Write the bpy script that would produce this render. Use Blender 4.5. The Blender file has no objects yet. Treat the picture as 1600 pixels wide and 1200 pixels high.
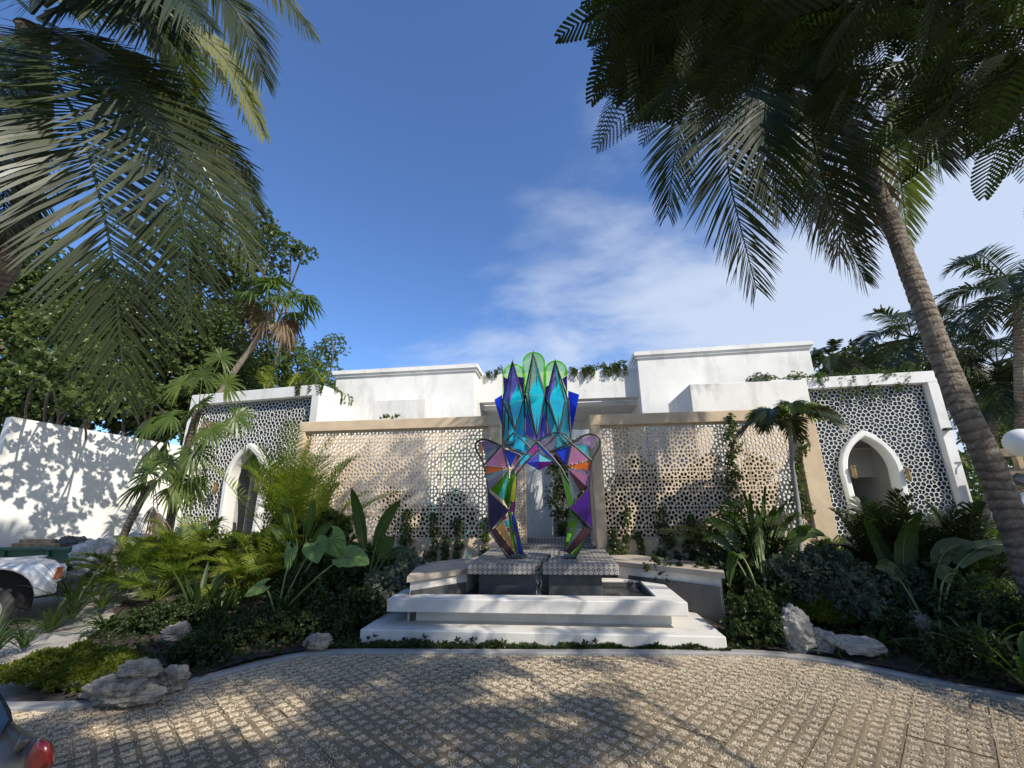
import bpy, math, random
import numpy as np
from mathutils import Vector, Matrix

# ------------------------------------------------------------------ camera, sky, sun, exposure
SC = bpy.context.scene
COL = SC.collection
F_PX = 665.0
PITCH = math.radians(15.53); YAW = math.radians(6.19); ROLL = math.radians(-0.69); EYE = 1.6
_f = np.array([-math.sin(YAW)*math.cos(PITCH), math.cos(YAW)*math.cos(PITCH), math.sin(PITCH)])
_r = np.cross(_f, [0, 0, 1]); _r /= np.linalg.norm(_r); _u = np.cross(_r, _f)
_rr = _r*math.cos(ROLL)+_u*math.sin(ROLL); _uu = -_r*math.sin(ROLL)+_u*math.cos(ROLL)
cam_d = bpy.data.cameras.new('camera'); cam = bpy.data.objects.new('camera', cam_d); COL.objects.link(cam)
cam_d.sensor_width = 36; cam_d.lens = 36*F_PX/1600.0; cam_d.clip_end = 1500; cam_d.clip_start = 0.05
cam.matrix_world = Matrix(((_rr[0], _uu[0], -_f[0], 0), (_rr[1], _uu[1], -_f[1], 0), (_rr[2], _uu[2], -_f[2], EYE), (0, 0, 0, 1)))
SC.camera = cam
SUN_AZ, SUN_EL = math.radians(52), math.radians(39)      # from -Y towards +X
SUN = np.array([math.sin(SUN_AZ)*math.cos(SUN_EL), -math.cos(SUN_AZ)*math.cos(SUN_EL), math.sin(SUN_EL)])
sd = bpy.data.lights.new('sun', 'SUN'); sd.energy = 5.0; sd.angle = math.radians(0.55); sd.color = (1, 0.93, 0.82)
so = bpy.data.objects.new('sun', sd); COL.objects.link(so)
so.rotation_euler = Vector(SUN).to_track_quat('Z', 'Y').to_euler()
W = bpy.data.worlds.new('World'); SC.world = W; W.use_nodes = True
nt = W.node_tree; N = nt.nodes; L = nt.links; N.clear()
out = N.new('ShaderNodeOutputWorld'); bg = N.new('ShaderNodeBackground'); sky = N.new('ShaderNodeTexSky')
sky.sky_type = 'NISHITA'; sky.sun_disc = False; sky.sun_elevation = SUN_EL
sky.sun_rotation = math.pi - SUN_AZ; sky.air_density = 1.0; sky.dust_density = 0.3; sky.ozone_density = 2.6
bg.inputs[1].default_value = 0.145
tc = N.new('ShaderNodeTexCoord'); sep = N.new('ShaderNodeSeparateXYZ'); L.new(tc.outputs['Generated'], sep.inputs[0])
def wm(op, a, b=None, c=None):
    n = N.new('ShaderNodeMath'); n.operation = op
    for i, v in enumerate((a, b, c)):
        if v is None: continue
        if isinstance(v, (int, float)): n.inputs[i].default_value = v
        else: L.new(v, n.inputs[i])
    return n.outputs[0]
zz = wm('MAXIMUM', wm('ADD', sep.outputs[2], 0.12), 0.03)      # project direction on a cloud layer
cx = wm('DIVIDE', sep.outputs[0], zz); cy = wm('DIVIDE', sep.outputs[1], zz)
cmb = N.new('ShaderNodeCombineXYZ'); L.new(cx, cmb.inputs[0]); L.new(cy, cmb.inputs[1])
mp = N.new('ShaderNodeMapping'); L.new(cmb.outputs[0], mp.inputs[0]); mp.inputs['Rotation'].default_value = (0, 0, 0.6); mp.inputs['Scale'].default_value = (1.0, 1.3, 1); mp.inputs['Location'].default_value = (0.3, 2.2, 0)
nz = N.new('ShaderNodeTexNoise'); nz.inputs['Scale'].default_value = 1.5; nz.inputs['Detail'].default_value = 9; nz.inputs['Roughness'].default_value = 0.56; nz.inputs['Distortion'].default_value = 0.25
L.new(mp.outputs[0], nz.inputs[0])
nz2 = N.new('ShaderNodeTexNoise'); nz2.inputs['Scale'].default_value = 0.45; nz2.inputs['Detail'].default_value = 3; L.new(mp.outputs[0], nz2.inputs[0])
# more cloud to the right (+X) and low in the sky
bias = wm('ADD', wm('MULTIPLY', sep.outputs[0], 0.70), wm('MULTIPLY', sep.outputs[2], -0.90))
v = wm('ADD', wm('ADD', wm('MULTIPLY', nz.outputs[0], 1.35), wm('MULTIPLY', nz2.outputs[0], 0.45)), wm('ADD', bias, 0.13))
mr = N.new('ShaderNodeMapRange'); mr.interpolation_type = 'SMOOTHSTEP'; L.new(v, mr.inputs[0]); mr.inputs[1].default_value = 0.42; mr.inputs[2].default_value = 0.98; mr.inputs[3].default_value = 0.02; mr.inputs[4].default_value = 0.80
mix = N.new('ShaderNodeMix'); mix.data_type = 'RGBA'; L.new(mr.outputs[0], mix.inputs[0]); 
tint = N.new('ShaderNodeMix'); tint.data_type = 'RGBA'; tint.blend_type = 'MULTIPLY'; tint.inputs[0].default_value = 1.0
L.new(sky.outputs[0], tint.inputs[6]); tint.inputs[7].default_value = (0.66, 0.90, 1.22, 1)
L.new(tint.outputs[2], mix.inputs[6]); mix.inputs[7].default_value = (4.4, 4.95, 5.9, 1)
L.new(mix.outputs[2], bg.inputs[0]); L.new(bg.outputs[0], out.inputs[0])
SC.view_settings.view_transform = 'Standard'; SC.view_settings.look = 'None'; SC.view_settings.exposure = 0.18; SC.view_settings.gamma = 1.0
SC.view_settings.use_curve_mapping = False
SC.render.resolution_x = 1024; SC.render.resolution_y = 768
SC.render.engine = 'CYCLES'
SC.cycles.max_bounces = 8; SC.cycles.transparent_max_bounces = 16; SC.cycles.diffuse_bounces = 3

# ------------------------------------------------------------------ geometry helpers
def ray(x, y): return _f+_rr*(x-800)/F_PX+_uu*(600-y)/F_PX
def G(x, y, z=0.0):                       # photo measurement -> point at height z
    d = ray(x, y); k = (z-EYE)/d[2]; return np.array([0, 0, EYE])+d*k
def P(x, y, Y):                           # photo measurement -> point on the plane at distance Y
    d = ray(x, y); k = Y/d[1]; return np.array([0, 0, EYE])+d*k
def K(x, y, zc): return np.array([0, 0, EYE])+ray(x, y)*zc
def gz(x, y):                             # height of the planted ground
    return 0.65*np.clip((y-5.7)/3.6, 0, 1)
rng = np.random.default_rng(7)
def nrm(v):
    v = np.asarray(v, float); return v/(np.linalg.norm(v, axis=-1, keepdims=True)+1e-12)

class MB:
    """collects numpy geometry and links it as one mesh object"""
    def __init__(s): s.V = []; s.F = []; s.n = 0; s.a = []; s.mi = []; s.uv = None
    def add(s, V, Fc, val=0.5, mi=0):
        V = np.asarray(V, float).reshape(-1, 3)
        if isinstance(Fc, np.ndarray): Fl = [Fc]
        else:
            by = {}
            for f in Fc: by.setdefault(len(f), []).append(f)
            Fl = [np.array(v, int) for v in by.values()]
        for f in Fl:
            s.F.append(f+s.n); s.mi.append(np.full(len(f), mi, int))
        s.V.append(V); s.n += len(V)
        s.a.append(np.broadcast_to(np.asarray(val, float), (len(V),)).copy())
        return s
    def build(s, name, mats, parent=None, smooth=False, loc=(0, 0, 0)):
        V = np.concatenate(s.V) if s.V else np.zeros((0, 3))
        off = np.array(parent['_o'] if parent is not None else loc, float)
        if parent is not None: s_loc = (0, 0, 0)
        else: s_loc = loc
        me = bpy.data.meshes.new(name)
        me.vertices.add(len(V)); me.vertices.foreach_set('co', (V-off).astype(np.float32).ravel())
        nl = sum(f.size for f in s.F); npol = sum(len(f) for f in s.F)
        me.loops.add(nl); me.polygons.add(npol)
        me.loops.foreach_set('vertex_index', np.concatenate([f.ravel() for f in s.F]).astype(np.int32))
        tot = np.concatenate([np.full(len(f), f.shape[1]) for f in s.F]); st = np.concatenate([[0], np.cumsum(tot)[:-1]])
        me.polygons.foreach_set('loop_start', st.astype(np.int32))
        me.polygons.foreach_set('material_index', np.concatenate(s.mi).astype(np.int32))
        me.polygons.foreach_set('use_smooth', np.full(npol, bool(smooth)))
        at = me.attributes.new('v', 'FLOAT', 'POINT'); at.data.foreach_set('value', np.concatenate(s.a).astype(np.float32))
        if not isinstance(mats, (list, tuple)): mats = [mats]
        for m in mats: me.materials.append(m)
        me.update(calc_edges=True)
        o = bpy.data.objects.new(name, me); COL.objects.link(o); o.location = s_loc
        if parent is not None: o.parent = parent
        o['_o'] = [float(t) for t in off]
        return o
    # primitives
    def box(s, a, b, val=0.5, mi=0):
        x0, y0, z0 = a; x1, y1, z1 = b
        V = [(x0, y0, z0), (x1, y0, z0), (x1, y1, z0), (x0, y1, z0), (x0, y0, z1), (x1, y0, z1), (x1, y1, z1), (x0, y1, z1)]
        return s.add(V, [(0, 3, 2, 1), (4, 5, 6, 7), (0, 1, 5, 4), (1, 2, 6, 5), (2, 3, 7, 6), (3, 0, 4, 7)], val, mi)
    def bbox(s, a, b, bev=0.012, val=0.5, mi=0):       # box with chamfered edges
        a = np.array(a, float); b = np.array(b, float); c = (a+b)/2; h = (b-a)/2; e = min(bev, h.min()*0.45)
        return s.obox(c, h, np.eye(3), e, val, mi)
    def obox(s, c, h, R, e=0.0, val=0.5, mi=0):
        c = np.asarray(c, float); h = np.asarray(h, float); R = np.asarray(R, float)
        if e <= 0:
            V = np.array([(x, y, z) for z in (-1, 1) for y in (-1, 1) for x in (-1, 1)], float)*h
            Fc = [(0, 2, 3, 1), (4, 5, 7, 6), (0, 1, 5, 4), (2, 6, 7, 3), (0, 4, 6, 2), (1, 3, 7, 5)]
            return s.add(V@R.T+c, Fc, val, mi)
        V = []; idx = {}
        for sx in (-1, 1):
            for sy in (-1, 1):
                for sz in (-1, 1):
                    for ax in range(3):
                        p = np.array([sx, sy, sz])*(h-e); p[ax] = (sx, sy, sz)[ax]*h[ax]
                        idx[(sx, sy, sz, ax)] = len(V); V.append(p)
        Fc = []
        def q(l): Fc.append(tuple(l))
        for ax in range(3):
            o1, o2 = (ax+1) % 3, (ax+2) % 3
            for sg in (-1, 1):
                l = []
                for (p1, p2) in ((-1, -1), (1, -1), (1, 1), (-1, 1)):
                    t = [0, 0, 0]; t[ax] = sg; t[o1] = p1; t[o2] = p2; l.append(idx[(*t, ax)])
                q(l if sg > 0 else l[::-1])
            # edges parallel to ax, between faces o1 and o2
            for p1 in (-1, 1):
                for p2 in (-1, 1):
                    t0 = [0, 0, 0]; t0[o1] = p1; t0[o2] = p2; t1 = list(t0); t0[ax] = -1; t1[ax] = 1
                    l = [idx[(*t0, o1)], idx[(*t1, o1)], idx[(*t1, o2)], idx[(*t0, o2)]]
                    q(l if p1*p2 < 0 else l[::-1])
        for sx in (-1, 1):
            for sy in (-1, 1):
                for sz in (-1, 1):
                    l = [idx[(sx, sy, sz, a)] for a in range(3)]; q(l if sx*sy*sz > 0 else l[::-1])
        return s.add(np.array(V)@R.T+c, Fc, val, mi)
    def tube(s, pts, rad, n=8, val=0.5, cap=True, mi=0, jitter=0):
        pts = np.asarray(pts, float); m = len(pts); rad = np.broadcast_to(rad, (m,))
        T = nrm(np.gradient(pts, axis=0)); ref = np.array([0, 0, 1.0]) if abs(T[0][2]) < 0.9 else np.array([1.0, 0, 0])
        A = nrm(np.cross(T[0], ref)); V = []
        for i in range(m):
            A = nrm(A-T[i]*np.dot(A, T[i])); B = np.cross(T[i], A)
            th = np.arange(n)*2*math.pi/n; r = rad[i]*(1+jitter*rng.normal(size=n))
            V.append(pts[i]+np.outer(np.cos(th)*r, A)+np.outer(np.sin(th)*r, B))
        V = np.concatenate(V); i = np.arange(m-1)[:, None]*n; j = np.arange(n)[None, :]; k = (j+1) % n
        Q = np.stack([i+j, i+k, i+n+k, i+n+j], -1).reshape(-1, 4)
        s.add(V, Q, val, mi)
        if cap: s.add(V[:n], [tuple(range(n))[::-1]], val, mi); s.add(V[-n:], [tuple(range(n))], val, mi)
        return s
    def lathe(s, prof, c, n=24, axis=2, val=0.5, mi=0):
        prof = np.asarray(prof, float); th = np.arange(n)*2*math.pi/n
        V = np.stack([prof[:, 0][:, None]*np.cos(th), prof[:, 0][:, None]*np.sin(th), np.repeat(prof[:, 1][:, None], n, 1)], -1).reshape(-1, 3)
        if axis == 1: V = V[:, [0, 2, 1]]*[1, -1, 1]
        if axis == 0: V = V[:, [2, 0, 1]]
        m = len(prof); i = np.arange(m-1)[:, None]*n; j = np.arange(n)[None, :]; k = (j+1) % n
        return s.add(V+np.array(c), np.stack([i+j, i+k, i+n+k, i+n+j], -1).reshape(-1, 4), val, mi)
    def prism(s, poly, d, val=0.5, mi=0):              # poly: 3D ring, d: extrusion vector
        poly = np.asarray(poly, float); n = len(poly); V = np.concatenate([poly, poly+np.asarray(d, float)])
        Fc = [tuple(range(n)), tuple(range(n, 2*n))[::-1]]+[((i+1) % n, i, n+i, n+(i+1) % n) for i in range(n)]
        return s.add(V, Fc, val, mi)
    def scatter(s, TV, TF, pos, R, sc, vals, mi=0):    # copies of a template
        TV = np.asarray(TV, float); TF = np.asarray(TF, int); n = len(pos); m = len(TV)
        sc = np.broadcast_to(sc, (n,)) if np.ndim(sc) < 2 else sc
        loc = TV[None]*(sc[:, None, None] if sc.ndim == 1 else sc[:, None, :])
        V = np.einsum('nij,nkj->nki', R, loc)+np.asarray(pos)[:, None, :]
        Fc = (TF[None]+(np.arange(n)*m)[:, None, None]).reshape(-1, TF.shape[1])
        return s.add(V.reshape(-1, 3), Fc, np.repeat(vals, m), mi)
def rand_rot(n, up=None, spread=1.0):
    """random frames, third axis near `up` (n,3)"""
    z = rng.normal(size=(n, 3)) if up is None else np.asarray(up)+rng.normal(size=(n, 3))*spread
    z = nrm(z); a = nrm(rng.normal(size=(n, 3))); x = nrm(np.cross(a, z)); y = np.cross(z, x)
    return np.stack([x, y, z], -1)
def frame(x=None, z=None):
    z = nrm(z); x = np.asarray(x, float); x = nrm(x-z*np.dot(x, z)); y = np.cross(z, x); return np.stack([x, y, z], -1)
def bez(p0, p1, p2, n):
    t = np.linspace(0, 1, n)[:, None]; return (1-t)**2*np.asarray(p0)+2*t*(1-t)*np.asarray(p1)+t*t*np.asarray(p2)

def thing(name, label, cat, loc=(0, 0, 0), group=None):
    o = bpy.data.objects.new(name, None); COL.objects.link(o); o.location = [float(t) for t in loc]; o.empty_display_size = 0.2
    o['_o'] = [float(t) for t in loc]; o['label'] = label; o['category'] = cat
    if group: o['group'] = group
    return o
def tag(o, label, cat, group=None):
    o['label'] = label; o['category'] = cat
    if group: o['group'] = group
    return o
def struct(o, label=None):
    o['kind'] = 'structure'
    if label: o['label'] = label
    return o
def copy_thing(root, loc, rz=0, sc=1.0, label=None):
    r = root.copy(); COL.objects.link(r); r.location = [float(t) for t in loc]; r.rotation_euler = (0, 0, rz); r.scale = (sc, sc, sc)
    if label: r['label'] = label
    for ch in [c for c in bpy.data.objects if c.parent == root]:
        c = ch.copy(); COL.objects.link(c); c.parent = r
        for g in [g for g in bpy.data.objects if g.parent == ch]:
            d = g.copy(); COL.objects.link(d); d.parent = c
    return r

# ------------------------------------------------------------------ materials
def mat(name, col, rough=0.7, metal=0.0, spec=0.4, var=None, nscale=3.0, namt=0.15, bump=0.0, bscale=30.0, bdist=0.01, trans=0.0, tcol=None, stain=None, detail=6, coat=0.0, coords='Object'):
    """procedural surface: noise variation, optional per-piece variation (attribute v), stains, bump, leaf translucency"""
    m = bpy.data.materials.new(name); m.use_nodes = True; t = m.node_tree; n = t.nodes; l = t.links
    b = n['Principled BSDF']; o = n['Material Output']
    b.inputs['Roughness'].default_value = rough; b.inputs['Metallic'].default_value = metal; b.inputs['Specular IOR Level'].default_value = spec
    if coat: b.inputs['Coat Weight'].default_value = coat
    tcn = n.new('ShaderNodeTexCoord')
    no = n.new('ShaderNodeTexNoise'); no.inputs['Scale'].default_value = nscale; no.inputs['Detail'].default_value = detail; no.inputs['Roughness'].default_value = 0.62
    l.new(tcn.outputs[coords], no.inputs['Vector'])
    c = np.array(col, float); lo = np.clip(c*(1-namt*2), 0, 1); hi = np.clip(c*(1+namt*2), 0, 1)
    rp = n.new('ShaderNodeValToRGB'); rp.color_ramp.elements[0].position = 0.3; rp.color_ramp.elements[1].position = 0.72
    rp.color_ramp.elements[0].color = (*lo, 1); rp.color_ramp.elements[1].color = (*hi, 1)
    l.new(no.outputs[0], rp.inputs[0]); cur = rp.outputs[0]
    if var is not None:
        at = n.new('ShaderNodeAttribute'); at.attribute_name = 'v'
        r2 = n.new('ShaderNodeValToRGB')
        els = r2.color_ramp.elements
        while len(els) < len(var): els.new(0.5)
        for i, vc in enumerate(var):
            els[i].position = i/(len(var)-1); els[i].color = (*vc, 1)
        l.new(at.outputs['Fac'], r2.inputs[0])
        mx = n.new('ShaderNodeMix'); mx.data_type = 'RGBA'; mx.inputs[0].default_value = 0.75
        l.new(cur, mx.inputs[6]); l.new(r2.outputs[0], mx.inputs[7]); cur = mx.outputs[2]
    if stain is not None:
        sc_, scol, amt, thr = stain
        mpp = n.new('ShaderNodeMapping'); mpp.inputs['Scale'].default_value = (1, 1, 0.35); l.new(tcn.outputs[coords], mpp.inputs[0])
        n2 = n.new('ShaderNodeTexNoise'); n2.inputs['Scale'].default_value = sc_; n2.inputs['Detail'].default_value = 8; n2.inputs['Roughness'].default_value = 0.7
        l.new(mpp.outputs[0], n2.inputs['Vector'])
        m2 = n.new('ShaderNodeMapRange'); m2.inputs[1].default_value = thr; m2.inputs[2].default_value = thr+0.2; m2.inputs[4].default_value = amt
        l.new(n2.outputs[0], m2.inputs[0])
        mx = n.new('ShaderNodeMix'); mx.data_type = 'RGBA'; l.new(m2.outputs[0], mx.inputs[0]); l.new(cur, mx.inputs[6]); mx.inputs[7].default_value = (*scol, 1); cur = mx.outputs[2]
    l.new(cur, b.inputs['Base Color'])
    if bump:
        nb = n.new('ShaderNodeTexNoise'); nb.inputs['Scale'].default_value = bscale; nb.inputs['Detail'].default_value = 8; nb.inputs['Roughness'].default_value = 0.65
        l.new(tcn.outputs[coords], nb.inputs['Vector']); bp = n.new('ShaderNodeBump'); bp.inputs['Strength'].default_value = bump; bp.inputs['Distance'].default_value = bdist
        l.new(nb.outputs[0], bp.inputs['Height']); l.new(bp.outputs[0], b.inputs['Normal'])
    if trans:
        tr = n.new('ShaderNodeBsdfTranslucent'); mxs = n.new('ShaderNodeMixShader'); mxs.inputs[0].default_value = trans
        g = n.new('ShaderNodeMix'); g.data_type = 'RGBA'; g.blend_type = 'MULTIPLY'; g.inputs[0].default_value = 1.0
        l.new(cur, g.inputs[6]); g.inputs[7].default_value = (*(tcol or (1.7, 1.9, 0.7)), 1); l.new(g.outputs[2], tr.inputs[0])
        l.new(b.outputs[0], mxs.inputs[1]); l.new(tr.outputs[0], mxs.inputs[2]); l.new(mxs.outputs[0], o.inputs[0])
    return m

M = {}
M['white'] = mat('white_render', (0.74, 0.735, 0.70), 0.85, nscale=1.3, namt=0.04, bump=0.3, bscale=30, bdist=0.008, stain=(1.7, (0.45, 0.43, 0.38), 0.65, 0.5))
M['white2'] = mat('white_cement', (0.60, 0.58, 0.53), 0.85, nscale=2.0, namt=0.07, bump=0.3, bscale=45, bdist=0.006, stain=(2.6, (0.30, 0.27, 0.21), 0.6, 0.52))
M['tan'] = mat('tan_render', (0.56, 0.44, 0.30), 0.85, nscale=2.5, namt=0.09, bump=0.35, bscale=35, bdist=0.006, stain=(1.8, (0.42, 0.32, 0.21), 0.5, 0.5))
M['lattice'] = mat('tan_cast_stone', (0.62, 0.50, 0.36), 0.85, nscale=4, namt=0.08, bump=0.2, bscale=60, bdist=0.004)
M['straps'] = mat('white_strapwork', (0.66, 0.66, 0.63), 0.6, nscale=3, namt=0.05)
M['darkglass'] = mat('dark_green_glass', (0.014, 0.028, 0.034), 0.15, nscale=1, namt=0.3, spec=0.6)
M['shade'] = mat('shaded_white_render', (0.42, 0.42, 0.40), 0.85, nscale=2, namt=0.06, bump=0.2)  # white render greyed down: shade inside the arches put into the colour
M['concrete'] = mat('concrete', (0.34, 0.32, 0.28), 0.9, nscale=2.5, namt=0.14, bump=0.5, bscale=50, bdist=0.006, stain=(3, (0.19, 0.17, 0.13), 0.5, 0.5))
M['kerb'] = mat('kerb_concrete', (0.27, 0.265, 0.25), 0.9, nscale=5, namt=0.12, bump=0.5, bscale=60, bdist=0.005, stain=(4, (0.22, 0.21, 0.18), 0.5, 0.5))
M['paver'] = mat('paver_concrete', (0.20, 0.155, 0.095), 0.92, var=[(0.16, 0.125, 0.075), (0.19, 0.148, 0.09), (0.22, 0.17, 0.10), (0.26, 0.175, 0.10)], nscale=9, namt=0.18, bump=0.8, bscale=90, bdist=0.006, stain=(2.2, (0.11, 0.085, 0.05), 0.6, 0.52))
M['gravelbed'] = mat('gravel_fines', (0.56, 0.46, 0.33), 0.95, nscale=160, namt=0.32, bump=1.0, bscale=120, bdist=0.015, detail=2, stain=(1.3, (0.22, 0.17, 0.11), 0.55, 0.50))
M['stone'] = mat('gravel_stone', (0.55, 0.49, 0.40), 0.9, var=[(0.38, 0.30, 0.21), (0.60, 0.49, 0.34), (0.70, 0.59, 0.42), (0.78, 0.69, 0.53)], nscale=3, namt=0.05, stain=(1.3, (0.30, 0.24, 0.165), 0.5, 0.50))
M['soil'] = mat('planting_soil', (0.045, 0.033, 0.022), 1.0, nscale=6, namt=0.3, bump=0.8, bscale=25, bdist=0.03)
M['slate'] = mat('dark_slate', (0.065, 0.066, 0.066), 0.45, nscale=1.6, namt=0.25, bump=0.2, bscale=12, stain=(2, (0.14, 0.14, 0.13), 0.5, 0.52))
M['metal'] = mat('dark_steel', (0.035, 0.037, 0.039), 0.5, metal=0.15, nscale=6, namt=0.1)
M['wood'] = mat('weathered_wood', (0.34, 0.25, 0.16), 0.85, nscale=6, namt=0.2, bump=0.5, bscale=30, stain=(5, (0.13, 0.10, 0.07), 0.6, 0.5))
M['benchwood'] = mat('bench_stone', (0.40, 0.34, 0.27), 0.85, nscale=4, namt=0.1, bump=0.3, stain=(4, (0.26, 0.21, 0.15), 0.5, 0.5))
M['brass'] = mat('aged_brass', (0.36, 0.25, 0.11), 0.35, metal=0.8, nscale=10, namt=0.2)
M['rock'] = mat('limestone_rock', (0.50, 0.43, 0.33), 0.92, nscale=5.5, namt=0.3, bump=1.0, bscale=14, bdist=0.08, stain=(7.0, (0.09, 0.07, 0.05), 0.9, 0.53))
M['bark'] = mat('palm_bark', (0.23, 0.185, 0.14), 0.9, var=[(0.06, 0.045, 0.035), (0.20, 0.165, 0.125), (0.36, 0.31, 0.245)], nscale=12, namt=0.3, bump=1.0, bscale=34, bdist=0.04, stain=(9, (0.06, 0.045, 0.035), 0.75, 0.52))
M['bark2'] = mat('tree_bark', (0.16, 0.13, 0.10), 0.9, nscale=6, namt=0.25, bump=0.8, bscale=20, bdist=0.02)
def leafmat(name, cols, rough=0.42, trans=0.3, tcol=(1.6, 2.0, 0.6), spec=0.35):
    return mat(name, cols[len(cols)//2], rough, var=cols, nscale=5, namt=0.15, trans=trans, tcol=tcol, spec=spec)
M['coco'] = leafmat('coconut_leaf', [(0.014, 0.022, 0.008), (0.024, 0.036, 0.012), (0.040, 0.056, 0.017), (0.11, 0.12, 0.04)], rough=0.36, spec=0.42, trans=0.22)
M['dry'] = leafmat('dry_frond', [(0.09, 0.055, 0.03), (0.17, 0.12, 0.07), (0.24, 0.19, 0.12)], trans=0.2, tcol=(1.4, 1.1, 0.7), rough=0.7)
M['areca'] = leafmat('areca_leaf', [(0.045, 0.08, 0.014), (0.085, 0.13, 0.020), (0.15, 0.19, 0.028), (0.26, 0.27, 0.035)], trans=0.35)
M['fan'] = leafmat('fan_palm_leaf', [(0.035, 0.06, 0.014), (0.055, 0.09, 0.02), (0.09, 0.13, 0.028), (0.15, 0.17, 0.035)], trans=0.28, rough=0.35)
M['broad'] = leafmat('broad_leaf', [(0.032, 0.055, 0.016), (0.050, 0.080, 0.022), (0.078, 0.11, 0.032), (0.13, 0.165, 0.05)], trans=0.25, rough=0.33)
M['lime'] = leafmat('light_leaf', [(0.06, 0.09, 0.02), (0.09, 0.13, 0.03), (0.14, 0.18, 0.045)], trans=0.35)
M['shrub'] = leafmat('shrub_leaf', [(0.014, 0.025, 0.009), (0.027, 0.043, 0.013), (0.060, 0.085, 0.022)], trans=0.25)
M['yellow'] = leafmat('yellow_green_leaf', [(0.05, 0.065, 0.010), (0.10, 0.12, 0.014), (0.20, 0.21, 0.025)], trans=0.35)
M['silver'] = leafmat('silver_leaf', [(0.055, 0.072, 0.048), (0.12, 0.145, 0.105), (0.20, 0.23, 0.17)], trans=0.15, rough=0.7)
M['strap'] = leafmat('strap_leaf', [(0.03, 0.055, 0.014), (0.055, 0.09, 0.02), (0.10, 0.14, 0.03)], trans=0.3)
M['flame'] = leafmat('feathery_leaf', [(0.009, 0.016, 0.005), (0.014, 0.024, 0.007), (0.026, 0.038, 0.010)], trans=0.22, rough=0.6, spec=0.2)
M['paddle'] = leafmat('paddle_leaf', [(0.030, 0.055, 0.016), (0.045, 0.08, 0.020), (0.075, 0.12, 0.028)], trans=0.3, rough=0.35)
M['taro'] = leafmat('elephant_ear_leaf', [(0.09, 0.17, 0.05), (0.13, 0.22, 0.065), (0.20, 0.28, 0.09)], trans=0.35, rough=0.4)
M['red'] = leafmat('dark_red_leaf', [(0.06, 0.03, 0.025), (0.10, 0.05, 0.035), (0.12, 0.10, 0.04)], trans=0.3)
M['stem'] = mat('green_stem', (0.13, 0.17, 0.055), 0.5, nscale=8, namt=0.15)
M['fruit'] = mat('coconut_husk', (0.16, 0.17, 0.05), 0.5, nscale=6, namt=0.2)
M['carwhite'] = mat('white_paint', (0.66, 0.67, 0.68), 0.3, coat=0.6, nscale=3, namt=0.04, spec=0.5, stain=(3, (0.4, 0.38, 0.34), 0.3, 0.55))
M['cargrey'] = mat('grey_metallic_paint', (0.055, 0.055, 0.053), 0.38, metal=0.3, coat=0.35, nscale=3, namt=0.06, stain=(9, (0.16, 0.14, 0.11), 0.4, 0.5))
M['black'] = mat('black_plastic', (0.02, 0.02, 0.021), 0.6, nscale=5, namt=0.1)
M['tyre'] = mat('dusty_rubber', (0.075, 0.068, 0.06), 0.9, nscale=9, namt=0.2, bump=0.3)
M['rim'] = mat('dusty_steel_rim', (0.40, 0.38, 0.34), 0.5, metal=0.3, nscale=6, namt=0.12)
M['amber'] = mat('amber_lens', (0.45, 0.12, 0.03), 0.2, coat=0.5, nscale=5, namt=0.1)
M['redlens'] = mat('red_lens', (0.11, 0.004, 0.006), 0.3, coat=0.25, nscale=9, namt=0.15, spec=0.7)
M['clearlens'] = mat('clear_lens', (0.55, 0.56, 0.56), 0.15, coat=1.0, nscale=9, namt=0.1)
M['carglass'] = mat('tinted_glass', (0.012, 0.014, 0.015), 0.06, spec=0.9, nscale=3, namt=0.1)
M['greenpaint'] = mat('green_skip_paint', (0.018, 0.085, 0.050), 0.5, nscale=4, namt=0.15, bump=0.2, stain=(3, (0.09, 0.10, 0.08), 0.5, 0.52))
M['bag'] = mat('dark_bin_bag', (0.06, 0.065, 0.075), 0.35, nscale=9, namt=0.3, bump=0.8, bscale=18, bdist=0.03)
M['sack'] = mat('white_woven_sack', (0.50, 0.50, 0.49), 0.7, nscale=9, namt=0.2, bump=0.9, bscale=14, bdist=0.03, stain=(6, (0.2, 0.2, 0.22), 0.5, 0.5))
M['tank'] = mat('teal_tank_plastic', (0.10, 0.19, 0.17), 0.3, nscale=3, namt=0.15, spec=0.5, stain=(5, (0.26, 0.34, 0.31), 0.5, 0.5))
# ------------------------------------------------------------------ ground
nx, ny = 90, 90
xs = np.linspace(-60, 60, nx); ys = np.linspace(-14, 90, ny)
def grid_mesh(xs, ys, zf, keep=None):
    X, Y = np.meshgrid(xs, ys, indexing='ij'); Z = zf(X, Y); V = np.stack([X, Y, Z], -1).reshape(-1, 3)
    n = len(ys); i = np.arange(len(xs)-1)[:, None]*n; j = np.arange(n-1)[None, :]
    Q = np.stack([i+j, i+n+j, i+n+j+1, i+j+1], -1).reshape(-1, 4)
    if keep is not None:
        c = V[Q].mean(1); Q = Q[keep(c[:, 0], c[:, 1])]
    return V, Q
g = MB(); V, Q = grid_mesh(np.linspace(-300, 300, 161), np.linspace(-60, 500, 281), lambda x, y: gz(x, y)-0.045)
g.add(V, Q); struct(g.build('ground', M['concrete'], smooth=True))
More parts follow.
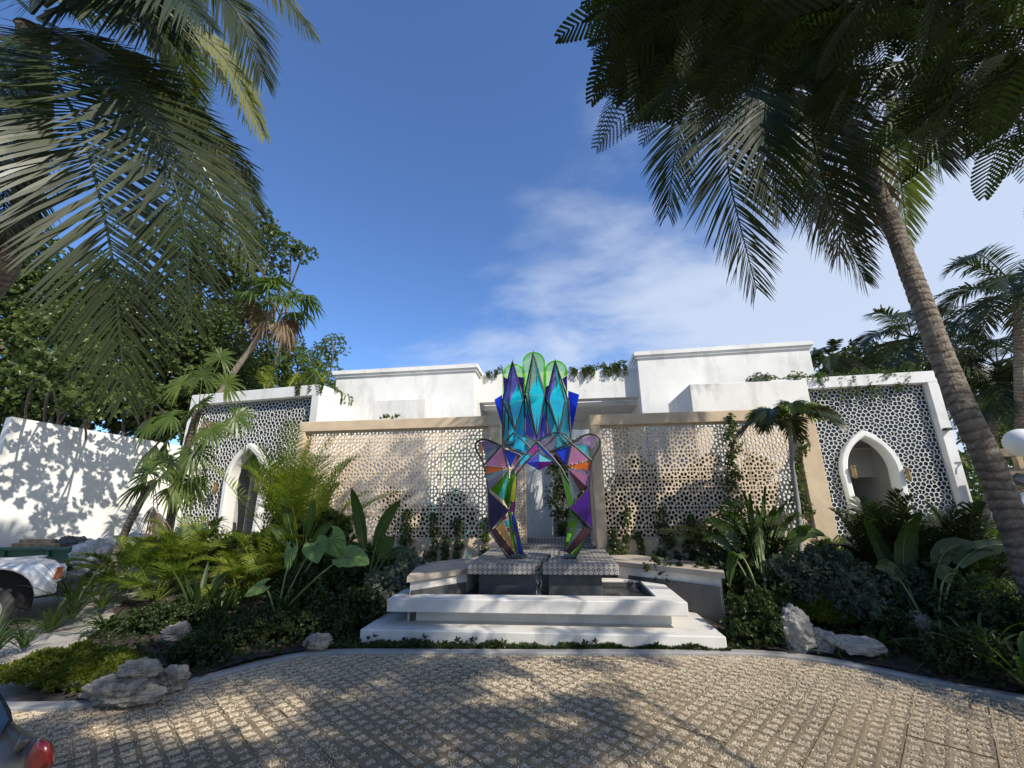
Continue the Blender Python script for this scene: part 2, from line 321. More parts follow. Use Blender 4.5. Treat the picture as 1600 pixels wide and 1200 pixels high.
# kerb line between the driveway and the planting
KL = [(-9.5, 3.2), (-6.5, 3.45), (-4.73, 3.62), (-4.10, 3.68), (-3.78, 3.86), (-3.45, 4.30), (-3.18, 4.72), (-2.86, 5.06), (-2.3, 5.15), (-0.61, 5.24), (1.0, 5.36), (1.81, 5.42), (2.25, 5.40), (2.70, 5.20), (3.2, 4.80), (3.66, 4.42), (5.2, 3.6), (8.5, 3.1)]
def smooth_line(pts, n):
    pts = np.array(pts, float); d = np.r_[0, np.cumsum(np.linalg.norm(np.diff(pts, axis=0), axis=1))]
    s = np.linspace(0, d[-1], n); out = np.stack([np.interp(s, d, pts[:, 0]), np.interp(s, d, pts[:, 1])], -1)
    for _ in range(3): out[1:-1] = (out[:-2]+2*out[1:-1]+out[2:])/4
    return out
KS = smooth_line(KL, 170); KT = nrm(np.gradient(KS, axis=0)); KN = np.stack([-KT[:, 1], KT[:, 0]], -1)
def kerb_y(x): return np.interp(x, KS[:, 0], KS[:, 1])
# planting bed
def bedz(x, y):
    a_ = np.where((np.abs(x+.36) < 2.4) & (y < 8), 0.12, 1.0)
    h = gz(x, y)-.005+a_*(0.02+0.05*(1+np.sin(x*2.1+1)*np.sin(y*1.7))/2+0.03*np.sin(x*5.3)*np.cos(y*4.1))
    return h
def inbed(x, y):
    left = (x < -2.0) & (x > -4.6-0.75*np.clip(y-3.6, 0, 3)) & (y < 9.2+0.2*x*0)
    right = (x > 1.6) & (x < 8.5) & (y < 11.0)
    mid = (x >= -2.6) & (x <= 1.9) & (y < 5.7)
    return (y > kerb_y(x)+0.03) & (left | right | mid)
V, Q = grid_mesh(np.linspace(-9, 9, 300), np.linspace(3.2, 11, 160), bedz, inbed)
g = MB(); g.add(V, Q); struct(g.build('planting_bed', M['soil'], smooth=True))
# kerb: separate cast lengths under the kerb object
kerb = MB(); kb = MB()
def kerb_len(i0, i1):
    m = MB(); A = KS[i0:i1+1]-KN[i0:i1+1]*0.055; B = KS[i0:i1+1]+KN[i0:i1+1]*0.055
    A = A+0; n = len(A); z1 = 0.032
    prof = [(0.0, -0.05), (0.0, z1-0.012), (0.12, z1), (0.88, z1+0.004), (1.0, z1-0.01), (1.0, -0.05)]
    V = np.concatenate([np.column_stack([A*(1-t)+B*t, np.full(n, z)]) for t, z in prof]); k = len(prof)
    i = np.arange(k-1)[:, None]*n; j = np.arange(n-1)[None, :]
    m.add(V, np.stack([i+j, i+j+1, i+n+j+1, i+n+j], -1).reshape(-1, 4)); 
    m.add(V[[q*n for q in range(k)]], [tuple(range(k))]); m.add(V[[q*n+n-1 for q in range(k)]], [tuple(range(k))[::-1]])
    return m
drive_root = bpy.data.objects.new('driveway', None); COL.objects.link(drive_root); drive_root['_o'] = [0, 0, 0]; struct(drive_root)
kr = bpy.data.objects.new('kerb', None); COL.objects.link(kr); kr['_o'] = [0, 0, 0]; struct(kr)
for i0 in range(0, 168, 8):
    i1 = min(i0+8, 169); o = kerb_len(i0, i1).build('kerb_stone', M['kerb'], kr)
    o.location.z += float(rng.normal()*0.0015)
# gravel bed under the pavers
def gy(x, y): return -0.009+0.003*np.sin(x*9)*np.sin(y*8.3)
V, Q = grid_mesh(np.linspace(-9, 8, 340), np.linspace(-12, 5.6, 260), gy, lambda x, y: y < kerb_y(x)+0.03)
g = MB(); g.add(V, Q); o = g.build('gravel_fill', M['gravelbed'], drive_root, smooth=True); o['kind'] = 'stuff'
PIT = 0.108; PA = math.radians(51.5); ca, sa = math.cos(PA), math.sin(PA)
def paver_mesh(vv):
    m = MB(); nxp, nyp = 6, 4; Lx, Ly = nxp*PIT, nyp*PIT; ho = PIT/2
    for i in range(nxp):
        for j in range(nyp):
            c = np.array([(i+.5)*PIT-Lx/2, (j+.5)*PIT-Ly/2]); e = 0.004
            x0 = c[0]-ho+(e if i == 0 else 0); x1 = c[0]+ho-(e if i == nxp-1 else 0)
            y0 = c[1]-ho+(e if j == 0 else 0); y1 = c[1]+ho-(e if j == nyp-1 else 0)
            jt = rng.normal(size=2)*0.0015; a = PIT*0.335; b = PIT*0.27
            V = [(x0, y0, 0.002), (x1, y0, 0.002), (x1, y1, 0.002), (x0, y1, 0.002)]
            V += [(c[0]+sx*a+jt[0], c[1]+sy*a+jt[1], -0.001) for sx, sy in ((-1, -1), (1, -1), (1, 1), (-1, 1))]
            V += [(c[0]+sx*b, c[1]+sy*b, -0.028) for sx, sy in ((-1, -1), (1, -1), (1, 1), (-1, 1))]
            Fq = [(k, (k+1) % 4, 4+(k+1) % 4, 4+k) for k in range(4)]+[(4+k, 4+(k+1) % 4, 8+(k+1) % 4, 8+k) for k in range(4)]
            m.add(V, Fq, vv)
    X, Y = Lx/2-.004, Ly/2-.004
    m.add([(-X, -Y, .002), (X, -Y, .002), (X, Y, .002), (-X, Y, .002), (-X, -Y, -.05), (X, -Y, -.05), (X, Y, -.05), (-X, Y, -.05)], [(0, 4, 5, 1), (1, 5, 6, 2), (2, 6, 7, 3), (3, 7, 4, 0)], vv)
    return m
protos = []
for vv in (0.1, 0.3, 0.5, 0.65, 0.95):
    o = paver_mesh(vv).build('paver', M['paver'], drive_root); protos.append(o.data); bpy.data.objects.remove(o)
cands = []
for a in range(-26, 27):
    for b in range(-30, 31):
        u = a*6*PIT+(b % 2)*3*PIT; w = b*4*PIT
        x, y = ca*u-sa*w, sa*u+ca*w+4.0
        if y > kerb_y(x)-0.02 or y < -3 or abs(x) > 7: continue
        s_ = ray(0, 0); q = np.array([x, y, 0])-[0, 0, EYE]; zc = q@_f
        vis = zc > 0.8 and abs(q@_rr/zc)*F_PX < 900 and -(q@_uu)/zc*F_PX < 680
        cands.append((0 if vis else 1, abs(x)+abs(y-4), x, y))
cands.sort(); far = MB()
for k, (vis, _, x, y) in enumerate(cands):
    rz = PA+float(rng.normal()*0.006); z = 0.001+float(rng.normal()*0.002)
    pm = protos[int(rng.choice(5, p=[.2, .25, .25, .2, .1]))]
    if k < 290:
        o = bpy.data.objects.new('paver', pm); COL.objects.link(o); o.parent = drive_root
        o.location = (x, y, z); o.rotation_euler = (float(rng.normal()*.004), float(rng.normal()*.004), rz)
    else:
        c_, s2 = math.cos(rz), math.sin(rz); V = np.zeros(len(pm.vertices)*3); pm.vertices.foreach_get('co', V); V = V.reshape(-1, 3)
        Vw = np.column_stack([c_*V[:, 0]-s2*V[:, 1]+x, s2*V[:, 0]+c_*V[:, 1]+y, V[:, 2]+z]); far.add(Vw, np.array([p.vertices[:] for p in pm.polygons]), 0.4)
if far.n: o = far.build('paver_field', M['paver'], drive_root); o['kind'] = 'stuff'
# loose gravel stones: fill the cells, spill over the bars towards the kerb
OV = np.array([(1, 0, 0), (-1, 0, 0), (0, 1, 0), (0, -1, 0), (0, 0, .8), (0, 0, -.8)])
OF = np.array([(0, 2, 4), (2, 1, 4), (1, 3, 4), (3, 0, 4), (2, 0, 5), (1, 2, 5), (3, 1, 5), (0, 3, 5)])
n = 360000
gx = rng.uniform(-6, 4.6, n); gyy = rng.uniform(2.7, 5.5, n)
keep = (gyy < kerb_y(gx)-0.05)
u = ca*gx+sa*(gyy-4.0); w = -sa*gx+ca*(gyy-4.0)
fu = np.abs(((u/PIT) % 1)-.5); fw = np.abs(((w/PIT) % 1)-.5)
# pavers: cell centres sit on half pitches
incell = (np.maximum(fu, fw) < 0.33)
dk = kerb_y(gx)-gyy
spill = 0.5+0.5*np.sin(gx*1.9+1.0)*np.sin(gyy*2.3+gx*.7)
pc = np.clip(1.15-dk*0.75, 0, 1)*0.9*(0.35+0.65*spill)+0.06+0.22*np.clip(np.sin(gx*3.1+gyy*2.2)*np.sin(gyy*3.7-gx*1.3)-.35, 0, 1)
keep &= incell | (rng.random(n) < pc)
keep &= rng.random(n) < np.where(gyy < 4.2, 1.0, 0.75)
gx, gyy, incell = gx[keep], gyy[keep], incell[keep]; n = len(gx); sz = rng.uniform(0.0035, 0.0075, n)*np.where(gyy > 4.3, 1.15, 1)
g = MB(); g.scatter(OV, OF, np.column_stack([gx, gyy, np.where(incell, -0.004, 0.004)+rng.uniform(-.002, .004, n)]), rand_rot(n), np.column_stack([sz, sz*.8, sz*.7]), rng.random(n))
o = g.build('gravel', M['stone'], drive_root); o['kind'] = 'stuff'; print('gravel', n)

# ------------------------------------------------------------------ fountain
def tilemat():
    m = bpy.data.materials.new('patterned_cement_tile'); m.use_nodes = True; t = m.node_tree; n = t.nodes; l = t.links; b = n['Principled BSDF']; b.inputs['Roughness'].default_value = 0.6
    tc = n.new('ShaderNodeTexCoord'); ge = n.new('ShaderNodeNewGeometry'); sp = n.new('ShaderNodeSeparateXYZ'); l.new(ge.outputs['Position'], sp.inputs[0]); sn = n.new('ShaderNodeSeparateXYZ'); l.new(ge.outputs['True Normal'], sn.inputs[0])
    def mm(op, a, b_=None):
        q = n.new('ShaderNodeMath'); q.operation = op
        for i, v in enumerate((a, b_)):
            if v is None: continue
            if isinstance(v, (int, float)): q.inputs[i].default_value = v
            else: l.new(v, q.inputs[i])
        return q.outputs[0]
    up = mm('GREATER_THAN', mm('ABSOLUTE', sn.outputs[2]), 0.5); side = mm('GREATER_THAN', mm('ABSOLUTE', sn.outputs[0]), 0.5)
    def sel(f, a, c): return mm('ADD', mm('MULTIPLY', a, mm('SUBTRACT', 1.0, f)), mm('MULTIPLY', c, f))
    U = sel(side, sp.outputs[0], sp.outputs[1]); Vv = sel(up, sp.outputs[2], sp.outputs[1])
    T = 0.068
    fu = mm('ABSOLUTE', mm('SUBTRACT', mm('FRACT', mm('DIVIDE', mm('ADD', U, 50.0), T)), 0.5)); fv = mm('ABSOLUTE', mm('SUBTRACT', mm('FRACT', mm('DIVIDE', mm('ADD', Vv, 50.01), T)), 0.5))
    r = mm('SQRT', mm('ADD', mm('MULTIPLY', fu, fu), mm('MULTIPLY', fv, fv)))
    ring = mm('LESS_THAN', mm('ABSOLUTE', mm('SUBTRACT', r, 0.30)), 0.07)
    dot = mm('LESS_THAN', r, 0.12); cross = mm('LESS_THAN', mm('MINIMUM', fu, fv), 0.035)
    corner = mm('GREATER_THAN', mm('ADD', fu, fv), 0.86)
    light = mm('MINIMUM', mm('ADD', mm('ADD', ring, dot), mm('ADD', cross, corner)), 1.0)
    no = n.new('ShaderNodeTexNoise'); no.inputs['Scale'].default_value = 5; l.new(tc.outputs['Object'], no.inputs['Vector'])
    fac = mm('MULTIPLY', light, mm('ADD', mm('MULTIPLY', no.outputs[0], 0.6), 0.45))
    mx = n.new('ShaderNodeMix'); mx.data_type = 'RGBA'; l.new(fac, mx.inputs[0]); mx.inputs[6].default_value = (0.105, 0.095, 0.09, 1); mx.inputs[7].default_value = (0.50, 0.47, 0.42, 1)
    l.new(mx.outputs[2], b.inputs['Base Color']); return m
M['tile'] = tilemat()
def watermat(col, rough=0.02):
    m = bpy.data.materials.new('water'); m.use_nodes = True; t = m.node_tree; n = t.nodes; l = t.links; b = n['Principled BSDF']
    b.inputs['Base Color'].default_value = (*col, 1); b.inputs['Roughness'].default_value = rough; b.inputs['Specular IOR Level'].default_value = 0.6
    nb = n.new('ShaderNodeTexNoise'); nb.inputs['Scale'].default_value = 14; nb.inputs['Detail'].default_value = 4; bp = n.new('ShaderNodeBump'); bp.inputs['Strength'].default_value = 0.35; bp.inputs['Distance'].default_value = 0.02
    tcx = n.new('ShaderNodeTexCoord'); l.new(tcx.outputs['Object'], nb.inputs['Vector']); l.new(nb.outputs[0], bp.inputs['Height']); l.new(bp.outputs[0], b.inputs['Normal']); return m
M['water'] = watermat((0.02, 0.026, 0.028))
def fallmat():
    m = bpy.data.materials.new('falling_water'); m.use_nodes = True; t = m.node_tree; n = t.nodes; l = t.links; b = n['Principled BSDF']; o = n['Material Output']
    b.inputs['Base Color'].default_value = (0.75, 0.78, 0.80, 1); b.inputs['Roughness'].default_value = 0.1
    tr = n.new('ShaderNodeBsdfTransparent'); mx = n.new('ShaderNodeMixShader'); tcx = n.new('ShaderNodeTexCoord'); mp_ = n.new('ShaderNodeMapping'); mp_.inputs['Scale'].default_value = (60, 60, 9)
    nb = n.new('ShaderNodeTexNoise'); nb.inputs['Scale'].default_value = 1; l.new(tcx.outputs['Object'], mp_.inputs[0]); l.new(mp_.outputs[0], nb.inputs['Vector'])
    r = n.new('ShaderNodeMapRange'); r.inputs[1].default_value = 0.52; r.inputs[2].default_value = 0.75; r.inputs[4].default_value = 0.55; l.new(nb.outputs[0], r.inputs[0]); l.new(r.outputs[0], mx.inputs[0]); l.new(tr.outputs[0], mx.inputs[1]); l.new(b.outputs[0], mx.inputs[2]); l.new(mx.outputs[0], o.inputs[0]); return m
M['fall'] = fallmat()
FX = -0.37
ft = thing('fountain', 'stepped white fountain basin with two patterned tile slabs carrying the coloured sculpture', 'fountain', (FX, 6.2, 0))
m = MB(); m.bbox((-2.44, 5.42, -0.1), (1.72, 7.6, 0.165), 0.01); m.build('base_step', M['white2'], ft)
m = MB(); m.box((-2.02, 5.86, 0.16), (1.26, 7.2, 0.34)); m.build('plinth', M['white2'], ft)
m = MB(); zt, zb = 0.465, 0.315
m.bbox((-2.20, 5.60, zb), (1.40, 5.90, zt), 0.008); m.bbox((-2.20, 5.903, zb), (-1.86, 7.2, zt), 0.008); m.bbox((1.10, 5.903, zb), (1.40, 7.2, zt), 0.008); m.bbox((-1.857, 7.0, zb), (1.097, 7.2, zt), 0.008)
m.build('basin_rim', M['white2'], ft)
m = MB(); m.box((-1.855, 5.905, 0.2), (-1.84, 6.995, 0.44)); m.box((1.085, 5.905, 0.2), (1.095, 6.995, 0.44)); m.box((-1.84, 6.985, .2), (1.085, 6.995, .44)); m.box((-1.84, 5.905, .2), (1.085, 5.915, .44)); m.build('basin_lining', M['slate'], ft)
V, Q = grid_mesh(np.linspace(-1.84, 1.085, 60), np.linspace(5.916, 6.985, 30), lambda x, y: 0.385+0.002*np.sin(x*17)*np.sin(y*21))
g = MB(); g.add(V, Q); g.build('water', M['water'], ft, smooth=True)
m = MB(); m.bbox((-1.18, 6.32, 0.2), (-0.36, 8.0, 0.652), 0.006); m.bbox((-0.22, 6.32, 0.2), (0.50, 8.0, 0.652), 0.006); m.box((-.36, 6.5, .2), (-.22, 8, .655)); m.build('pedestal', M['slate'], ft)
SZ = 0.79
# stepped channel between the two slabs
sl = [(6.20, -0.395), (6.42, -0.345), (6.75, -0.285), (7.2, -0.20), (7.72, -0.10)]
ys_ = [6.20, 6.45, 6.85, 7.30, 7.80, 8.13]
m = MB(); xr = [-0.395, -0.335, -0.255, -0.165, -0.07]
for i in range(5): m.bbox((-1.32, ys_[i]+(0 if i == 0 else .0015), 0.655), (xr[i], ys_[i+1], SZ-0.0006*i), 0.007)
m.build('tiled_slab', M['tile'], ft)
m = MB(); xl = [-0.285, -0.225, -0.145, -0.055, 0.03]
for i in range(5): m.bbox((xl[i], ys_[i]+(0 if i == 0 else .0015), 0.655), (0.72, ys_[i+1], SZ-0.0006*i), 0.007)
m.build('tiled_slab', M['tile'], ft)
m = MB(); m.box((-0.40, 6.26, 0.66), (0.1, 8.1, 0.69)); m.build('channel', M['slate'], ft)
m = MB()
for k in range(2):
    xx = np.linspace(-0.375, -0.305, 9); zz2 = np.linspace(0.385, 0.70, 16); Xg, Zg = np.meshgrid(xx, zz2, indexing='ij')
    Yg = 6.185-0.10*np.sqrt(np.clip((0.70-Zg)/0.315, 0, 1))+0.012*np.sin(Xg*160+k)+k*0.012
    Vw = np.stack([Xg+0.01*np.sin(Zg*25+k), Yg, Zg], -1).reshape(-1, 3); i = np.arange(8)[:, None]*16; j = np.arange(15)[None, :]
    m.add(Vw, np.stack([i+j, i+16+j, i+17+j, i+1+j], -1).reshape(-1, 4))
m.build('falling_water', M['fall'], ft, smooth=True)

# low bench walls to each side of the platform
def bench(pts_back, pts_front, z, label):
    b0, b1 = [G(*p, z) for p in pts_back]; f0, f1 = [G(*p, z) for p in pts_front]
    t = thing('bench', label, 'bench', ((f0+f1)/2)*[1, 1, 0])
    ring = np.array([f0, f1, b1, b0]); 
    m = MB(); m.prism(ring, (0, 0, -0.07)); m.build('seat', M['benchwood'], t)
    c = ring.mean(0); low = (ring-c)*[0.97, 0.9, 1]+c-[0, 0, 0.0703]
    m = MB(); m.prism(low, (0, 0, -0.65)); m.build('support_wall', M['white2'], t)
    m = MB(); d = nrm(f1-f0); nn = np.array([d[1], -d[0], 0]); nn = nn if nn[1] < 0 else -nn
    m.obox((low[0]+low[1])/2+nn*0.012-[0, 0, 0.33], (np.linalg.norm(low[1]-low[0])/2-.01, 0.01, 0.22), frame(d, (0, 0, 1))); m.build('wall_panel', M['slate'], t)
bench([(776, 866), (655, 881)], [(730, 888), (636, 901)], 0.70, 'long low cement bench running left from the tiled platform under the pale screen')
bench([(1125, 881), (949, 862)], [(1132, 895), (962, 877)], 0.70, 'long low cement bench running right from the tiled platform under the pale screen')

# ------------------------------------------------------------------ cast lattice panels
def clip_cell(c, others, R=2.0):
    poly = [np.array(p, float)+c for p in ((-R, -R), (R, -R), (R, R), (-R, R))]
    for o in others:
        m_ = (c+o)/2; d = o-c
        out_ = []
        for i in range(len(poly)):
            a, b = poly[i], poly[(i+1) % len(poly)]; da, db = (a-m_)@d, (b-m_)@d
            if da <= 0: out_.append(a)
            if (da < 0) != (db < 0) and abs(da-db) > 1e-12 and (da*db < 0): out_.append(a+(b-a)*da/(da-db))
        poly = out_
        if len(poly) < 3: return None
    # drop tiny edges
    res = [poly[0]]
    for p in poly[1:]:
        if np.linalg.norm(p-res[-1]) > 0.012: res.append(p)
    if np.linalg.norm(res[0]-res[-1]) < 0.012: res.pop()
    return np.array(res)
def periodic_cells(pts, per):
    allp = []
    for i in (-1, 0, 1):
        for j in (-1, 0, 1):
            for p in pts: allp.append(np.array(p)+[i*per[0], j*per[1]])
    allp = np.array(allp); cells = []
    for p in pts:
        p = np.array(p, float); d = np.linalg.norm(allp-p, axis=1); idx = np.argsort(d)[1:30]
        cells.append((p, clip_cell(p, allp[idx], 0.6)))
    return cells
# unit of the pale screen: big round, star, rings of small rounds
unit = [((0, 0), 'big'), ((.5, .5), 'star'), ((.5, 0), 's'), ((0, .5), 's')]
for k in range(8):
    a = math.radians(22.5+45*k); unit.append(((.275*math.cos(a), .275*math.sin(a)), 's'))
for dx, dy in ((.215, 0), (-.215, 0), (0, .215), (0, -.215)): unit.append(((.5+dx, .5+dy), 's'))
for sx in (-1, 1):
    for sy in (-1, 1): unit.append(((.5+.165*sx, .5+.165*sy), 'xs'))
UC = periodic_cells([u_[0] for u_ in unit], (1, 1)); PITCHL = 0.25
def lattice_panel(nx_, ny_):
    m = MB(); T_ = 0.035
    for i in range(nx_+1):
        for j in range(ny_+1):
            for (p, cell), (_, kind) in zip(UC, unit):
                c = p+[i, j]
                if not (-1e-6 <= c[0] <= nx_+1e-6 and -1e-6 <= c[1] <= ny_+1e-6): continue
                c0 = c.copy(); poly = cell+[i, j]; poly = np.clip(poly, [0, 0], [nx_, ny_])
                eb = 0.03
                onb = min(c[0], nx_-c[0]) < 1e-3 or min(c[1], ny_-c[1]) < 1e-3
                # ring sample
                pl = []; 
                for q in range(len(poly)):
                    a, b = poly[q], poly[(q+1) % len(poly)]
                    if np.linalg.norm(a-b) < 1e-6: continue
                    pl.append(a)
                    if kind in ('big', 'star') or len(poly) < 7: pl.append((a+b)/2)
                pl = np.array(pl); 
                if len(pl) < 3: continue
                if onb: c = np.clip(c, [.11, .11], [nx_-.11, ny_-.11]) if kind == 'big' else np.clip(c, [.05, .05], [nx_-.05, ny_-.05])
                d = pl-c; r = np.linalg.norm(d, axis=1, keepdims=True)
                R_ = {'big': .155, 's': .098, 'xs': .068, 'star': .12}[kind]
                if kind == 'star':
                    ang = np.arctan2(d[:, 1], d[:, 0]); R_ = .07+.085*(np.cos(ang*4+0.0) > 0.2)
                    R_ = R_[:, None]
                hole = c+d/r*np.minimum(R_, r*0.84)
                if onb: hole = np.clip(hole, [eb, eb], [nx_-eb, ny_-eb])
                k = len(pl); A = lambda q, z: np.column_stack([q[:, 0]*PITCHL, np.full(len(q), z), q[:, 1]*PITCHL])
                V = np.concatenate([A(pl, 0), A(hole, 0), A(c+(hole-c)*0.93, T_), A(pl, T_)])
                i1 = np.arange(k); i2 = (i1+1) % k
                Fq = np.concatenate([np.stack([i1, i2, k+i2, k+i1], -1), np.stack([k+i1, k+i2, 2*k+i2, 2*k+i1], -1), np.stack([2*k+i1, 2*k+i2, 3*k+i2, 3*k+i1], -1)])
                m.add(V, Fq)
    X, Z = nx_*PITCHL, ny_*PITCHL
    m.add([(0, 0, 0), (X, 0, 0), (X, T_, 0), (0, T_, 0), (0, 0, Z), (X, 0, Z), (X, T_, Z), (0, T_, Z)], [(0, 3, 2, 1), (4, 5, 6, 7), (1, 2, 6, 5), (3, 0, 4, 7)])
    return m
_lp = {}
def lat_obj(nx_, ny_, parent, loc, rz=0.0, sc=(1, 1, 1)):
    if (nx_, ny_) not in _lp:
        o = lattice_panel(nx_, ny_).build('lattice_panel', M['lattice']); _lp[(nx_, ny_)] = o.data; bpy.data.objects.remove(o)
    o = bpy.data.objects.new('lattice_panel', _lp[(nx_, ny_)]); COL.objects.link(o); o.parent = parent
    o.location = [float(a-b) for a, b in zip(loc, parent['_o'])]; o.rotation_euler = (0, 0, rz); o.scale = sc; return o
def screen_wall(x0, x1, px0, px1, ztop, label, zl=0.95, nper=12):
    Yw = 8.15; t = thing('screen_wall', label, 'screen wall', ((x0+x1)/2, Yw, 0.3)); zi = ztop-0.21
    m = MB(); m.bbox((x0, Yw, zi), (x1, Yw+.30, ztop), 0.012); m.build('beam', M['tan'], t)
    m = MB(); m.bbox((x0, Yw+.002, 0.2), (px0, Yw+.298, zi-.001), 0.012); m.build('pillar', M['tan'], t)
    m = MB(); m.bbox((px1, Yw+.002, 0.2), (x1, Yw+.298, zi-.001), 0.012); m.build('pillar', M['tan'], t)
    m = MB(); m.bbox((px0+.001, Yw+.02, 0.2), (px1-.001, Yw+.26, zl), 0.008); m.build('base_wall', M['tan'], t)
    m = MB(); m.box((px0+.001, Yw+.06, zl), (px1-.001, Yw+.14, zl+.02)); m.box((px0+.001, Yw+.06, zi-.02), (px1-.001, Yw+.14, zi-.001)); m.build('rail', M['tan'], t)
    W_ = px1-px0; sx = W_/(nper*PITCHL); Ht = zi-zl-0.04; sz = Ht/(6*PITCHL)
    rows = [(3, 0), (3, 3)]; cols = []; q = 0
    while q < nper: cols.append((min(3, nper-q), q)); q += 3
    for ny_, r0 in rows:
        for nx_, c0 in cols:
            lat_obj(nx_, ny_, t, (px0+c0*PITCHL*sx+.003, Yw+.07+float(rng.normal()*.002), zl+.02+r0*PITCHL*sz+.002), 0, (sx*0.995, 1, sz*0.994))
    return t
wl = screen_wall(-5.30, -1.14, -5.17, -1.36, 3.25, 'sand coloured wall with a pierced lattice screen left of the sculpture')
wr = screen_wall(0.60, 4.62, 0.79, 4.27, 3.20, 'sand coloured wall with a pierced lattice screen right of the sculpture', nper=12)
# gate leaves folded open in the gap between the two walls
def gate(xa, ya, xb, yb, label):
    t = thing('gate', label, 'gate', (xa, ya, SZ)); d = nrm([xb-xa, yb-ya, 0]); Lg = math.hypot(xb-xa, yb-ya); R = frame(d, (0, 0, 1)); rz = math.atan2(d[1], d[0])
    h = 1.85; m = MB(); c0 = np.array([xa, ya, SZ+.02])
    for (u0, u1, z0, z1) in ((0, .05, 0, h), (Lg-.05, Lg, 0, h), (.05, Lg-.05, 0, .06), (.05, Lg-.05, h-.06, h)):
        m.obox(c0+d*(u0+u1)/2+[0, 0, (z0+z1)/2], ((u1-u0)/2-.0005, .025, (z1-z0)/2-.0005), R, .004)
    m.build('frame', M['lattice'], t)
    for k in range(2):
        o = lat_obj(2, 3, t, c0+d*.052+[0, 0, .065+k*.865], rz, ((Lg-.104)/(2*PITCHL), .5, .86/(3*PITCHL)))
gate(-1.12, 8.30, -0.72, 8.95, 'pierced gate leaf standing open behind the left leg of the sculpture')
gate(0.58, 8.95, 0.60, 8.30, 'pierced gate leaf standing open behind the right leg of the sculpture')

# ------------------------------------------------------------------ white buildings behind
def wallframe(pa, pb):
    d = nrm((pb-pa)*[1, 1, 0]); n_ = np.array([d[1], -d[0], 0]); n_ = n_ if n_@(-pa*[1, 1, 0]) > 0 else -n_
    return d, n_
def onplane(x, y, O, d, n_):
    r = ray(x, y); e = np.array([0, 0, EYE]); k = ((O-e)@n_)/(r@n_); p = e+r*k; return (p-O)@d, p[2]
bt = thing('white_building', 'large white rendered house with stepped parapets rising behind the pale screens', 'building', (0, 14, 0.6))
def tower(a, b, ztop, depth, th=0.0):
    A_ = G(*a, ztop); B_ = G(*b, ztop); d, n_ = wallframe(A_, B_); back = -n_*depth; back = np.array([0.0, depth, 0])
    ring = np.array([A_, B_, B_+back, A_+back]); cor = 0.10
    m = MB(); low = ring.copy(); low[:, 2] = ztop-cor*2; m.prism(low-[0, 0, 0], (0, 0, -(ztop-cor*2-0.3))); m.build('tower', M['white'], bt)
    c = ring.mean(0)
    m = MB()
    for k, (e, z0, z1) in enumerate(((0.05, ztop-.199, ztop-.12), (0.10, ztop-.119, ztop))):
        r2 = []
        for i, p in enumerate(ring):
            v = np.sign((p-c)@d)*d*e+np.sign((p-c)@n_)*n_*e; r2.append(p*[1, 1, 0]+v+[0, 0, z1])
        m.prism(np.array(r2), (0, 0, -(z1-z0)))
    m.build('cornice', M['white'], bt)
    return A_, B_
LA, LB = tower((527, 581), (742, 569.5), 5.65, 2.2)
RA, RB = tower((995, 551), (1262, 534), 5.95, 3.0)
# recessed link wall, deep beam and soffit
A_ = np.array([LB[0]-.1, LB[1]+1.0, 0]); B_ = np.array([RA[0]+.1, RA[1]+1.35, 0])
zt_ = P(870, 582, 13.0)[2]; zb_ = P(870, 626, 13.0)[2]
m = MB(); m.bbox((A_[0], 12.9, zb_), (B_[0], 13.3, zt_), .01); m.box((A_[0], 13.302, zb_-.15), (B_[0], 16, zb_-.02)); m.build('beam', M['white'], bt)
m = MB(); m.box((A_[0]-3, 15.9, .3), (B_[0]+3, 16.2, zt_)); m.build('wall', M['white'], bt)
# lower blocks
def block(a, b, Yf, yend, name='wall_block'):
    pa = P(*a, Yf); pb = P(*b, Yf); m = MB(); m.bbox((pa[0], Yf, .3), (pb[0], yend, (pa[2]+pb[2])/2), .008); m.build(name, M['white'], bt)
block((584, 627), (665, 622), 10.6, min(LA[1], LB[1])-.02)
block((1077, 598), (1260, 596), 10.2, min(RA[1], RB[1])-.02)
m = MB(); pa = P(1036, 600, 11.6); m.box((pa[0]+.02, 10.9, .3), (P(1078, 600, 10.2)[0]-.002, 11.5, P(1056, 628, 11)[2]-.6)); m.build('wall_block', M['white'], bt)
# courtyard walls seen through the gap
m = MB(); pa = P(884, 672, 10.4); m.bbox((pa[0], 10.4, .3), (pa[0]+1.1, 10.55, pa[2]), .006); m.build('garden_wall', M['white'], bt)
m = MB(); m.bbox((-1.25, 10.9, .3), (-0.25, 11.05, 3.0), .006); m.build('garden_wall', M['white'], bt)
# courtyard floor and a tiled planter
m = MB(); m.box((-5.2, 8.46, .5), (4.3, 15.8, .80)); o = m.build('courtyard_floor', M['tile']); struct(o)
pl = thing('planter', 'patterned tile planter box with trailing green plants seen between the sculpture legs', 'planter', (0.1, 9.9, .8))
m = MB(); m.bbox((-0.20, 9.6, .80), (0.85, 10.3, 1.22), .006); m.build('box', M['tile'], pl)
m = MB(); m.bbox((-1.1, 9.2, .802), (0.9, 9.55, .90), .006); m.build('step', M['tile'], pl)

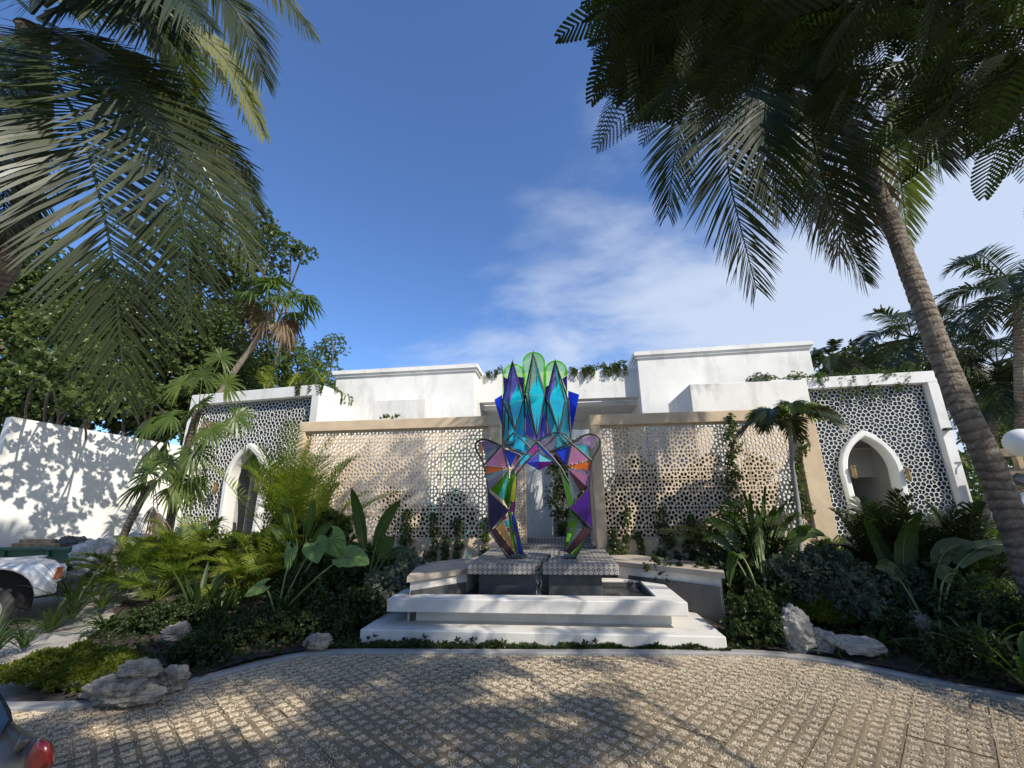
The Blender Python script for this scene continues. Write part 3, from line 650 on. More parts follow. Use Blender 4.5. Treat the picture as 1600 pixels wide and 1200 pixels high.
# ------------------------------------------------------------------ portals with strapwork screens
ua = 0.56; hexpts = []
for (cx_, cy_) in ((0, 0), (.5, math.sqrt(3)/2)):
    hexpts.append((cx_, cy_))
    for k in range(12):
        a = math.radians(30*k); hexpts.append((cx_+.25*math.cos(a), cy_+.25*math.sin(a)))
        a += math.radians(15); rr_ = .415
        hexpts.append((cx_+rr_*math.cos(a), cy_+rr_*math.sin(a)))
    for q in ((.5, .5/math.sqrt(3)), (.5, -.5/math.sqrt(3))): hexpts.append((cx_+q[0], cy_+q[1]))
uniq = []
for p in hexpts:
    p = (p[0] % 1.0, p[1] % math.sqrt(3))
    if all(min(abs(p[0]-q[0]), 1-abs(p[0]-q[0])) > .01 or min(abs(p[1]-q[1]), math.sqrt(3)-abs(p[1]-q[1])) > .01 for q in uniq): uniq.append(p)
HC = periodic_cells(uniq, (1, math.sqrt(3)))
def strap_screen(O, d, n_, u0, u1, v0, v1, arch):
    m = MB(); t_ = 0.0078
    ni = int((u1-u0)/ua)+3; nj = int((v1-v0)/(ua*math.sqrt(3)))+3
    for i in range(-1, ni):
        for j in range(-1, nj):
            for p, cell in HC:
                if cell is None or len(cell) < 3: continue
                c = (p+[i, j*math.sqrt(3)])*ua+[u0, v0]
                if not (u0-.03 < c[0] < u1+.03 and v0-.03 < c[1] < v1+.03): continue
                if arch(c[0], c[1]): continue
                poly = (cell+[i, j*math.sqrt(3)])*ua+[u0, v0]; poly = np.clip(poly, [u0, v0], [u1, v1])
                ce = poly.mean(0); r = np.linalg.norm(poly-ce, axis=1, keepdims=True)+1e-9
                hole = ce+(poly-ce)/r*np.maximum(r-t_*1.12, r*0.18)
                A = lambda q, z: O+q[:, :1]*d+n_*z+np.column_stack([np.zeros((len(q), 2)), q[:, 1]-O[2]])
                k = len(poly); V = np.concatenate([A(poly, .02), A(hole, .02), A(hole, .0)]); i1 = np.arange(k); i2 = (i1+1) % k
                m.add(V, np.concatenate([np.stack([i1, i2, k+i2, k+i1], -1), np.stack([k+i1, k+i2, 2*k+i2, 2*k+i1], -1)]))
    return m
def arch_prof(w, hs, ha, n=14):
    """half outline from the floor to the apex: straight leg, then a pointed curve"""
    R_ = 1.75*w; rise = math.sqrt(R_*R_-(R_-w)**2); hs = ha-rise
    pts = [(w*.93, 0), (w*.95, hs*.4), (w*.985, hs*.8), (w, hs)]
    for k in range(1, n+1):
        z = rise*math.sin(k/n*math.pi/2); x = math.sqrt(max(0, R_*R_-z*z))-(R_-w); pts.append((max(x, 0), hs+z))
    return np.array(pts)
def portal(c0, c1, ztop, zfloor, apex, halfw_px, label, flip=False, xleft_px=None, doors=True):
    A_ = G(*c0, ztop); B_ = G(*c1, ztop); d, n_ = wallframe(A_, B_); A_[2] = 0; W_ = np.linalg.norm((B_-A_)[:2]); R = np.stack([d, -n_, [0, 0, 1]], -1)
    t = thing('portal', label, 'gateway', A_+d*W_/2+[0, 0, zfloor])
    fw = 0.30
    def bx(m, u0, u1, v0, v1, d0, d1, e=.01, val=.5): m.obox(A_+d*(u0+u1)/2+n_*(d0+d1)/2+[0, 0, (v0+v1)/2], (abs(u1-u0)/2, abs(d1-d0)/2, abs(v1-v0)/2), R, e, val)
    m = MB(); bx(m, 0, W_, ztop-fw, ztop, -.45, 0); m.build('lintel', M['white'], t)
    m = MB(); bx(m, 0, fw*.8, 0.1, ztop-fw-.001, -.45, -.002); m.build('pillar', M['white'], t)
    m = MB(); bx(m, W_-fw*.8, W_, .1, ztop-fw-.001, -.45, -.002); m.build('pillar', M['white'], t)
    m = MB(); back = np.array([0, 4.5, 0.0]); q = 0.2
    for Q0 in (A_+d*.001, B_-d*q):
        m = MB()
        ring = np.array([Q0-n_*.452, Q0+d*(q-.001)-n_*.452, Q0+d*(q-.001)-n_*.452+back, Q0-n_*.452+back])+[0, 0, ztop-.002]; ring[:, 2] = ztop-.002
        m.prism(ring, (0, 0, -(ztop-.3)))
        m.build('side_wall', M['white'], t)
    ax, az = onplane(*apex, A_, d, n_); ha = az-zfloor; hw = halfw_px; hs = ha*0.46
    tr = 0.15
    pr = arch_prof(hw, hs, ha); pi = arch_prof(hw-tr, hs, ha-tr*1.15)
    def inside(u, v, pad=0.0):
        h = v-zfloor
        if h >= ha-.02: return False
        w_ = np.interp(h, pr[:, 1], pr[:, 0]); return abs(u-ax) < w_-.07
    u0, u1, v0, v1 = fw*.8, W_-fw*.8, zfloor-.15, ztop-fw
    strap_screen(A_-n_*.195, d, n_, u0, u1, v0, v1, inside).build('strapwork_screen', M['straps'], t)
    # dark backing with the opening left free, in strips
    m = MB(); hz_ = np.r_[np.linspace(zfloor-.2, zfloor+ha-.1, 24), ztop-fw]
    for k in range(len(hz_)-1):
        za, zb2 = hz_[k], hz_[k+1]; w_ = np.interp((za+zb2)/2-zfloor, pr[:, 1], pr[:, 0])-.05 if (za+zb2)/2 < zfloor+ha-.1 else 0
        for (a, b) in (((u0, ax-w_), (ax+w_, u1)) if w_ > .02 else ((u0, u1),)):
            pp = [A_+d*a-n_*.215+[0, 0, za], A_+d*b-n_*.215+[0, 0, za], A_+d*b-n_*.215+[0, 0, zb2], A_+d*a-n_*.215+[0, 0, zb2]]
            m.add(pp, [(0, 1, 2, 3)])
    m.build('backing_glass', M['darkglass'], t)
    # arch trim
    full = lambda pf: np.array([(ax+x, zfloor+z) for x, z in pf]+[(ax-x, zfloor+z) for x, z in pf[::-1][1:]])
    fo, fi = full(pr), full(pi); n2 = len(fo); T3 = lambda q, z: A_+q[:, :1]*d+n_*z+np.column_stack([np.zeros((len(q), 2)), q[:, 1]])
    m = MB(); ro = fo; mid = fo*.5+fi*.5
    rings = [T3(fo, -.21), T3(fo, -.03), T3(fo*.9+fi*.1, -.02), T3(fo*.25+fi*.75, -.02), T3(fi, -.05), T3(fi, -.36)]
    V = np.concatenate(rings); i = np.arange(len(rings)-1)[:, None]*n2; j = np.arange(n2-1)[None, :]
    m.add(V, np.stack([i+j, i+j+1, i+n2+j+1, i+n2+j], -1).reshape(-1, 4)); m.build('arch_trim', M['white'], t)
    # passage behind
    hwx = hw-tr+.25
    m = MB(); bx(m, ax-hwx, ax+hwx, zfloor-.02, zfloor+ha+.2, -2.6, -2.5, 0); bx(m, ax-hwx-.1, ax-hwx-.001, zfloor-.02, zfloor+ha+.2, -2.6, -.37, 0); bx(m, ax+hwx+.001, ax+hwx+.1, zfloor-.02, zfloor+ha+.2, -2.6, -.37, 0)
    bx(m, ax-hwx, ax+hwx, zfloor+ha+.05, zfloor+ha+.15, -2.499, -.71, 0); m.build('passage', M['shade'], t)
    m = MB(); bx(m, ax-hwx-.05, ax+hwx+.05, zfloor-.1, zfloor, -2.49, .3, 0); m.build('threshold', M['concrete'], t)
    hd = ha*0.66
    if doors:
        def leaf(Oc, dd, Wl, mt, nsl=22, hh=hd):
            Rl = frame(dd, (0, 0, 1)); m = MB()
            for (a, b, z0, z1) in ((0, .06, 0, hh), (Wl-.06, Wl, 0, hh), (.06, Wl-.06, 0, .08), (.06, Wl-.06, hh-.08, hh)): m.obox(Oc+dd*(a+b)/2+[0, 0, (z0+z1)/2], ((b-a)/2-.0004, .02, (z1-z0)/2-.0004), Rl, .003)
            dr = m.build('louvred_door', mt, t); sm = None
            for k in range(nsl):
                if sm is None:
                    mm_ = MB(); Rt = Rl@np.array([[1, 0, 0], [0, .7, -.7], [0, .7, .7]]); mm_.obox((0, 0, 0), (Wl/2-.062, .034, .006), Rt, 0); sm = mm_.build('slat', mt); me = sm.data; bpy.data.objects.remove(sm); sm = me
                o = bpy.data.objects.new('slat', sm); COL.objects.link(o); o.parent = dr; p = Oc+dd*Wl/2+[0, 0, .12+(hh-.2)*k/(nsl-1)]; o.location = [float(a-b) for a, b in zip(p, dr['_o'])]
        O1 = A_+d*(ax-hw+tr+.02)-n_*.75+[0, 0, zfloor]; leaf(O1, nrm(d*0.10-n_*1.0), .62, M['white'])
        O2 = A_+d*(ax-.52)-n_*1.75+[0, 0, zfloor]; leaf(O2, d, 1.15, M['doordark'])
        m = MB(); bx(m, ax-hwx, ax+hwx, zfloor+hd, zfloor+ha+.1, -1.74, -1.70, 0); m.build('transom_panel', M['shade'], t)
    else:
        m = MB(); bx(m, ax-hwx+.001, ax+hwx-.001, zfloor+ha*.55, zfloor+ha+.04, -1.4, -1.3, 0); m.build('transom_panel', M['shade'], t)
        m = MB(); bx(m, ax-hwx+.001, ax+hwx-.001, zfloor+ha*.86, zfloor+ha*.87, -1.29, -1.26, 0); m.build('trim_strip', M['white'], t)
    return dict(t=t, A=A_, d=d, n=n_, W=W_, ax=ax, hw=hw, ha=ha, R=R)
M['doordark'] = mat('dark_grey_shutter', (0.075, 0.08, 0.085), 0.5, nscale=3, namt=0.1)
PL = portal((300, 617.5), (501, 600), 4.75, 0.78, (388, 692), 0.66, 'white gateway on the left with star strapwork screen, pointed arch and louvred door')
PR = portal((1200, 594), (1461, 579), 4.75, 0.78, (1350, 672), 0.68, 'white gateway on the right with star strapwork screen and dark open arch', doors=False)
def sconce(p, n_, label):
    t = thing('wall_lamp', label, 'wall lamp', p); m = MB(); c = np.array(p)+n_*.05
    m.lathe([(0, -.16), (.03, -.15), (.045, -.08), (.04, .10), (.055, .12), (.055, .16), (0, .17)], c, 10); m.build('lamp_body', M['brass'], t)
    m = MB(); m.obox(np.array(p)+n_*.01, (.035, .012, .11), frame(np.cross(n_, [0, 0, 1]), (0, 0, 1)), .003); m.build('back_plate', M['brass'], t)
def on_portal(p, x, y, off): u_, z_ = onplane(x, y, p['A'], p['d'], p['n']); q = p['A']+p['d']*u_+p['n']*off; q[2] = z_; return q
sconce(on_portal(PL, 338, 763, -.01), PL['n'], 'slim brass wall lamp on the left side of the arch with the louvred door')
sconce(on_portal(PL, 403, 756, -.01), PL['n'], 'slim brass wall lamp on the right side of the arch with the louvred door')
sconce(on_portal(PR, 1334, 738, -.01), PR['n'], 'slim brass wall lamp on the left side of the dark open arch')
sconce(on_portal(PR, 1418, 742, -.01), PR['n'], 'slim brass wall lamp on the right side of the dark open arch')

# ------------------------------------------------------------------ plain boundary wall on the left
a0 = G(18, 651, 3.5); a1 = PL['A']+[0, 0, 3.5]-PL['d']*.02
lw = thing('boundary_wall', 'tall plain white rendered wall with leaf shadows at the far left', 'wall', (a0*[1, 1, 0]+a1*[1, 1, 0])/2+[0, 0, .4])
e1 = G(270, 695, 3.5)
z1 = np.interp(np.linalg.norm((a1-a0)[:2]), [0, np.linalg.norm((e1-a0)[:2])], [3.5, 3.5])
d_ = nrm((a1-a0)*[1, 1, 0]); nn = np.array([d_[1], -d_[0], 0]); p_end, z_end = onplane(268, 695, a0*[1, 1, 0], d_, nn)
e = a1.copy(); e[2] = z_end
ringw = np.array([a0*[1, 1, 0]+[0, 0, .1], e*[1, 1, 0]+[0, 0, .1], e, a0])
m = MB(); m.prism(ringw, -nn*.25 if nn@a0 < 0 else nn*.25); m.build('wall_face', M['white'], lw)
print('boundary', a0, e, 'portals', PL['A'], PR['A'], PL['W'], PR['W'], PL['ax'], PR['ax'], PL['ha'], PR['ha'], 'towers', LA, LB, RA, RB, zt_, zb_)
# ------------------------------------------------------------------ sculpture of coloured translucent panels in a dark steel frame
def film(name, col, col2, op=0.30):
    m = bpy.data.materials.new(name); m.use_nodes = True; t = m.node_tree; n = t.nodes; l = t.links; n.clear(); o = n.new('ShaderNodeOutputMaterial')
    tr = n.new('ShaderNodeBsdfTransparent'); b = n.new('ShaderNodeBsdfPrincipled'); mx = n.new('ShaderNodeMixShader'); tl = n.new('ShaderNodeBsdfTranslucent')
    lw_ = n.new('ShaderNodeLayerWeight'); lw_.inputs[0].default_value = 0.35
    c = n.new('ShaderNodeMix'); c.data_type = 'RGBA'; l.new(lw_.outputs['Facing'], c.inputs[0]); c.inputs[6].default_value = (*col, 1); c.inputs[7].default_value = (*col2, 1)
    tcx = n.new('ShaderNodeTexCoord'); no = n.new('ShaderNodeTexNoise'); no.inputs['Scale'].default_value = 2.3; no.inputs['Detail'].default_value = 3; no.inputs['Distortion'].default_value = 1.2; l.new(tcx.outputs['Object'], no.inputs['Vector'])
    mr_ = n.new('ShaderNodeMapRange'); mr_.inputs[1].default_value = .42; mr_.inputs[2].default_value = .62; mr_.inputs[3].default_value = 0.0; mr_.inputs[4].default_value = .55; l.new(no.outputs[0], mr_.inputs[0])
    c2 = n.new('ShaderNodeMix'); c2.data_type = 'RGBA'; l.new(mr_.outputs[0], c2.inputs[0]); l.new(c.outputs[2], c2.inputs[6]); c2.inputs[7].default_value = (*col2, 1)
    l.new(c2.outputs[2], tr.inputs[0]); l.new(c2.outputs[2], b.inputs['Base Color']); l.new(c2.outputs[2], tl.inputs[0]); b.inputs['Roughness'].default_value = 0.08; b.inputs['Specular IOR Level'].default_value = 0.8
    ms = n.new('ShaderNodeMixShader'); ms.inputs[0].default_value = .5; l.new(b.outputs[0], ms.inputs[1]); l.new(tl.outputs[0], ms.inputs[2])
    mx.inputs[0].default_value = op; l.new(tr.outputs[0], mx.inputs[1]); l.new(ms.outputs[0], mx.inputs[2]); l.new(mx.outputs[0], o.inputs[0]); return m
FM = {
 'cyan': film('cyan_film', (0.02, 0.90, 0.98), (0.06, 0.62, 0.95), .66), 'teal': film('teal_film', (0.22, 0.82, 0.86), (0.22, 0.66, 0.84), .32),
 'blue': film('blue_film', (0.01, 0.06, 0.80), (0.02, 0.16, 0.92), .60), 'navy': film('navy_film', (0.02, 0.015, 0.12), (0.05, 0.03, 0.28), .60),
 'purple': film('purple_film', (0.50, 0.30, 0.95), (0.30, 0.45, 0.96), .40), 'violet': film('violet_film', (0.11, 0.01, 0.36), (0.17, 0.02, 0.50), .55),
 'pink': film('pink_film', (0.85, 0.45, 0.60), (0.62, 0.40, 0.80), .45), 'mauve': film('mauve_film', (0.62, 0.52, 0.68), (0.48, 0.50, 0.70), .30),
 'orange': film('orange_film', (0.85, 0.26, 0.01), (0.60, 0.15, 0.01), .65), 'yellow': film('yellow_film', (0.95, 0.90, 0.04), (0.80, 0.85, 0.05), .55),
 'green': film('green_film', (0.20, 0.50, 0.03), (0.10, 0.36, 0.05), .42), 'lime': film('lime_film', (0.80, 0.97, 0.72), (0.62, 0.93, 0.40), .20),
 'limeedge': film('lime_edge_film', (0.40, 0.95, 0.10), (0.45, 0.95, 0.12), .65), 'grey': film('smoke_film', (0.62, 0.70, 0.74), (0.50, 0.62, 0.68), .22),
 'brown': film('plum_film', (0.13, 0.055, 0.085), (0.20, 0.08, 0.10), .55), 'gold': film('gold_film', (0.80, 0.55, 0.22), (0.85, 0.62, 0.40), .55),
 'magenta': film('magenta_film', (0.75, 0.10, 0.62), (0.55, 0.08, 0.70), .5), 'aqua': film('aqua_film', (0.35, 0.90, 0.85), (0.3, 0.8, 0.9), .45),
}
YF, YB = 6.78, 7.22
scp = thing('sculpture', 'tall open hand sculpture of coloured translucent panels in a dark frame on the fountain', 'sculpture', (-.37, 7.0, SZ))
def SP(x, y, off=0.0): return P(x, y, YF+off)
def pan(pts, mtl, off=0.0, offs=None, name='panel'):
    m = MB(); q = np.array([SP(x, y, (offs[i] if offs else off)) for i, (x, y) in enumerate(pts)])
    c = q.mean(0); nn_ = nrm(np.cross(q[1]-q[0], q[2]-q[0])); q = c+(q-c)*0.985
    if len(q) > 3 and offs:
        for i in range(1, len(q)-1): m.prism(q[[0, i, i+1]], nn_*0.004)
        o = m.build(name, FM[mtl], scp)
    else: o = m.prism(q, nn_*0.004).build(name, FM[mtl], scp)
    return o
def bar(pts, w=0.014,  off=0.0, offs=None, name='frame_bar', n=6):
    q = [SP(x, y, (offs[i] if offs else off)) for i, (x, y) in enumerate(pts)]
    m = MB(); m.tube(q, w*1.18, n); m.build(name, M['metal'], scp)
# --- fingers
fing = [((800.7, 565.3), (785.3, 626.7), (818.7, 622.7), (804.7, 673.5), [(810, 597), (795.5, 630), (806.5, 671), (818, 625)], 803, 586, 17.8, 640),
        ((833.3, 551.3), (820, 614.7), (852, 618.7), (839.3, 688), [(838.5, 588), (826, 617), (839, 685), (851, 617)], 834, 567.5, 17.8, 630),
        ((867.3, 564.7), (853.3, 625.3), (887.3, 625.3), (873.3, 674.7), [(869.5, 592), (858, 627), (873.5, 672), (883, 627)], 868.5, 580.5, 17.6, 630)]
for k, (T_, L_, R_, B_, inner, gx_, gyc, gr, gb) in enumerate(fing):
    ol, orr = 0.16, 0.14
    bar([T_, L_, B_], .0125, offs=[0, .10, 0]); bar([T_, R_, B_], .0125, offs=[0, .10, 0])
    bar([T_, inner[1], B_], .009, offs=[0, -.04, 0]); bar([T_, inner[3], B_], .009, offs=[0, -.04, 0])
    c1_, c2_ = [('purple', 'teal'), ('grey', 'teal'), ('purple', 'teal')][k]
    pan([T_, L_, inner[1], inner[0]], c1_, offs=[0, .10, -.04, 0]); pan([L_, B_, inner[1]], 'grey', offs=[.10, 0, -.04])
    pan([T_, inner[0], inner[3], R_], c2_, offs=[0, 0, -.04, .10]); pan([R_, inner[3], B_], 'teal', offs=[.10, -.04, 0])
    pan([inner[0], inner[1], inner[3]], 'cyan', offs=[0, -.04, -.04]); pan([inner[1], inner[2], inner[3]], 'cyan', offs=[-.04, 0, -.04])
    bar([inner[0], inner[2]], .004, offs=[-.02, -.02], name='seam_bar', n=4)
    bar([T_, (T_[0]+.5, T_[1]-4)], .004, name='tip', n=5)
    # rounded back plates, edge ring of brighter film
    th = np.linspace(math.pi, 0, 19); arc = [(gx_+gr*math.cos(a), gyc-gr*math.sin(a)) for a in th]; arc2 = [(gx_+(gr-2.6)*math.cos(a), gyc-(gr-2.6)*math.sin(a)) for a in th]
    yb_ = 632
    outer = arc+[(gx_+gr, yb_)]; pts = [(gx_-gr, yb_)]+arc+[(gx_+gr, yb_)]
    m = MB(); q = np.array([P(x, y, YB+.02*k) for x, y in [(gx_-gr+2.6, yb_)]+arc2+[(gx_+gr-2.6, yb_)]]); m.prism(q, (0, .004, 0)); m.build('back_plate', FM['lime'], scp)
    m = MB(); o_ = [(gx_-gr, yb_)]+arc+[(gx_+gr, yb_)]; i_ = [(gx_-gr+2.6, yb_)]+arc2+[(gx_+gr-2.6, yb_)]
    Vo = np.array([P(x, y, YB+.02*k) for x, y in o_]); Vi = np.array([P(x, y, YB+.02*k) for x, y in i_]); nn_ = len(o_); V = np.concatenate([Vo, Vi, Vi+[0, .006, 0], Vo+[0, .006, 0]])
    Fq = [(r_*nn_+i, r_*nn_+i+1, (r_+1) % 4*nn_+i+1, (r_+1) % 4*nn_+i) for r_ in range(4) for i in range(nn_-1)]; m.add(V, Fq); m.build('plate_edge', FM['limeedge'], scp)
# violet quarter panels between finger tops, blue wings, teal back plate
pan([(808, 588), (819, 590), (818, 622)], 'violet', .25); pan([(786, 588), (797, 594), (788, 624)], 'violet', .3)
pan([(878, 592), (886, 587), (886.5, 612)], 'violet', .3); pan([(852, 604), (858, 602), (852, 624)], 'violet', .3)
pan([(772.3, 624.3), (784.6, 616.5), (786, 672)], 'blue', .36); pan([(772.3, 624.3), (786, 672), (785.5, 634)], 'blue', .38)
pan([(887.5, 610), (905.2, 616), (892.8, 678), (888.5, 672)], 'blue', .36)
pan([(786, 629), (888, 627), (890, 700), (787, 700)], 'teal', .40)
pan([(796, 628), (820, 628), (820, 682), (796, 690)], 'cyan', .20); pan([(857, 628), (887, 628), (889, 690), (857, 684)], 'teal', .22)
pan([(820, 640), (839, 688), (822, 680)], 'purple', .12); pan([(852, 640), (855, 680), (840, 688)], 'purple', .12); pan([(822, 630), (834, 678), (826, 682)], 'violet', .16); pan([(846, 636), (852, 660), (842, 682)], 'blue', .15)
pan([(855, 655), (866, 690), (856, 684)], 'pink', .1)
for a, b, w_ in (((785.3, 626.7), (785.8, 694), .013), ((794.5, 622), (795, 697), .010), ((819.5, 618), (820.5, 682), .012), ((853, 622), (855, 681), .012), ((888, 624), (892.5, 692), .014)):
    bar([a, b], w_, offs=[.10, .03])
A, B, C = (785, 695), (893.3, 692.5), (839.3, 690)
# --- palm
pan([(803, 677), (838, 689), (839, 696), (818, 713), (797, 698)], 'teal', .02); pan([(806, 680), (822, 684), (818, 704), (802, 700)], 'cyan', -.01)
pan([(822, 682), (838.5, 691), (826, 703)], 'grey', -.01); pan([(814, 690), (828, 706), (818, 714), (806, 704)], 'purple', .03)
pan([(840, 690), (872, 676), (866, 702), (858, 712)], 'grey', .02); pan([(842, 692), (854, 684), (862, 700), (852, 704)], 'mauve', -.01)
pan([(858, 684), (870, 680), (866, 700), (862, 697)], 'magenta', .03); pan([(871, 680), (879, 681), (878, 702), (869, 700)], 'teal', .02)
pan([(802, 722), (838, 694), (841, 702), (806, 737)], 'pink', 0.01); pan([(812, 716), (824, 706), (828, 713), (812, 729)], 'cyan', -.01); pan([(826, 704), (838, 695), (841, 701), (830, 710)], 'magenta', -.01)
pan([(841, 694), (862, 708), (882, 737), (877, 734), (845, 702)], 'mauve', 0.01); pan([(842, 696), (852, 701), (864, 716), (852, 709)], 'blue', -.01)
bar([A, (802.5, 676), (820, 691), (829, 701)]); bar([A, (806, 705), (826, 711)], .012); bar([(795, 698), (811, 684), (802.5, 676)], .010)
bar([(798, 698), (816, 684), (822, 680)], .010, .06); bar([(822, 682), C], .012)
bar([B, (873.5, 675), (858, 692), (845, 702)], .012); bar([B, (872, 700), (858, 706)], .012); bar([(873.5, 675), (886, 680), (892, 690)], .010); bar([(873.5, 675), (857, 678), C], .011); bar([(876, 682), (890, 697)], .009)
bar([C, (810, 724), (800, 742)], .014); bar([(842, 702), (822, 722), (806, 742)], .012, .02); bar([C, (862, 713), (876, 730), (888, 752)], .014); bar([(824, 705), (830, 712)], .009); bar([(815, 715), (823, 721)], .009)
# --- side lobes
def smoothpx(pts, n=5):
    q = np.array(pts, float)
    for _ in range(2):
        o_ = [q[0]]
        for i in range(len(q)-1): o_ += [q[i]*.75+q[i+1]*.25, q[i]*.25+q[i+1]*.75]
        o_.append(q[-1]); q = np.array(o_)
    return [tuple(p) for p in q]
lobL = smoothpx([(782, 696), (767, 689), (755, 686), (746, 689), (742.5, 695), (744, 703), (750, 713), (756.5, 725), (758, 738)])
lobR = smoothpx([(894, 692), (905, 685), (915, 679.5), (923, 678), (932, 680), (937.5, 686), (938, 693), (935, 701), (929, 710), (924.5, 720), (922.5, 736)])
bar(lobL, .015); bar(lobR, .015); bar(lobL[4:-6], .009, .30); bar(lobR[4:-8], .009, .30)
bar([A, (757, 726)], .014); bar([A, (793.5, 731)], .014); bar([B, (924, 719)], .014); bar([B, (885, 729)], .014)
bar([(745, 692), (746.5, 691)], .009, offs=[0, .3]); bar([(937, 690), (936, 690)], .009, offs=[0, .3])
pan([(783, 697), (765, 690), (751, 690), (758, 712)], 'mauve', .12); pan([(764, 690), (750, 690), (746, 695), (757, 700)], 'pink', .2); pan([(746, 695), (752, 694), (757, 722)], 'gold', .16)
pan([(782, 698), (759, 701), (758, 724)], 'grey', .03); pan([(784, 698), (758, 727), (792, 731)], 'pink', 0.0); pan([(770, 712), (786, 706), (791, 730), (775, 729)], 'mauve', .05)
pan([(786, 701), (808.5, 709), (797.5, 731)], 'blue', .04); pan([(808.5, 709), (816, 713), (800, 728)], 'brown', .02); pan([(790, 704), (806, 709), (797, 729)], 'navy', .10)
pan([(758, 728), (793, 731.5), (776, 737), (760, 741)], 'orange', .02); pan([(758, 728), (768, 729), (764, 741)], 'orange', .08)
pan([(895, 693), (916, 682), (934, 683), (928, 704)], 'mauve', .12); pan([(917, 682), (933, 683), (920, 690)], 'magenta', .2); pan([(935, 686), (928, 708), (924, 716)], 'mauve', .18); pan([(898, 695), (916, 695), (922, 717)], 'teal', .08)
pan([(893, 695), (887, 727), (922, 718)], 'pink', 0.0); pan([(893.5, 696), (905, 704), (893, 706)], 'limeedge', .03); pan([(892, 707), (904, 706), (914, 717), (890, 722)], 'purple', .06)
pan([(867, 703), (891, 697), (884.5, 728)], 'blue', .04); pan([(870, 706), (889, 702), (883, 727)], 'blue', .12); pan([(862, 703), (868, 703), (882, 729)], 'brown', .02)
pan([(886, 728.5), (923, 720), (922, 735), (902, 733)], 'orange', .02); pan([(908, 731), (922, 728), (922, 735)], 'orange', .08)
# --- fans above the knees
o1, o2 = (800, 730), (882, 729)
fl = [(760, 742), (762, 752), (766, 765), (779, 775), (787, 782), (794, 795)]; cl = ['grey', 'mauve', 'green', 'teal', 'green']
for i in range(5): pan([(797-i*.3, 732+i*.5), fl[i], fl[i+1]], cl[i], offs=[-.02, .05-.03*(i % 2), .05])
pan([(758, 738), (796, 733), (761, 748)], 'teal', .04); pan([(776, 739), (790, 737), (775, 744)], 'aqua', .08)
pan([(803, 731), (807, 745), (795, 796), (793, 792)], 'green', 0.0); pan([(799, 733), (804, 733), (796, 790), (789, 785)], 'green', .05)
fr = [(922, 735), (921, 743), (918, 762), (907, 770), (900, 776), (891, 793)]; cr = ['mauve', 'pink', 'brown', 'grey', 'grey']
for i in range(5): pan([(886+i*.3, 731+i*.5), fr[i], fr[i+1]], cr[i], offs=[-.02, .05-.03*(i % 2), .05])
pan([(875, 731), (881, 733), (896, 785), (889, 796)], 'green', 0.0); pan([(873, 732), (878, 732), (890, 790)], 'limeedge', .06); pan([(893, 775), (898, 778), (893, 790)], 'blue', .05)
bar([(757.5, 728), (763.5, 768)], .012); bar([(923, 736), (921, 761)], .012)
# --- knees and lower legs
pan([(763.5, 769), (794.5, 797), (764.5, 829.5)], 'navy', offs=[0, -.10, 0]); pan([(763.5, 769), (778, 800), (764.5, 829.5)], 'navy', .12); pan([(779, 792), (792, 797), (781, 807)], 'blue', -.02)
pan([(920.5, 761), (891, 793.5), (925, 826.5)], 'violet', offs=[0, -.10, 0]); pan([(920, 764), (905, 795), (924, 822)], 'violet', .12)
for q in ([(763.5, 769), (794.5, 797), (764.5, 829.5)], [(920.5, 761), (891, 793.5), (925, 826.5)]): bar(q, .009, offs=[0, -.1, 0])
bar([(763.5, 767), (764.5, 829.5), (795.5, 874)], .013); bar([(921, 761), (925.5, 827), (896.5, 875)], .012)
pan([(765, 830), (774.5, 825), (811, 873), (797, 872)], 'brown', .0); pan([(765, 832), (778, 850), (790, 871), (794, 872)], 'limeedge', .06)
pan([(775, 824.5), (785, 816), (797, 840), (809, 869)], 'gold', .03); pan([(784, 808), (789, 804), (792, 809), (786, 814)], 'magenta', .04); pan([(787, 815), (794, 812), (797, 825), (791, 822)], 'teal', .05); pan([(791, 825), (797, 824), (799, 832), (794, 832)], 'magenta', .05)
pan([(793.5, 798), (798, 800), (813, 872), (808, 868), (797, 838)], 'green', -.02)
pan([(797, 806), (802.5, 803), (809, 832), (817, 872), (812, 870), (803, 838)], 'blue', .04); pan([(803, 828), (808, 833), (809, 840), (805, 838)], 'mauve', .02)
pan([(806.5, 742), (805, 784), (797, 783), (801, 756)], 'yellow', -.05); pan([(797.5, 783), (803.5, 784), (802, 800), (796, 800)], 'magenta', .02)
bar([(808, 738), (804, 785), (803, 802), (819, 873)], .013); bar([(806, 745), (797, 795), (794.5, 797), (810, 874)], .010, -.02); bar([(794.5, 797), (774.5, 825), (765, 830)], .007)
pan([(889, 796), (903, 808), (899, 830), (881.5, 863)], 'green', -.01); pan([(903, 808), (913, 822), (883, 862)], 'grey', .02)
pan([(925, 828.5), (914, 822), (883, 862), (890, 867)], 'brown', -.01); pan([(925, 830), (897.5, 874), (892, 866)], 'limeedge', .04); pan([(919, 835), (896, 874), (893, 868)], 'green', .0)
for (x, y) in ((895.5, 810), (892.5, 827), (889.5, 836), (888, 843)): pan([(x-3.2, y-3), (x+3.2, y-3), (x+3, y+3.5), (x-3.5, y+3.5)], 'grey' if y < 830 else 'limeedge', -.03)
bar([(874, 730), (889, 796), (881.5, 864)], .009, -.01); bar([(891, 793.5), (913, 822), (925.5, 827)], .007)
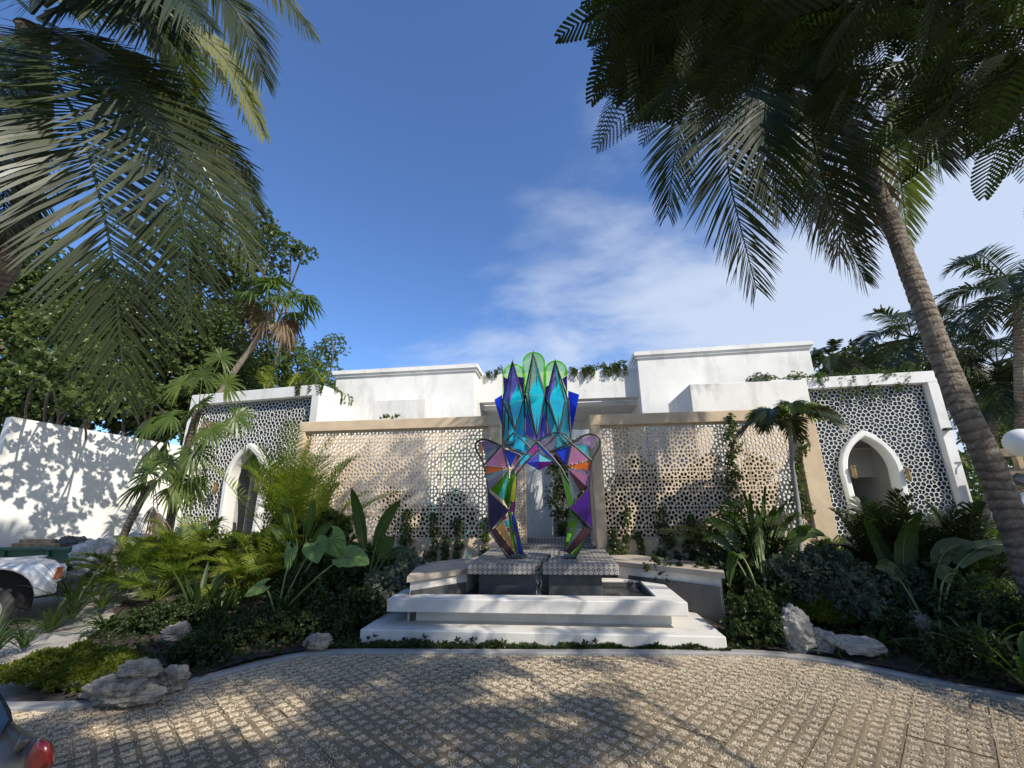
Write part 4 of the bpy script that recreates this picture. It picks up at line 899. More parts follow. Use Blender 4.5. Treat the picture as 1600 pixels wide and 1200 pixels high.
# back legs of the frame, feet
bar([(768, 772), (768, 828), (800, 868)], .010, .34); bar([(918, 765), (921, 826), (894, 868)], .010, .34); bar([(806, 745), (797, 796), (815, 868)], .010, .3); bar([(876, 734), (891, 796), (884, 862)], .010, .3)
for a, b in (((785, 695), (786, 695)), ((893, 693), (892, 693)), ((764.5, 829), (767, 829)), ((925, 827), (922, 827)), ((820, 616), (820, 618)), ((853, 620), (853, 622))): bar([a, b], .009, offs=[0, .34])
bar([(786, 695), (789, 640)], .009, .36); bar([(892, 693), (887, 640)], .009, .36); bar([(786, 695), (840, 692), (892, 693)], .009, .36)
for x0, x1 in ((797, 820), (881, 898)):
    a, b = P(x0, 874, YF), P(x1, 874, YF); m = MB(); m.bbox((a[0], YF-.06, SZ), (b[0], YF+.30, SZ+.035), .005); m.build('foot', M['metal'], scp)
    pan([(x0+1, 866), (x1-3, 866), (x1-1, 874), (x0+1, 874)], 'grey', -.04)
# hanging crystal in the centre
cr_ = [(842.3, 708), (822, 723), (842.5, 734.5), (866, 721)]; ctr = (842.4, 721.5)
for (a, b, c_) in ((0, 1, 'purple'), (1, 2, 'violet'), (2, 3, 'magenta'), (3, 0, 'aqua')):
    pan([cr_[a], cr_[b], ctr], 'purple' if c_ == 'violet' else c_, offs=[0.05, 0.05, -.10], name='crystal_facet'); pan([cr_[a], cr_[b], ctr], c_, offs=[0.05, 0.05, .20], name='crystal_facet')
bar([cr_[0], ctr, cr_[2]], .004, offs=[.05, -.1, .05], name='seam_bar', n=4); bar([(839.5, 692), (842.3, 708)], .004, .05, name='hanger', n=4)

# ------------------------------------------------------------------ white pickup front, skip, timber, waste, tank
def wheel_parts(t, c, r, w, ax):                   # ax: axis unit vector pointing outwards
    z = np.array(ax, float); R = frame((0, 0, 1), z)
    def lz(prof, mt, par, nm, n=28):
        m = MB(); m.lathe(prof, (0, 0, 0), n); m.V = [v@R.T+c for v in m.V]; return m.build(nm, mt, par, smooth=False)
    wr_ = lz([(r*.60, w*.48), (r*.66, w*.52), (r*.80, w*.55), (r*.93, w*.52), (r, w*.36), (r, -w*.36), (r*.93, -w*.52), (r*.6, -w*.5)], M['tyre'], t, 'wheel')
    lz([(0, w*.30), (r*.10, w*.30), (r*.12, w*.36), (r*.20, w*.36), (r*.24, w*.24), (r*.36, w*.30), (r*.44, w*.22), (r*.52, w*.28), (r*.56, w*.46), (r*.61, w*.5), (r*.60, w*.44), (r*.55, -w*.3)], M['rim'], wr_, 'rim')
    m = MB()
    for k in range(8):
        a = k*math.pi/4; m.obox(c+R@np.array([math.cos(a)*r*.44, math.sin(a)*r*.44, w*.235]), (r*.04, r*.05, .006), R@np.array([[math.cos(a), -math.sin(a), 0], [math.sin(a), math.cos(a), 0], [0, 0, 1]]), 0)
    m.build('rim_holes', M['black'], wr_)['kind'] = 'stuff'
    m = MB()
    for k in range(5):
        a = k*2*math.pi/5; m.lathe([(0, w*.42), (r*.028, w*.41), (r*.028, w*.3)], (math.cos(a)*r*.16, math.sin(a)*r*.16, 0), 6)
    m.V = [v@R.T+c for v in m.V]; m.build('wheel_nut', M['rim'], wr_)
WC = np.array([-7.52, 5.28, 0.30])
tk = thing('pickup_truck', 'front end of a white pickup truck with orange corner lamp at the left edge', 'pickup truck', (-8.6, 6.2, 0))
fd = nrm([0.50, 0.866, 0]); sd_ = np.array([fd[1], -fd[0], 0])          # forward, towards the viewer
def TT(u, v, z): return WC*[1, 1, 0]+fd*u-sd_*v+np.array([0, 0, z])     # v: into the vehicle
def skin(secs, mt, nm, par, smooth=True):                              # loft of sections (same count)
    m = MB(); S = np.array(secs); a, b = S.shape[:2]; i = np.arange(a-1)[:, None]*b; j = np.arange(b-1)[None, :]
    m.add(S.reshape(-1, 3), np.stack([i+j, i+b+j, i+b+j+1, i+j+1], -1).reshape(-1, 4)); return m.build(nm, mt, par, smooth=smooth)
th = np.linspace(0, math.pi, 15)
us = np.r_[-1.6, -.9, -0.46*np.cos(th), 0.50, 0.60, 0.70]
secs = []
for u in us:
    zb_ = 0.36+(math.sqrt(max(0, .46**2-u*u))*1.0 if abs(u) < .46 else 0); zb_ = max(zb_, .42)
    zt2 = .90-0.05*max(0, u+.4)**1.4-(0.05*max(0, u-.45)/.25); tuck = .045*max(0, u-.40)/.3+.0
    secs.append([TT(u, .0+tuck, zb_), TT(u, -.03+tuck, zb_+.02), TT(u, -.028+tuck, max(zb_+.03, .60)), TT(u, -.01+tuck, max(zb_+.05, .72)), TT(u, .01+tuck, .82), TT(u, .05+tuck, zt2-.03), TT(u, .14+tuck, zt2), TT(u, .75, zt2+.03), TT(u, 1.45, zt2-.01), TT(u, 1.55, .85), TT(u, 1.57, .45)])
skin(secs, M['carwhite'], 'body', tk)
m = MB(); m.prism([TT(.701, .05, .60), TT(.701, 1.5, .60), TT(.68, 1.5, .83), TT(.68, .08, .83)], fd*.02); m.build('grille', M['black'], tk)
m = MB(); m.obox(TT(.78, .78, .50), (.11, .85, .12), frame(fd, (0, 0, 1)), .03); m.obox(TT(.62, .06, .50), (.16, .05, .11), frame(fd, (0, 0, 1)), .02); m.build('bumper', M['black'], tk)
m = MB(); m.prism([TT(.60, .0, .62), TT(.69, .02, .62), TT(.685, .04, .78), TT(.62, .02, .78)], -sd_*.03+fd*.0); m.prism([TT(.60, -.012, .62), TT(.695, .01, .62), TT(.69, .03, .78), TT(.62, .008, .78)], -sd_*.02); m.build('corner_lamp', M['amber'], tk)
m = MB(); m.obox(TT(.715, .22, .70), (.015, .15, .08), frame(fd, (0, 0, 1)), .01); m.build('headlight', M['clearlens'], tk)
m = MB(); m.box((0, 0, 0), (0, 0, 0)) if False else None
arch = [TT(-.47*math.cos(a), .05, .30+.47*math.sin(a)) for a in th]
m = MB(); m.prism(arch, -sd_*.5) if False else m.prism([TT(-.5, .30, .2), TT(.5, .30, .2), TT(.5, .30, .80), TT(-.5, .30, .80)], -sd_*.1); m.build('wheel_well', M['black'], tk)
m = MB(); m.obox(TT(-.8, .8, .35), (.9, .7, .10), frame(fd, (0, 0, 1)), .0); m.build('chassis', M['black'], tk)
wheel_parts(tk, WC+sd_*(-.02)+[0, 0, 0], .30, .19, sd_)
wheel_parts(tk, WC-sd_*1.42, .30, .19, -sd_)

sk = thing('skip', 'dark green steel waste skip standing behind the white pickup', 'skip', (-10.0, 8.2, .3))
q0 = P(-60, 858, 8.0); q1 = P(112, 862, 8.0)
xa, xb, zt3 = q0[0], q1[0], (q0[2]+q1[2])/2
m = MB()
def qd(pts, dd): m.prism(pts, dd)
zl_ = zt3-.95; sl_ = .22
qd([(xa, 8.0, zt3), (xb, 8.0, zt3), (xb-.25, 8.12, zl_), (xa, 8.12, zl_)], (0, .04, 0)); m.build('side_plate', M['greenpaint'], sk)
m = MB(); qd([(xa, 9.6, zt3), (xb, 9.6, zt3), (xb-.25, 9.5, zl_), (xa, 9.5, zl_)], (0, .04, 0)); m.build('side_plate', M['greenpaint'], sk)
m = MB(); qd([(xb-.002, 8.041, zt3), (xb-.002, 9.599, zt3), (xb-.26, 9.499, zl_), (xb-.26, 8.161, zl_)], (-.04, 0, 0)); m.build('end_plate', M['greenpaint'], sk)
m = MB(); m.bbox((xa, 7.93, zt3), (xb+.04, 8.03, zt3+.06), .008); m.bbox((xa, 9.60, zt3), (xb+.04, 9.70, zt3+.06), .008); m.bbox((xb-.02, 8.032, zt3), (xb+.05, 9.598, zt3+.06), .008); m.build('rim_rail', M['greenpaint'], sk)
for xx in (xa+1.0, xa+1.9, xb-.55):
    m = MB(); qd([(xx, 7.96, zt3-.01), (xx+.09, 7.96, zt3-.01), (xx+.09, 8.08, zl_), (xx, 8.08, zl_)], (0, .05, 0)); m.build('stiffener', M['greenpaint'], sk)
m = MB(); m.box((xa, 8.14, zl_), (xb-.27, 9.48, zl_+.05)); m.build('floor_plate', M['greenpaint'], sk)
# timber lying across the skip
for k, (a, b, w_, h_, lab, col) in enumerate([((-50, 858), (88, 832), .10, .05, 'long pale board sticking out of the skip, uppermost of the stack', 'wood'), ((-50, 866), (95, 838), .12, .06, 'weathered square timber lying just under the top board on the skip', 'wood'), ((-50, 870), (86, 849), .16, .05, 'dark brown wide plank lying lowest across the skip', 'darkwood'), ((-40, 876), (60, 858), .06, .03, 'thin pale batten lying on the skip rim below the planks', 'wood')]):
    if 'darkwood' not in M: M['darkwood'] = mat('dark_wood', (0.11, 0.065, 0.035), 0.8, nscale=6, namt=.2, bump=.4)
    p0 = P(*a, 8.55-.1*k); p1 = P(*b, 8.4-.1*k); d__ = nrm(p1-p0); t = thing('timber', lab, 'timber', (p0+p1)/2, 'timber lying across the skip'); m = MB()
    m.obox((p0+p1)/2, (np.linalg.norm(p1-p0)/2, w_*.6, h_*.8), frame(d__, (0, 0, 1)), .006); m.build('board', M[col], t)
def lump(name, label, cat, c, r, mt, group=None, seed=0, flat=.6, rough=.25, sub=26):
    r_ = np.random.default_rng(seed); th = np.linspace(0, math.pi, sub); ph = np.linspace(0, 2*math.pi, sub*2, endpoint=False)
    T_, P_ = np.meshgrid(th, ph, indexing='ij'); D = np.stack([np.sin(T_)*np.cos(P_), np.sin(T_)*np.sin(P_), np.cos(T_)], -1)
    h = np.ones(T_.shape)
    for k in range(34):
        dv = nrm(r_.normal(size=3)); f_ = 2.2*1.09**k; h += rough*(np.abs(np.sin(D@dv*f_+r_.uniform(0, 6)))-.6)/(1+k*.12)*.62
    V = (D*h[..., None]*np.array(r)).reshape(-1, 3)+np.array(c); nb_ = len(ph); i = np.arange(len(th)-1)[:, None]*nb_; j = np.arange(nb_)[None, :]; k = (j+1) % nb_
    m = MB(); m.add(V, np.stack([i+j, i+nb_+j, i+nb_+k, i+k], -1).reshape(-1, 4)); o = m.build(name, mt, smooth=True, loc=tuple(np.array(c)-[0, 0, r[2]*.8])); tag(o, label, cat, group); return o
c = P(112, 852, 8.6); lump('bin_bag', 'crumpled dark bin bag heaped on the right end of the skip', 'bin bag', c, (.28, .3, .16), M['bag'], 'bags around the skip', 3)
c = P(128, 862, 8.3); lump('bin_bag', 'smaller dark bin bag slumped over the skip corner beside the strap leaved plant', 'bin bag', c, (.20, .25, .15), M['bag'], 'bags around the skip', 4)
for k, (px, py, rr2, lab) in enumerate([(133, 905, .28, 'white woven sack standing right of the skip end'), (152, 925, .26, 'white woven sack nearest the pickup, behind the strap leaved plant'), (172, 898, .22, 'white woven sack leaning by the slanted fan palm trunk'), (205, 888, .25, 'pale bundle of wrapped debris behind the slanted palm trunk')]):
    c = P(px, py, 8.2+.25*k); c[2] = max(c[2], gz(c[0], c[1])+rr2*.7); lump('sack', lab, 'sack', c, (rr2, rr2*.9, rr2*1.1), M['sack'], 'sacks of rubble beside the skip', 10+k, rough=.3)
# water tank left of the arch
tc_ = P(295, 850, 10.2); tz = gz(tc_[0], 10.2)+.02
tn = thing('water_tank', 'teal plastic drum standing under the star screen left of the arch', 'drum', (tc_[0], 10.2, tz))
rT = (P(314, 850, 10.2)[0]-P(275, 850, 10.2)[0])/2; zT = P(295, 822, 10.2)[2]-tz
m = MB(); m.lathe([(0, 0), (rT*.95, 0), (rT, .04), (rT, zT*.32), (rT*1.03, zT*.34), (rT, zT*.36), (rT, zT*.64), (rT*1.03, zT*.66), (rT, zT*.68), (rT, zT*.93), (rT*.92, zT), (0, zT)], (tc_[0], 10.2, tz), 28); m.build('drum_body', M['tank'], tn, smooth=False)
for f_ in (.34, .66): m = MB(); m.lathe([(rT*1.035, zT*f_-.012), (rT*1.05, zT*f_), (rT*1.035, zT*f_+.012)], (tc_[0], 10.2, tz), 28); m.build('hoop', M['tank'], tn)
m = MB(); m.bbox((tc_[0]-.05, 9.95, tz+zT), (tc_[0]+.28, 10.1, tz+zT+.05), .01); M['yellowp'] = mat('yellow_plastic', (.55, .38, .03), .5, nscale=4, namt=.15); tag(m.build('spirit_level', M['yellowp'], loc=(tc_[0], 10, tz+zT)), 'small yellow plastic bar lying on top of the teal drum', 'tool')

# ------------------------------------------------------------------ grey car corner, lower left
cc = G(-60, 1260, 0.7); cz = 0
gc = thing('grey_car', 'rear corner of a grey car with red tail lamp in the lower left corner', 'car', (-3.6, 2.4, 0))
def Kc(x, y, zc): return K(x, y, zc)
ZC = 2.05
def kp(l): return [Kc(x, y, z) for x, y, z in l]
# body skin lofted front-to-back along photo measured sections (far side of the tail to the near side)
secs = [kp([(-260, 1040, 2.6), (-150, 1050, 2.5), (-60, 1064, 2.4), (-12, 1075, 2.34), (0, 1092, 2.30), (8, 1104, 2.27)]),
        kp([(-260, 1090, 2.4), (-150, 1096, 2.34), (-60, 1100, 2.26), (-6, 1108, 2.20), (9, 1114, 2.18), (17, 1118, 2.17)]),
        kp([(-260, 1150, 2.2), (-150, 1150, 2.14), (-60, 1146, 2.08), (-4, 1134, 2.06), (14, 1128, 2.08), (23, 1130, 2.10)]),
        kp([(-260, 1200, 2.0), (-150, 1196, 1.96), (-60, 1186, 1.94), (0, 1160, 1.96), (26, 1142, 2.02), (40, 1141, 2.07)]),
        kp([(-260, 1260, 1.85), (-150, 1254, 1.82), (-60, 1236, 1.82), (6, 1196, 1.86), (36, 1160, 1.95), (57, 1148, 2.05)]),
        kp([(-260, 1330, 1.7), (-150, 1320, 1.68), (-60, 1300, 1.70), (14, 1250, 1.76), (52, 1200, 1.88), (72, 1160, 2.02)]),
        kp([(-260, 1430, 1.6), (-150, 1420, 1.58), (-60, 1400, 1.60), (30, 1350, 1.70), (70, 1290, 1.85), (86, 1240, 2.0)]),
        kp([(-260, 1600, 1.62), (-150, 1590, 1.60), (-60, 1580, 1.62), (30, 1540, 1.72), (74, 1500, 1.88), (92, 1460, 2.02)])]
skin(secs, M['cargrey'], 'body', gc)
m = MB(); m.add(np.array(kp([(-200, 1030, 2.36), (-4, 1084, 2.17), (12, 1112, 2.10), (14, 1124, 2.03), (0, 1150, 1.975), (-60, 1180, 1.93), (-200, 1190, 1.90)])), [tuple(range(7))[::-1]]); m.build('rear_window', M['carglass'], gc)
m = MB(); m.tube(kp([(-60, 1030, 2.42), (-10, 1076, 2.26), (4, 1094, 2.22), (14, 1112, 2.15), (16, 1126, 2.08), (2, 1152, 2.00), (-60, 1184, 1.95)]), .008, 6); m.build('window_seal', M['black'], gc)
def lens(pts, zc, bulge, mt, nm, par):
    q = np.array(pts, float); c = q.mean(0); m = MB(); rings = []; n = len(q)
    for s, b in ((1.0, 0.0), (.93, .5), (.75, .85), (.45, 1.0)):
        rings.append([K(*(c+(p-c)*s), zc-bulge*b) for p in q])
    V = np.array(rings).reshape(-1, 3); i = np.arange(3)[:, None]*n; j = np.arange(n)[None, :]; k = (j+1) % n
    m.add(V, np.stack([i+j, i+k, i+n+k, i+n+j], -1).reshape(-1, 4)); m.add(np.concatenate([V[3*n:], [K(*c, zc-bulge*1.03)]]), [(a, (a+1) % n, n) for a in range(n)])
    return m.build(nm, mt, par, smooth=True)
lens(smoothpx([(50, 1164), (56, 1156), (62, 1152), (73, 1154), (81, 1160), (85, 1170), (86, 1184), (84, 1196), (74, 1204), (60, 1222), (40, 1240), (32, 1240), (34, 1210), (40, 1180), (50, 1164)])[:-1], 1.90, .07, M['redlens'], 'tail_lamp', gc)
lens([(34, 1149), (49, 1153), (49, 1160), (34, 1172), (14, 1196), (5, 1206), (16, 1178), (26, 1160)], 1.93, .025, M['clearlens'], 'lamp_insert', gc)
bpy.data.objects['lamp_insert'].data.materials[0] = M['cargrey']
# ------------------------------------------------------------------ plant builders
def frond(m, pts, ll=.6, nl=60, w=.022, hang=.35, val=.4, t0=.16, lift=.15, phi=(20, 62), rr=.018, spread=1.0, missing=0.0, ref=None):
    """pinnate leaf along a curve: rachis and ribbon leaflets"""
    pts = np.asarray(pts, float); n = len(pts); s = np.linspace(0, 1, n)
    m.tube(pts, rr*(1-.8*s)+.002, 5, val=min(.99, val+.25), cap=False)
    t = np.linspace(t0, .995, nl); t = np.repeat(t, 2); sd2 = np.tile([1, -1], nl); t = np.clip(t+rng.normal(size=len(t))*.25/nl, t0, .998)
    keep = rng.random(len(t)) >= missing; t, sd2 = t[keep], sd2[keep]; N_ = len(t)
    Pp = np.stack([np.interp(t, s, pts[:, k]) for k in range(3)], -1); Tg = np.gradient(pts, axis=0); Tt = nrm(np.stack([np.interp(t, s, Tg[:, k]) for k in range(3)], -1))
    ref = np.array([0, 0, 1.0]) if ref is None else nrm(ref); S0 = np.cross(Tt, ref); ln = np.linalg.norm(S0, axis=1, keepdims=True)
    chord = nrm(np.cross((pts[-1]-pts[0])*[1, 1, 0]+1e-6, ref)); S = nrm(np.where(ln > .25, S0/np.maximum(ln, 1e-6), S0+chord*(.5))); U = np.cross(S, Tt); S = S*sd2[:, None]
    ph = np.radians(phi[0]+(phi[1]-phi[0])*t**1.3+rng.normal(size=N_)*4); D = S*np.cos(ph)[:, None]*spread+Tt*np.sin(ph)[:, None]+U*(lift+rng.normal(size=N_)*.06)[:, None]; D = nrm(D)
    le = ll*np.clip(np.sin(math.pi*(.10+.86*t)), .12, 1)**.65*(1+rng.normal(size=N_)*.06)
    ks = np.array([0, .3, .62, .86, 1.0]); wp = np.array([.45, 1, .85, .5, .04])*w/2
    hg = hang*(1+rng.normal(size=N_)*.2)
    C = Pp[:, None]+D[:, None]*(le[:, None]*ks)[..., None]-np.array([0, 0, 1.0])*(le*hg)[:, None, None]*(ks**2)[None, :, None]
    Wd = nrm(np.cross(D, U)); Wd = nrm(Wd+U*.35*sd2[:, None]); Wv = Wd[:, None]*wp[None, :, None]*np.clip(le/ll, .5, 1)[:, None, None]
    V = np.stack([C-Wv, C+Wv], 2).reshape(-1, 3); b = (np.arange(N_)*10)[:, None]+(np.arange(4)*2)[None]
    m.add(V, np.stack([b, b+1, b+3, b+2], -1).reshape(-1, 4), np.repeat(np.clip(val+rng.normal(size=N_)*.14, 0, 1), 10))
    return m
def fpts(base, az, el, Lf, sag=.5, n=16):
    h = np.array([math.cos(az), math.sin(az), 0]); d = h*math.cos(el)+np.array([0, 0, math.sin(el)])
    p1 = base+d*Lf*.55; p2 = base+h*Lf*math.cos(el)*.85+np.array([0, 0, Lf*(math.sin(el)*.9-sag)]); return bez(base, p1, p2, n)
def fan_leaf(m, base, end, nrm_dir, R=.45, nseg=26, val=.4, droop=.25, w=1.0, span=150, pet=True):
    base = np.asarray(base, float); end = np.asarray(end, float); a = nrm(end-base)
    if pet: m.tube(bez(base, (base+end)/2+[0, 0, .04], end, 7), .008, 5, val=.9, cap=False)
    nd = np.asarray(nrm_dir, float); nd = nrm(nd-a*np.dot(a, nd)); b = np.cross(nd, a); th = np.radians(np.linspace(-span, span, nseg)+rng.normal(size=nseg)*1.5)
    D = np.outer(np.cos(th), a)+np.outer(np.sin(th), b); Wd = np.outer(-np.sin(th), a)+np.outer(np.cos(th), b)
    le = R*(0.78+.22*np.cos(th*.6))*(1+rng.normal(size=nseg)*.05); ks = np.array([.02, .35, .6, .82, 1]); st = 2*math.radians(span)/nseg
    wp = np.array([.02, .35*1.02, .46, .28, .02])*st/2*w
    C = end+D[:, None]*(le[:, None]*ks)[..., None]-np.array([0, 0, 1.])*(droop*le*(1+rng.normal(size=nseg)*.25))[:, None, None]*(ks**2.4)[None, :, None]+nd*(.07*R*ks*(1-ks))[None, :, None]
    Wv = Wd[:, None]*(le[:, None]*wp)[..., None]+nd*0.35*(le[:, None]*wp)[..., None]*np.where(np.arange(nseg) % 2, 1, -1)[:, None, None]
    V = np.stack([C-Wv, C+Wv], 2).reshape(-1, 3); q = (np.arange(nseg)*10)[:, None]+(np.arange(4)*2)[None]
    m.add(V, np.stack([q, q+1, q+3, q+2], -1).reshape(-1, 4), np.repeat(np.clip(val+rng.normal(size=nseg)*.1, 0, 1), 10)); return m
def paddle(m, base, mid, tip, W_=.16, Lpet=.4, side=None, val=.5, fold=.25, ripple=.012, bend=0.0, split=0):
    """petiole plus broad oblong blade; side: direction across the blade"""
    pts = bez(base, mid, tip, 26); k0 = int(Lpet*25); m.tube(pts[:k0+2], np.linspace(.016, .009, k0+2), 6, val=.9, cap=False, mi=1)
    q = pts[k0:]; n = len(q); s = np.linspace(0, 1, n); T = nrm(np.gradient(q, axis=0)); sd_ = np.asarray(side, float); S = nrm(sd_-T*np.sum(T*sd_, 1, keepdims=True)); U = np.cross(S, T)
    wd = W_*np.sin(np.clip(.08+.92*s, 0, 1)*math.pi)**.55*(1-.25*s); cols = np.array([-1, -.66, -.33, 0, .33, .66, 1.]); V = []
    for i in range(n):
        rip = ripple*np.sin(s[i]*34+cols*2)*np.abs(cols)
        wi = wd[i]*(1-(.35 if split and i % split == 0 and 0 < i < n-2 else 0))
        V.append(q[i]+np.outer(cols*wi, S[i])+np.outer(np.abs(cols)*wi*fold+rip-(cols**2)*wi*bend, U[i]))
    V = np.array(V).reshape(-1, 3); i = np.arange(n-1)[:, None]*7; j = np.arange(6)[None, :]
    m.add(V, np.stack([i+j, i+j+1, i+8+j, i+7+j], -1).reshape(-1, 4), np.tile(np.clip(val+.15*np.abs(cols)*0+.08*np.sin(np.arange(7)), 0, 1), n))
    m.tube(q-U*.003, np.linspace(.009, .002, n), 5, val=.9, cap=False, mi=1); return m
def taro_leaf(m, base, att, tipdir, nd, L_=.36, val=.5):
    att = np.asarray(att, float); base = np.asarray(base, float); m.tube(bez(base, (base+att)/2+[0, 0, .12]+nrm(att-base)*.03, att, 12), np.linspace(.017, .009, 12), 6, cap=False, mi=1)
    a = nrm(tipdir); nd = np.asarray(nd, float); nd = nrm(nd-a*np.dot(a, nd)); b = np.cross(nd, a); ss = np.linspace(-.42, 1, 22); cols = np.linspace(-1, 1, 15); V = []
    for s in ss:
        if s < 0: wo = .62*math.sqrt(max(0, 1-(s/.43)**2))*.8+.0; wi = .30*(-s/.42)**.6
        else: wo = .50*(1-s**1.6)**.8+.02; wi = 0
        for c in cols:
            x = math.copysign(wi+(max(wo, wi+.01)-wi)*abs(c), c) if abs(c) > .01 else 0.0
            r = math.hypot(x, s); ang = math.atan2(x, s+.02); rp = .018*math.sin(ang*11)*min(1, r*2)
            z = .14*abs(x)-.22*max(0, s)**2*.8+rp-.25*x*x
            if abs(c) < .01 and s < 0: z -= .0
            V.append(att+(a*s+b*x+nd*z)*L_)
    V = np.array(V); n = len(ss); w_ = 15; i = np.arange(n-1)[:, None]*w_; j = np.arange(14)[None, :]
    Q = np.stack([i+j, i+j+1, i+w_+1+j, i+w_+j], -1).reshape(-1, 4)
    row = Q[:, 0]//w_; colm = Q[:, 0] % w_; Q = Q[~((ss[row] < -.02) & ((colm == 6) | (colm == 7)))]
    m.add(V, Q, val+.1*np.sin(np.arange(len(V))*1.3))
    for sg in (-1, 1):
        for ang in (18, 38, 62, 92, 125):
            aa = math.radians(ang)*sg; lr = {18: .85, 38: .62, 62: .5, 92: .45, 125: .42}[ang]; t = np.linspace(0.02, lr, 6)
            x = t*math.sin(aa); s = t*math.cos(aa); z = .14*np.abs(x)-.22*np.maximum(0, s)**2*.8-.25*x*x+.022
            m.tube(att+(np.outer(s, a)+np.outer(x, b)+np.outer(z, nd))*L_, np.linspace(.006, .002, 6), 4, cap=False, mi=1)
    t = np.linspace(0, .97, 10); m.tube(att+(np.outer(t, a)+np.outer(-.22*t*t*.8+.02, nd))*L_, np.linspace(.010, .002, 10), 5, cap=False, mi=1); return m
def straps(m, base, n, L_, w, el=(35, 85), sag=.5, val=.4, fold=.3, seed=None, az=None, r0=.04, stiff=False):
    for k in range(n):
        a = (rng.uniform(0, 2*math.pi) if az is None else rng.uniform(*az)); e = math.radians(rng.uniform(*el)); Lk = L_*rng.uniform(.65, 1.1)
        h = np.array([math.cos(a), math.sin(a), 0]); b = np.asarray(base)+h*r0*rng.random()
        p1 = b+(h*math.cos(e)+np.array([0, 0, math.sin(e)]))*Lk*.6; p2 = b+h*Lk*(math.cos(e)*.85+.18)+np.array([0, 0, Lk*(math.sin(e)*.95-sag*rng.uniform(.4, 1.2)*(0.4 if stiff else 1))])
        q = bez(b, p1, p2, 9); s = np.linspace(0, 1, 9); T = nrm(np.gradient(q, axis=0)); S = nrm(np.cross(T, [0, 0, 1.])+1e-6); U = np.cross(S, T); wd = w/2*np.array([.7, .95, 1, 1, .95, .85, .65, .4, .03])
        V = np.stack([q-S*wd[:, None]+U*(wd*fold)[:, None], q, q+S*wd[:, None]+U*(wd*fold)[:, None]], 1).reshape(-1, 3); i = np.arange(8)[:, None]*3; j = np.arange(2)[None, :]
        m.add(V, np.stack([i+j, i+j+1, i+4+j, i+3+j], -1).reshape(-1, 4), np.clip(val+rng.normal()*.2, 0, 1))
    return m
LV = np.array([(0, 0, 0), (-.27, .5, .07), (0, 1, -.08), (.27, .5, .07)]); LF = np.array([(0, 2, 1), (0, 3, 2)])
LVo = np.array([(0, 0, 0), (-.30, .62, .07), (0, 1, -.04), (.30, .62, .07)])
def rosette(nle, tilt=35, tmpl=LVo):
    Vs, Fs = [], []
    for k in range(nle):
        a = 2*math.pi*k/nle+.3*(k % 2); tl = math.radians(tilt+12*(k % 2)); R = np.array([[math.cos(a), -math.sin(a), 0], [math.sin(a), math.cos(a), 0], [0, 0, 1]])@np.array([[1, 0, 0], [0, math.cos(tl), -math.sin(tl)], [0, math.sin(tl), math.cos(tl)]])
        Vs.append(tmpl@R.T); Fs.append(LF+4*k)
    return np.concatenate(Vs), np.concatenate(Fs)
R6 = rosette(6); R4 = rosette(4, 40, LV)
def foliage(m, clumps, dens, size, tmpl=R6, val=.5, fill=.45, upb=.7):
    """clumps: (centre, radii); leaves in the outer shell of each clump, oriented outwards and up"""
    for c, r in clumps:
        c = np.asarray(c, float); r = np.asarray(r, float); area = 4*math.pi*((r[0]*r[1]+r[1]*r[2]+r[0]*r[2])/3); n = int(area*dens)
        if n < 3: n = 3
        D = nrm(rng.normal(size=(n, 3))); lump_ = 1+.22*np.sin(D@np.array([5, 3, 2.])+c[0]*3)+.15*np.sin(D@np.array([-4, 6, 5.])+c[1]*5)
        rad = (fill+(1-fill)*rng.random(n)**.5)*lump_; p = c+D*r*rad[:, None]
        up = D*.8+np.array([0, 0, upb]); lv = np.clip(val+rng.normal(size=n)*.20+.12*rng.normal(), 0, 1)
        m.scatter(tmpl[0], tmpl[1], p, rand_rot(n, nrm(up), .45), size*rng.uniform(.7, 1.25, n), lv)
    return m
def twigs(m, base, clumps, r0=.03, n=6, mi=1):
    for c, r in clumps:
        c = np.asarray(c); b = np.asarray(base, float); mid = (b+c)/2+rng.normal(size=3)*np.linalg.norm(c-b)*.08; m.tube(bez(b, mid, c, n), np.linspace(r0, r0*.3, n), 6, mi=mi, cap=False)
    return m
def trunk_tube(m, pts, rad, n=14, ring=.10, mi=0, amp=.05):
    """ringed palm trunk"""
    pts = np.asarray(pts, float); d = np.r_[0, np.cumsum(np.linalg.norm(np.diff(pts, axis=0), axis=1))]; k = max(8, int(d[-1]/ring*4)); s = np.linspace(0, d[-1], k)
    q = np.stack([np.interp(s, d, pts[:, i]) for i in range(3)], -1)
    for _ in range(6): q[1:-1] = (q[:-2]+2*q[1:-1]+q[2:])/4
    rd = np.interp(s, d, rad); ph = (s/ring+.3*np.sin(s*3)) % 1; rd = rd*(1+amp*(1-ph)-amp*.5)
    T = nrm(np.gradient(q, axis=0)); A = nrm(np.cross(T[0], [0, 1., .2])); Vs = []; vals = []
    for i in range(k):
        A = nrm(A-T[i]*np.dot(A, T[i])); B = np.cross(T[i], A); th = np.arange(n)*2*math.pi/n; r = rd[i]*(1+.035*np.sin(th*3+s[i]*2)+.02*rng.normal(size=n))
        Vs.append(q[i]+np.outer(np.cos(th)*r, A)+np.outer(np.sin(th)*r, B)+T[i]*(.012*np.sin(th*2+s[i]*5))[:, None]); vals += list(np.clip(.30+.5*ph[i]+rng.normal(size=n)*.20-(.6*(rng.random(n) < .8) if ph[i] < .2 else 0)+.15*math.sin(s[i]*1.7), 0, 1))
    V = np.concatenate(Vs); i = np.arange(k-1)[:, None]*n; j = np.arange(n)[None, :]; kk = (j+1) % n
    m.add(V, np.stack([i+j, i+kk, i+n+kk, i+n+j], -1).reshape(-1, 4), np.array(vals), mi); return m
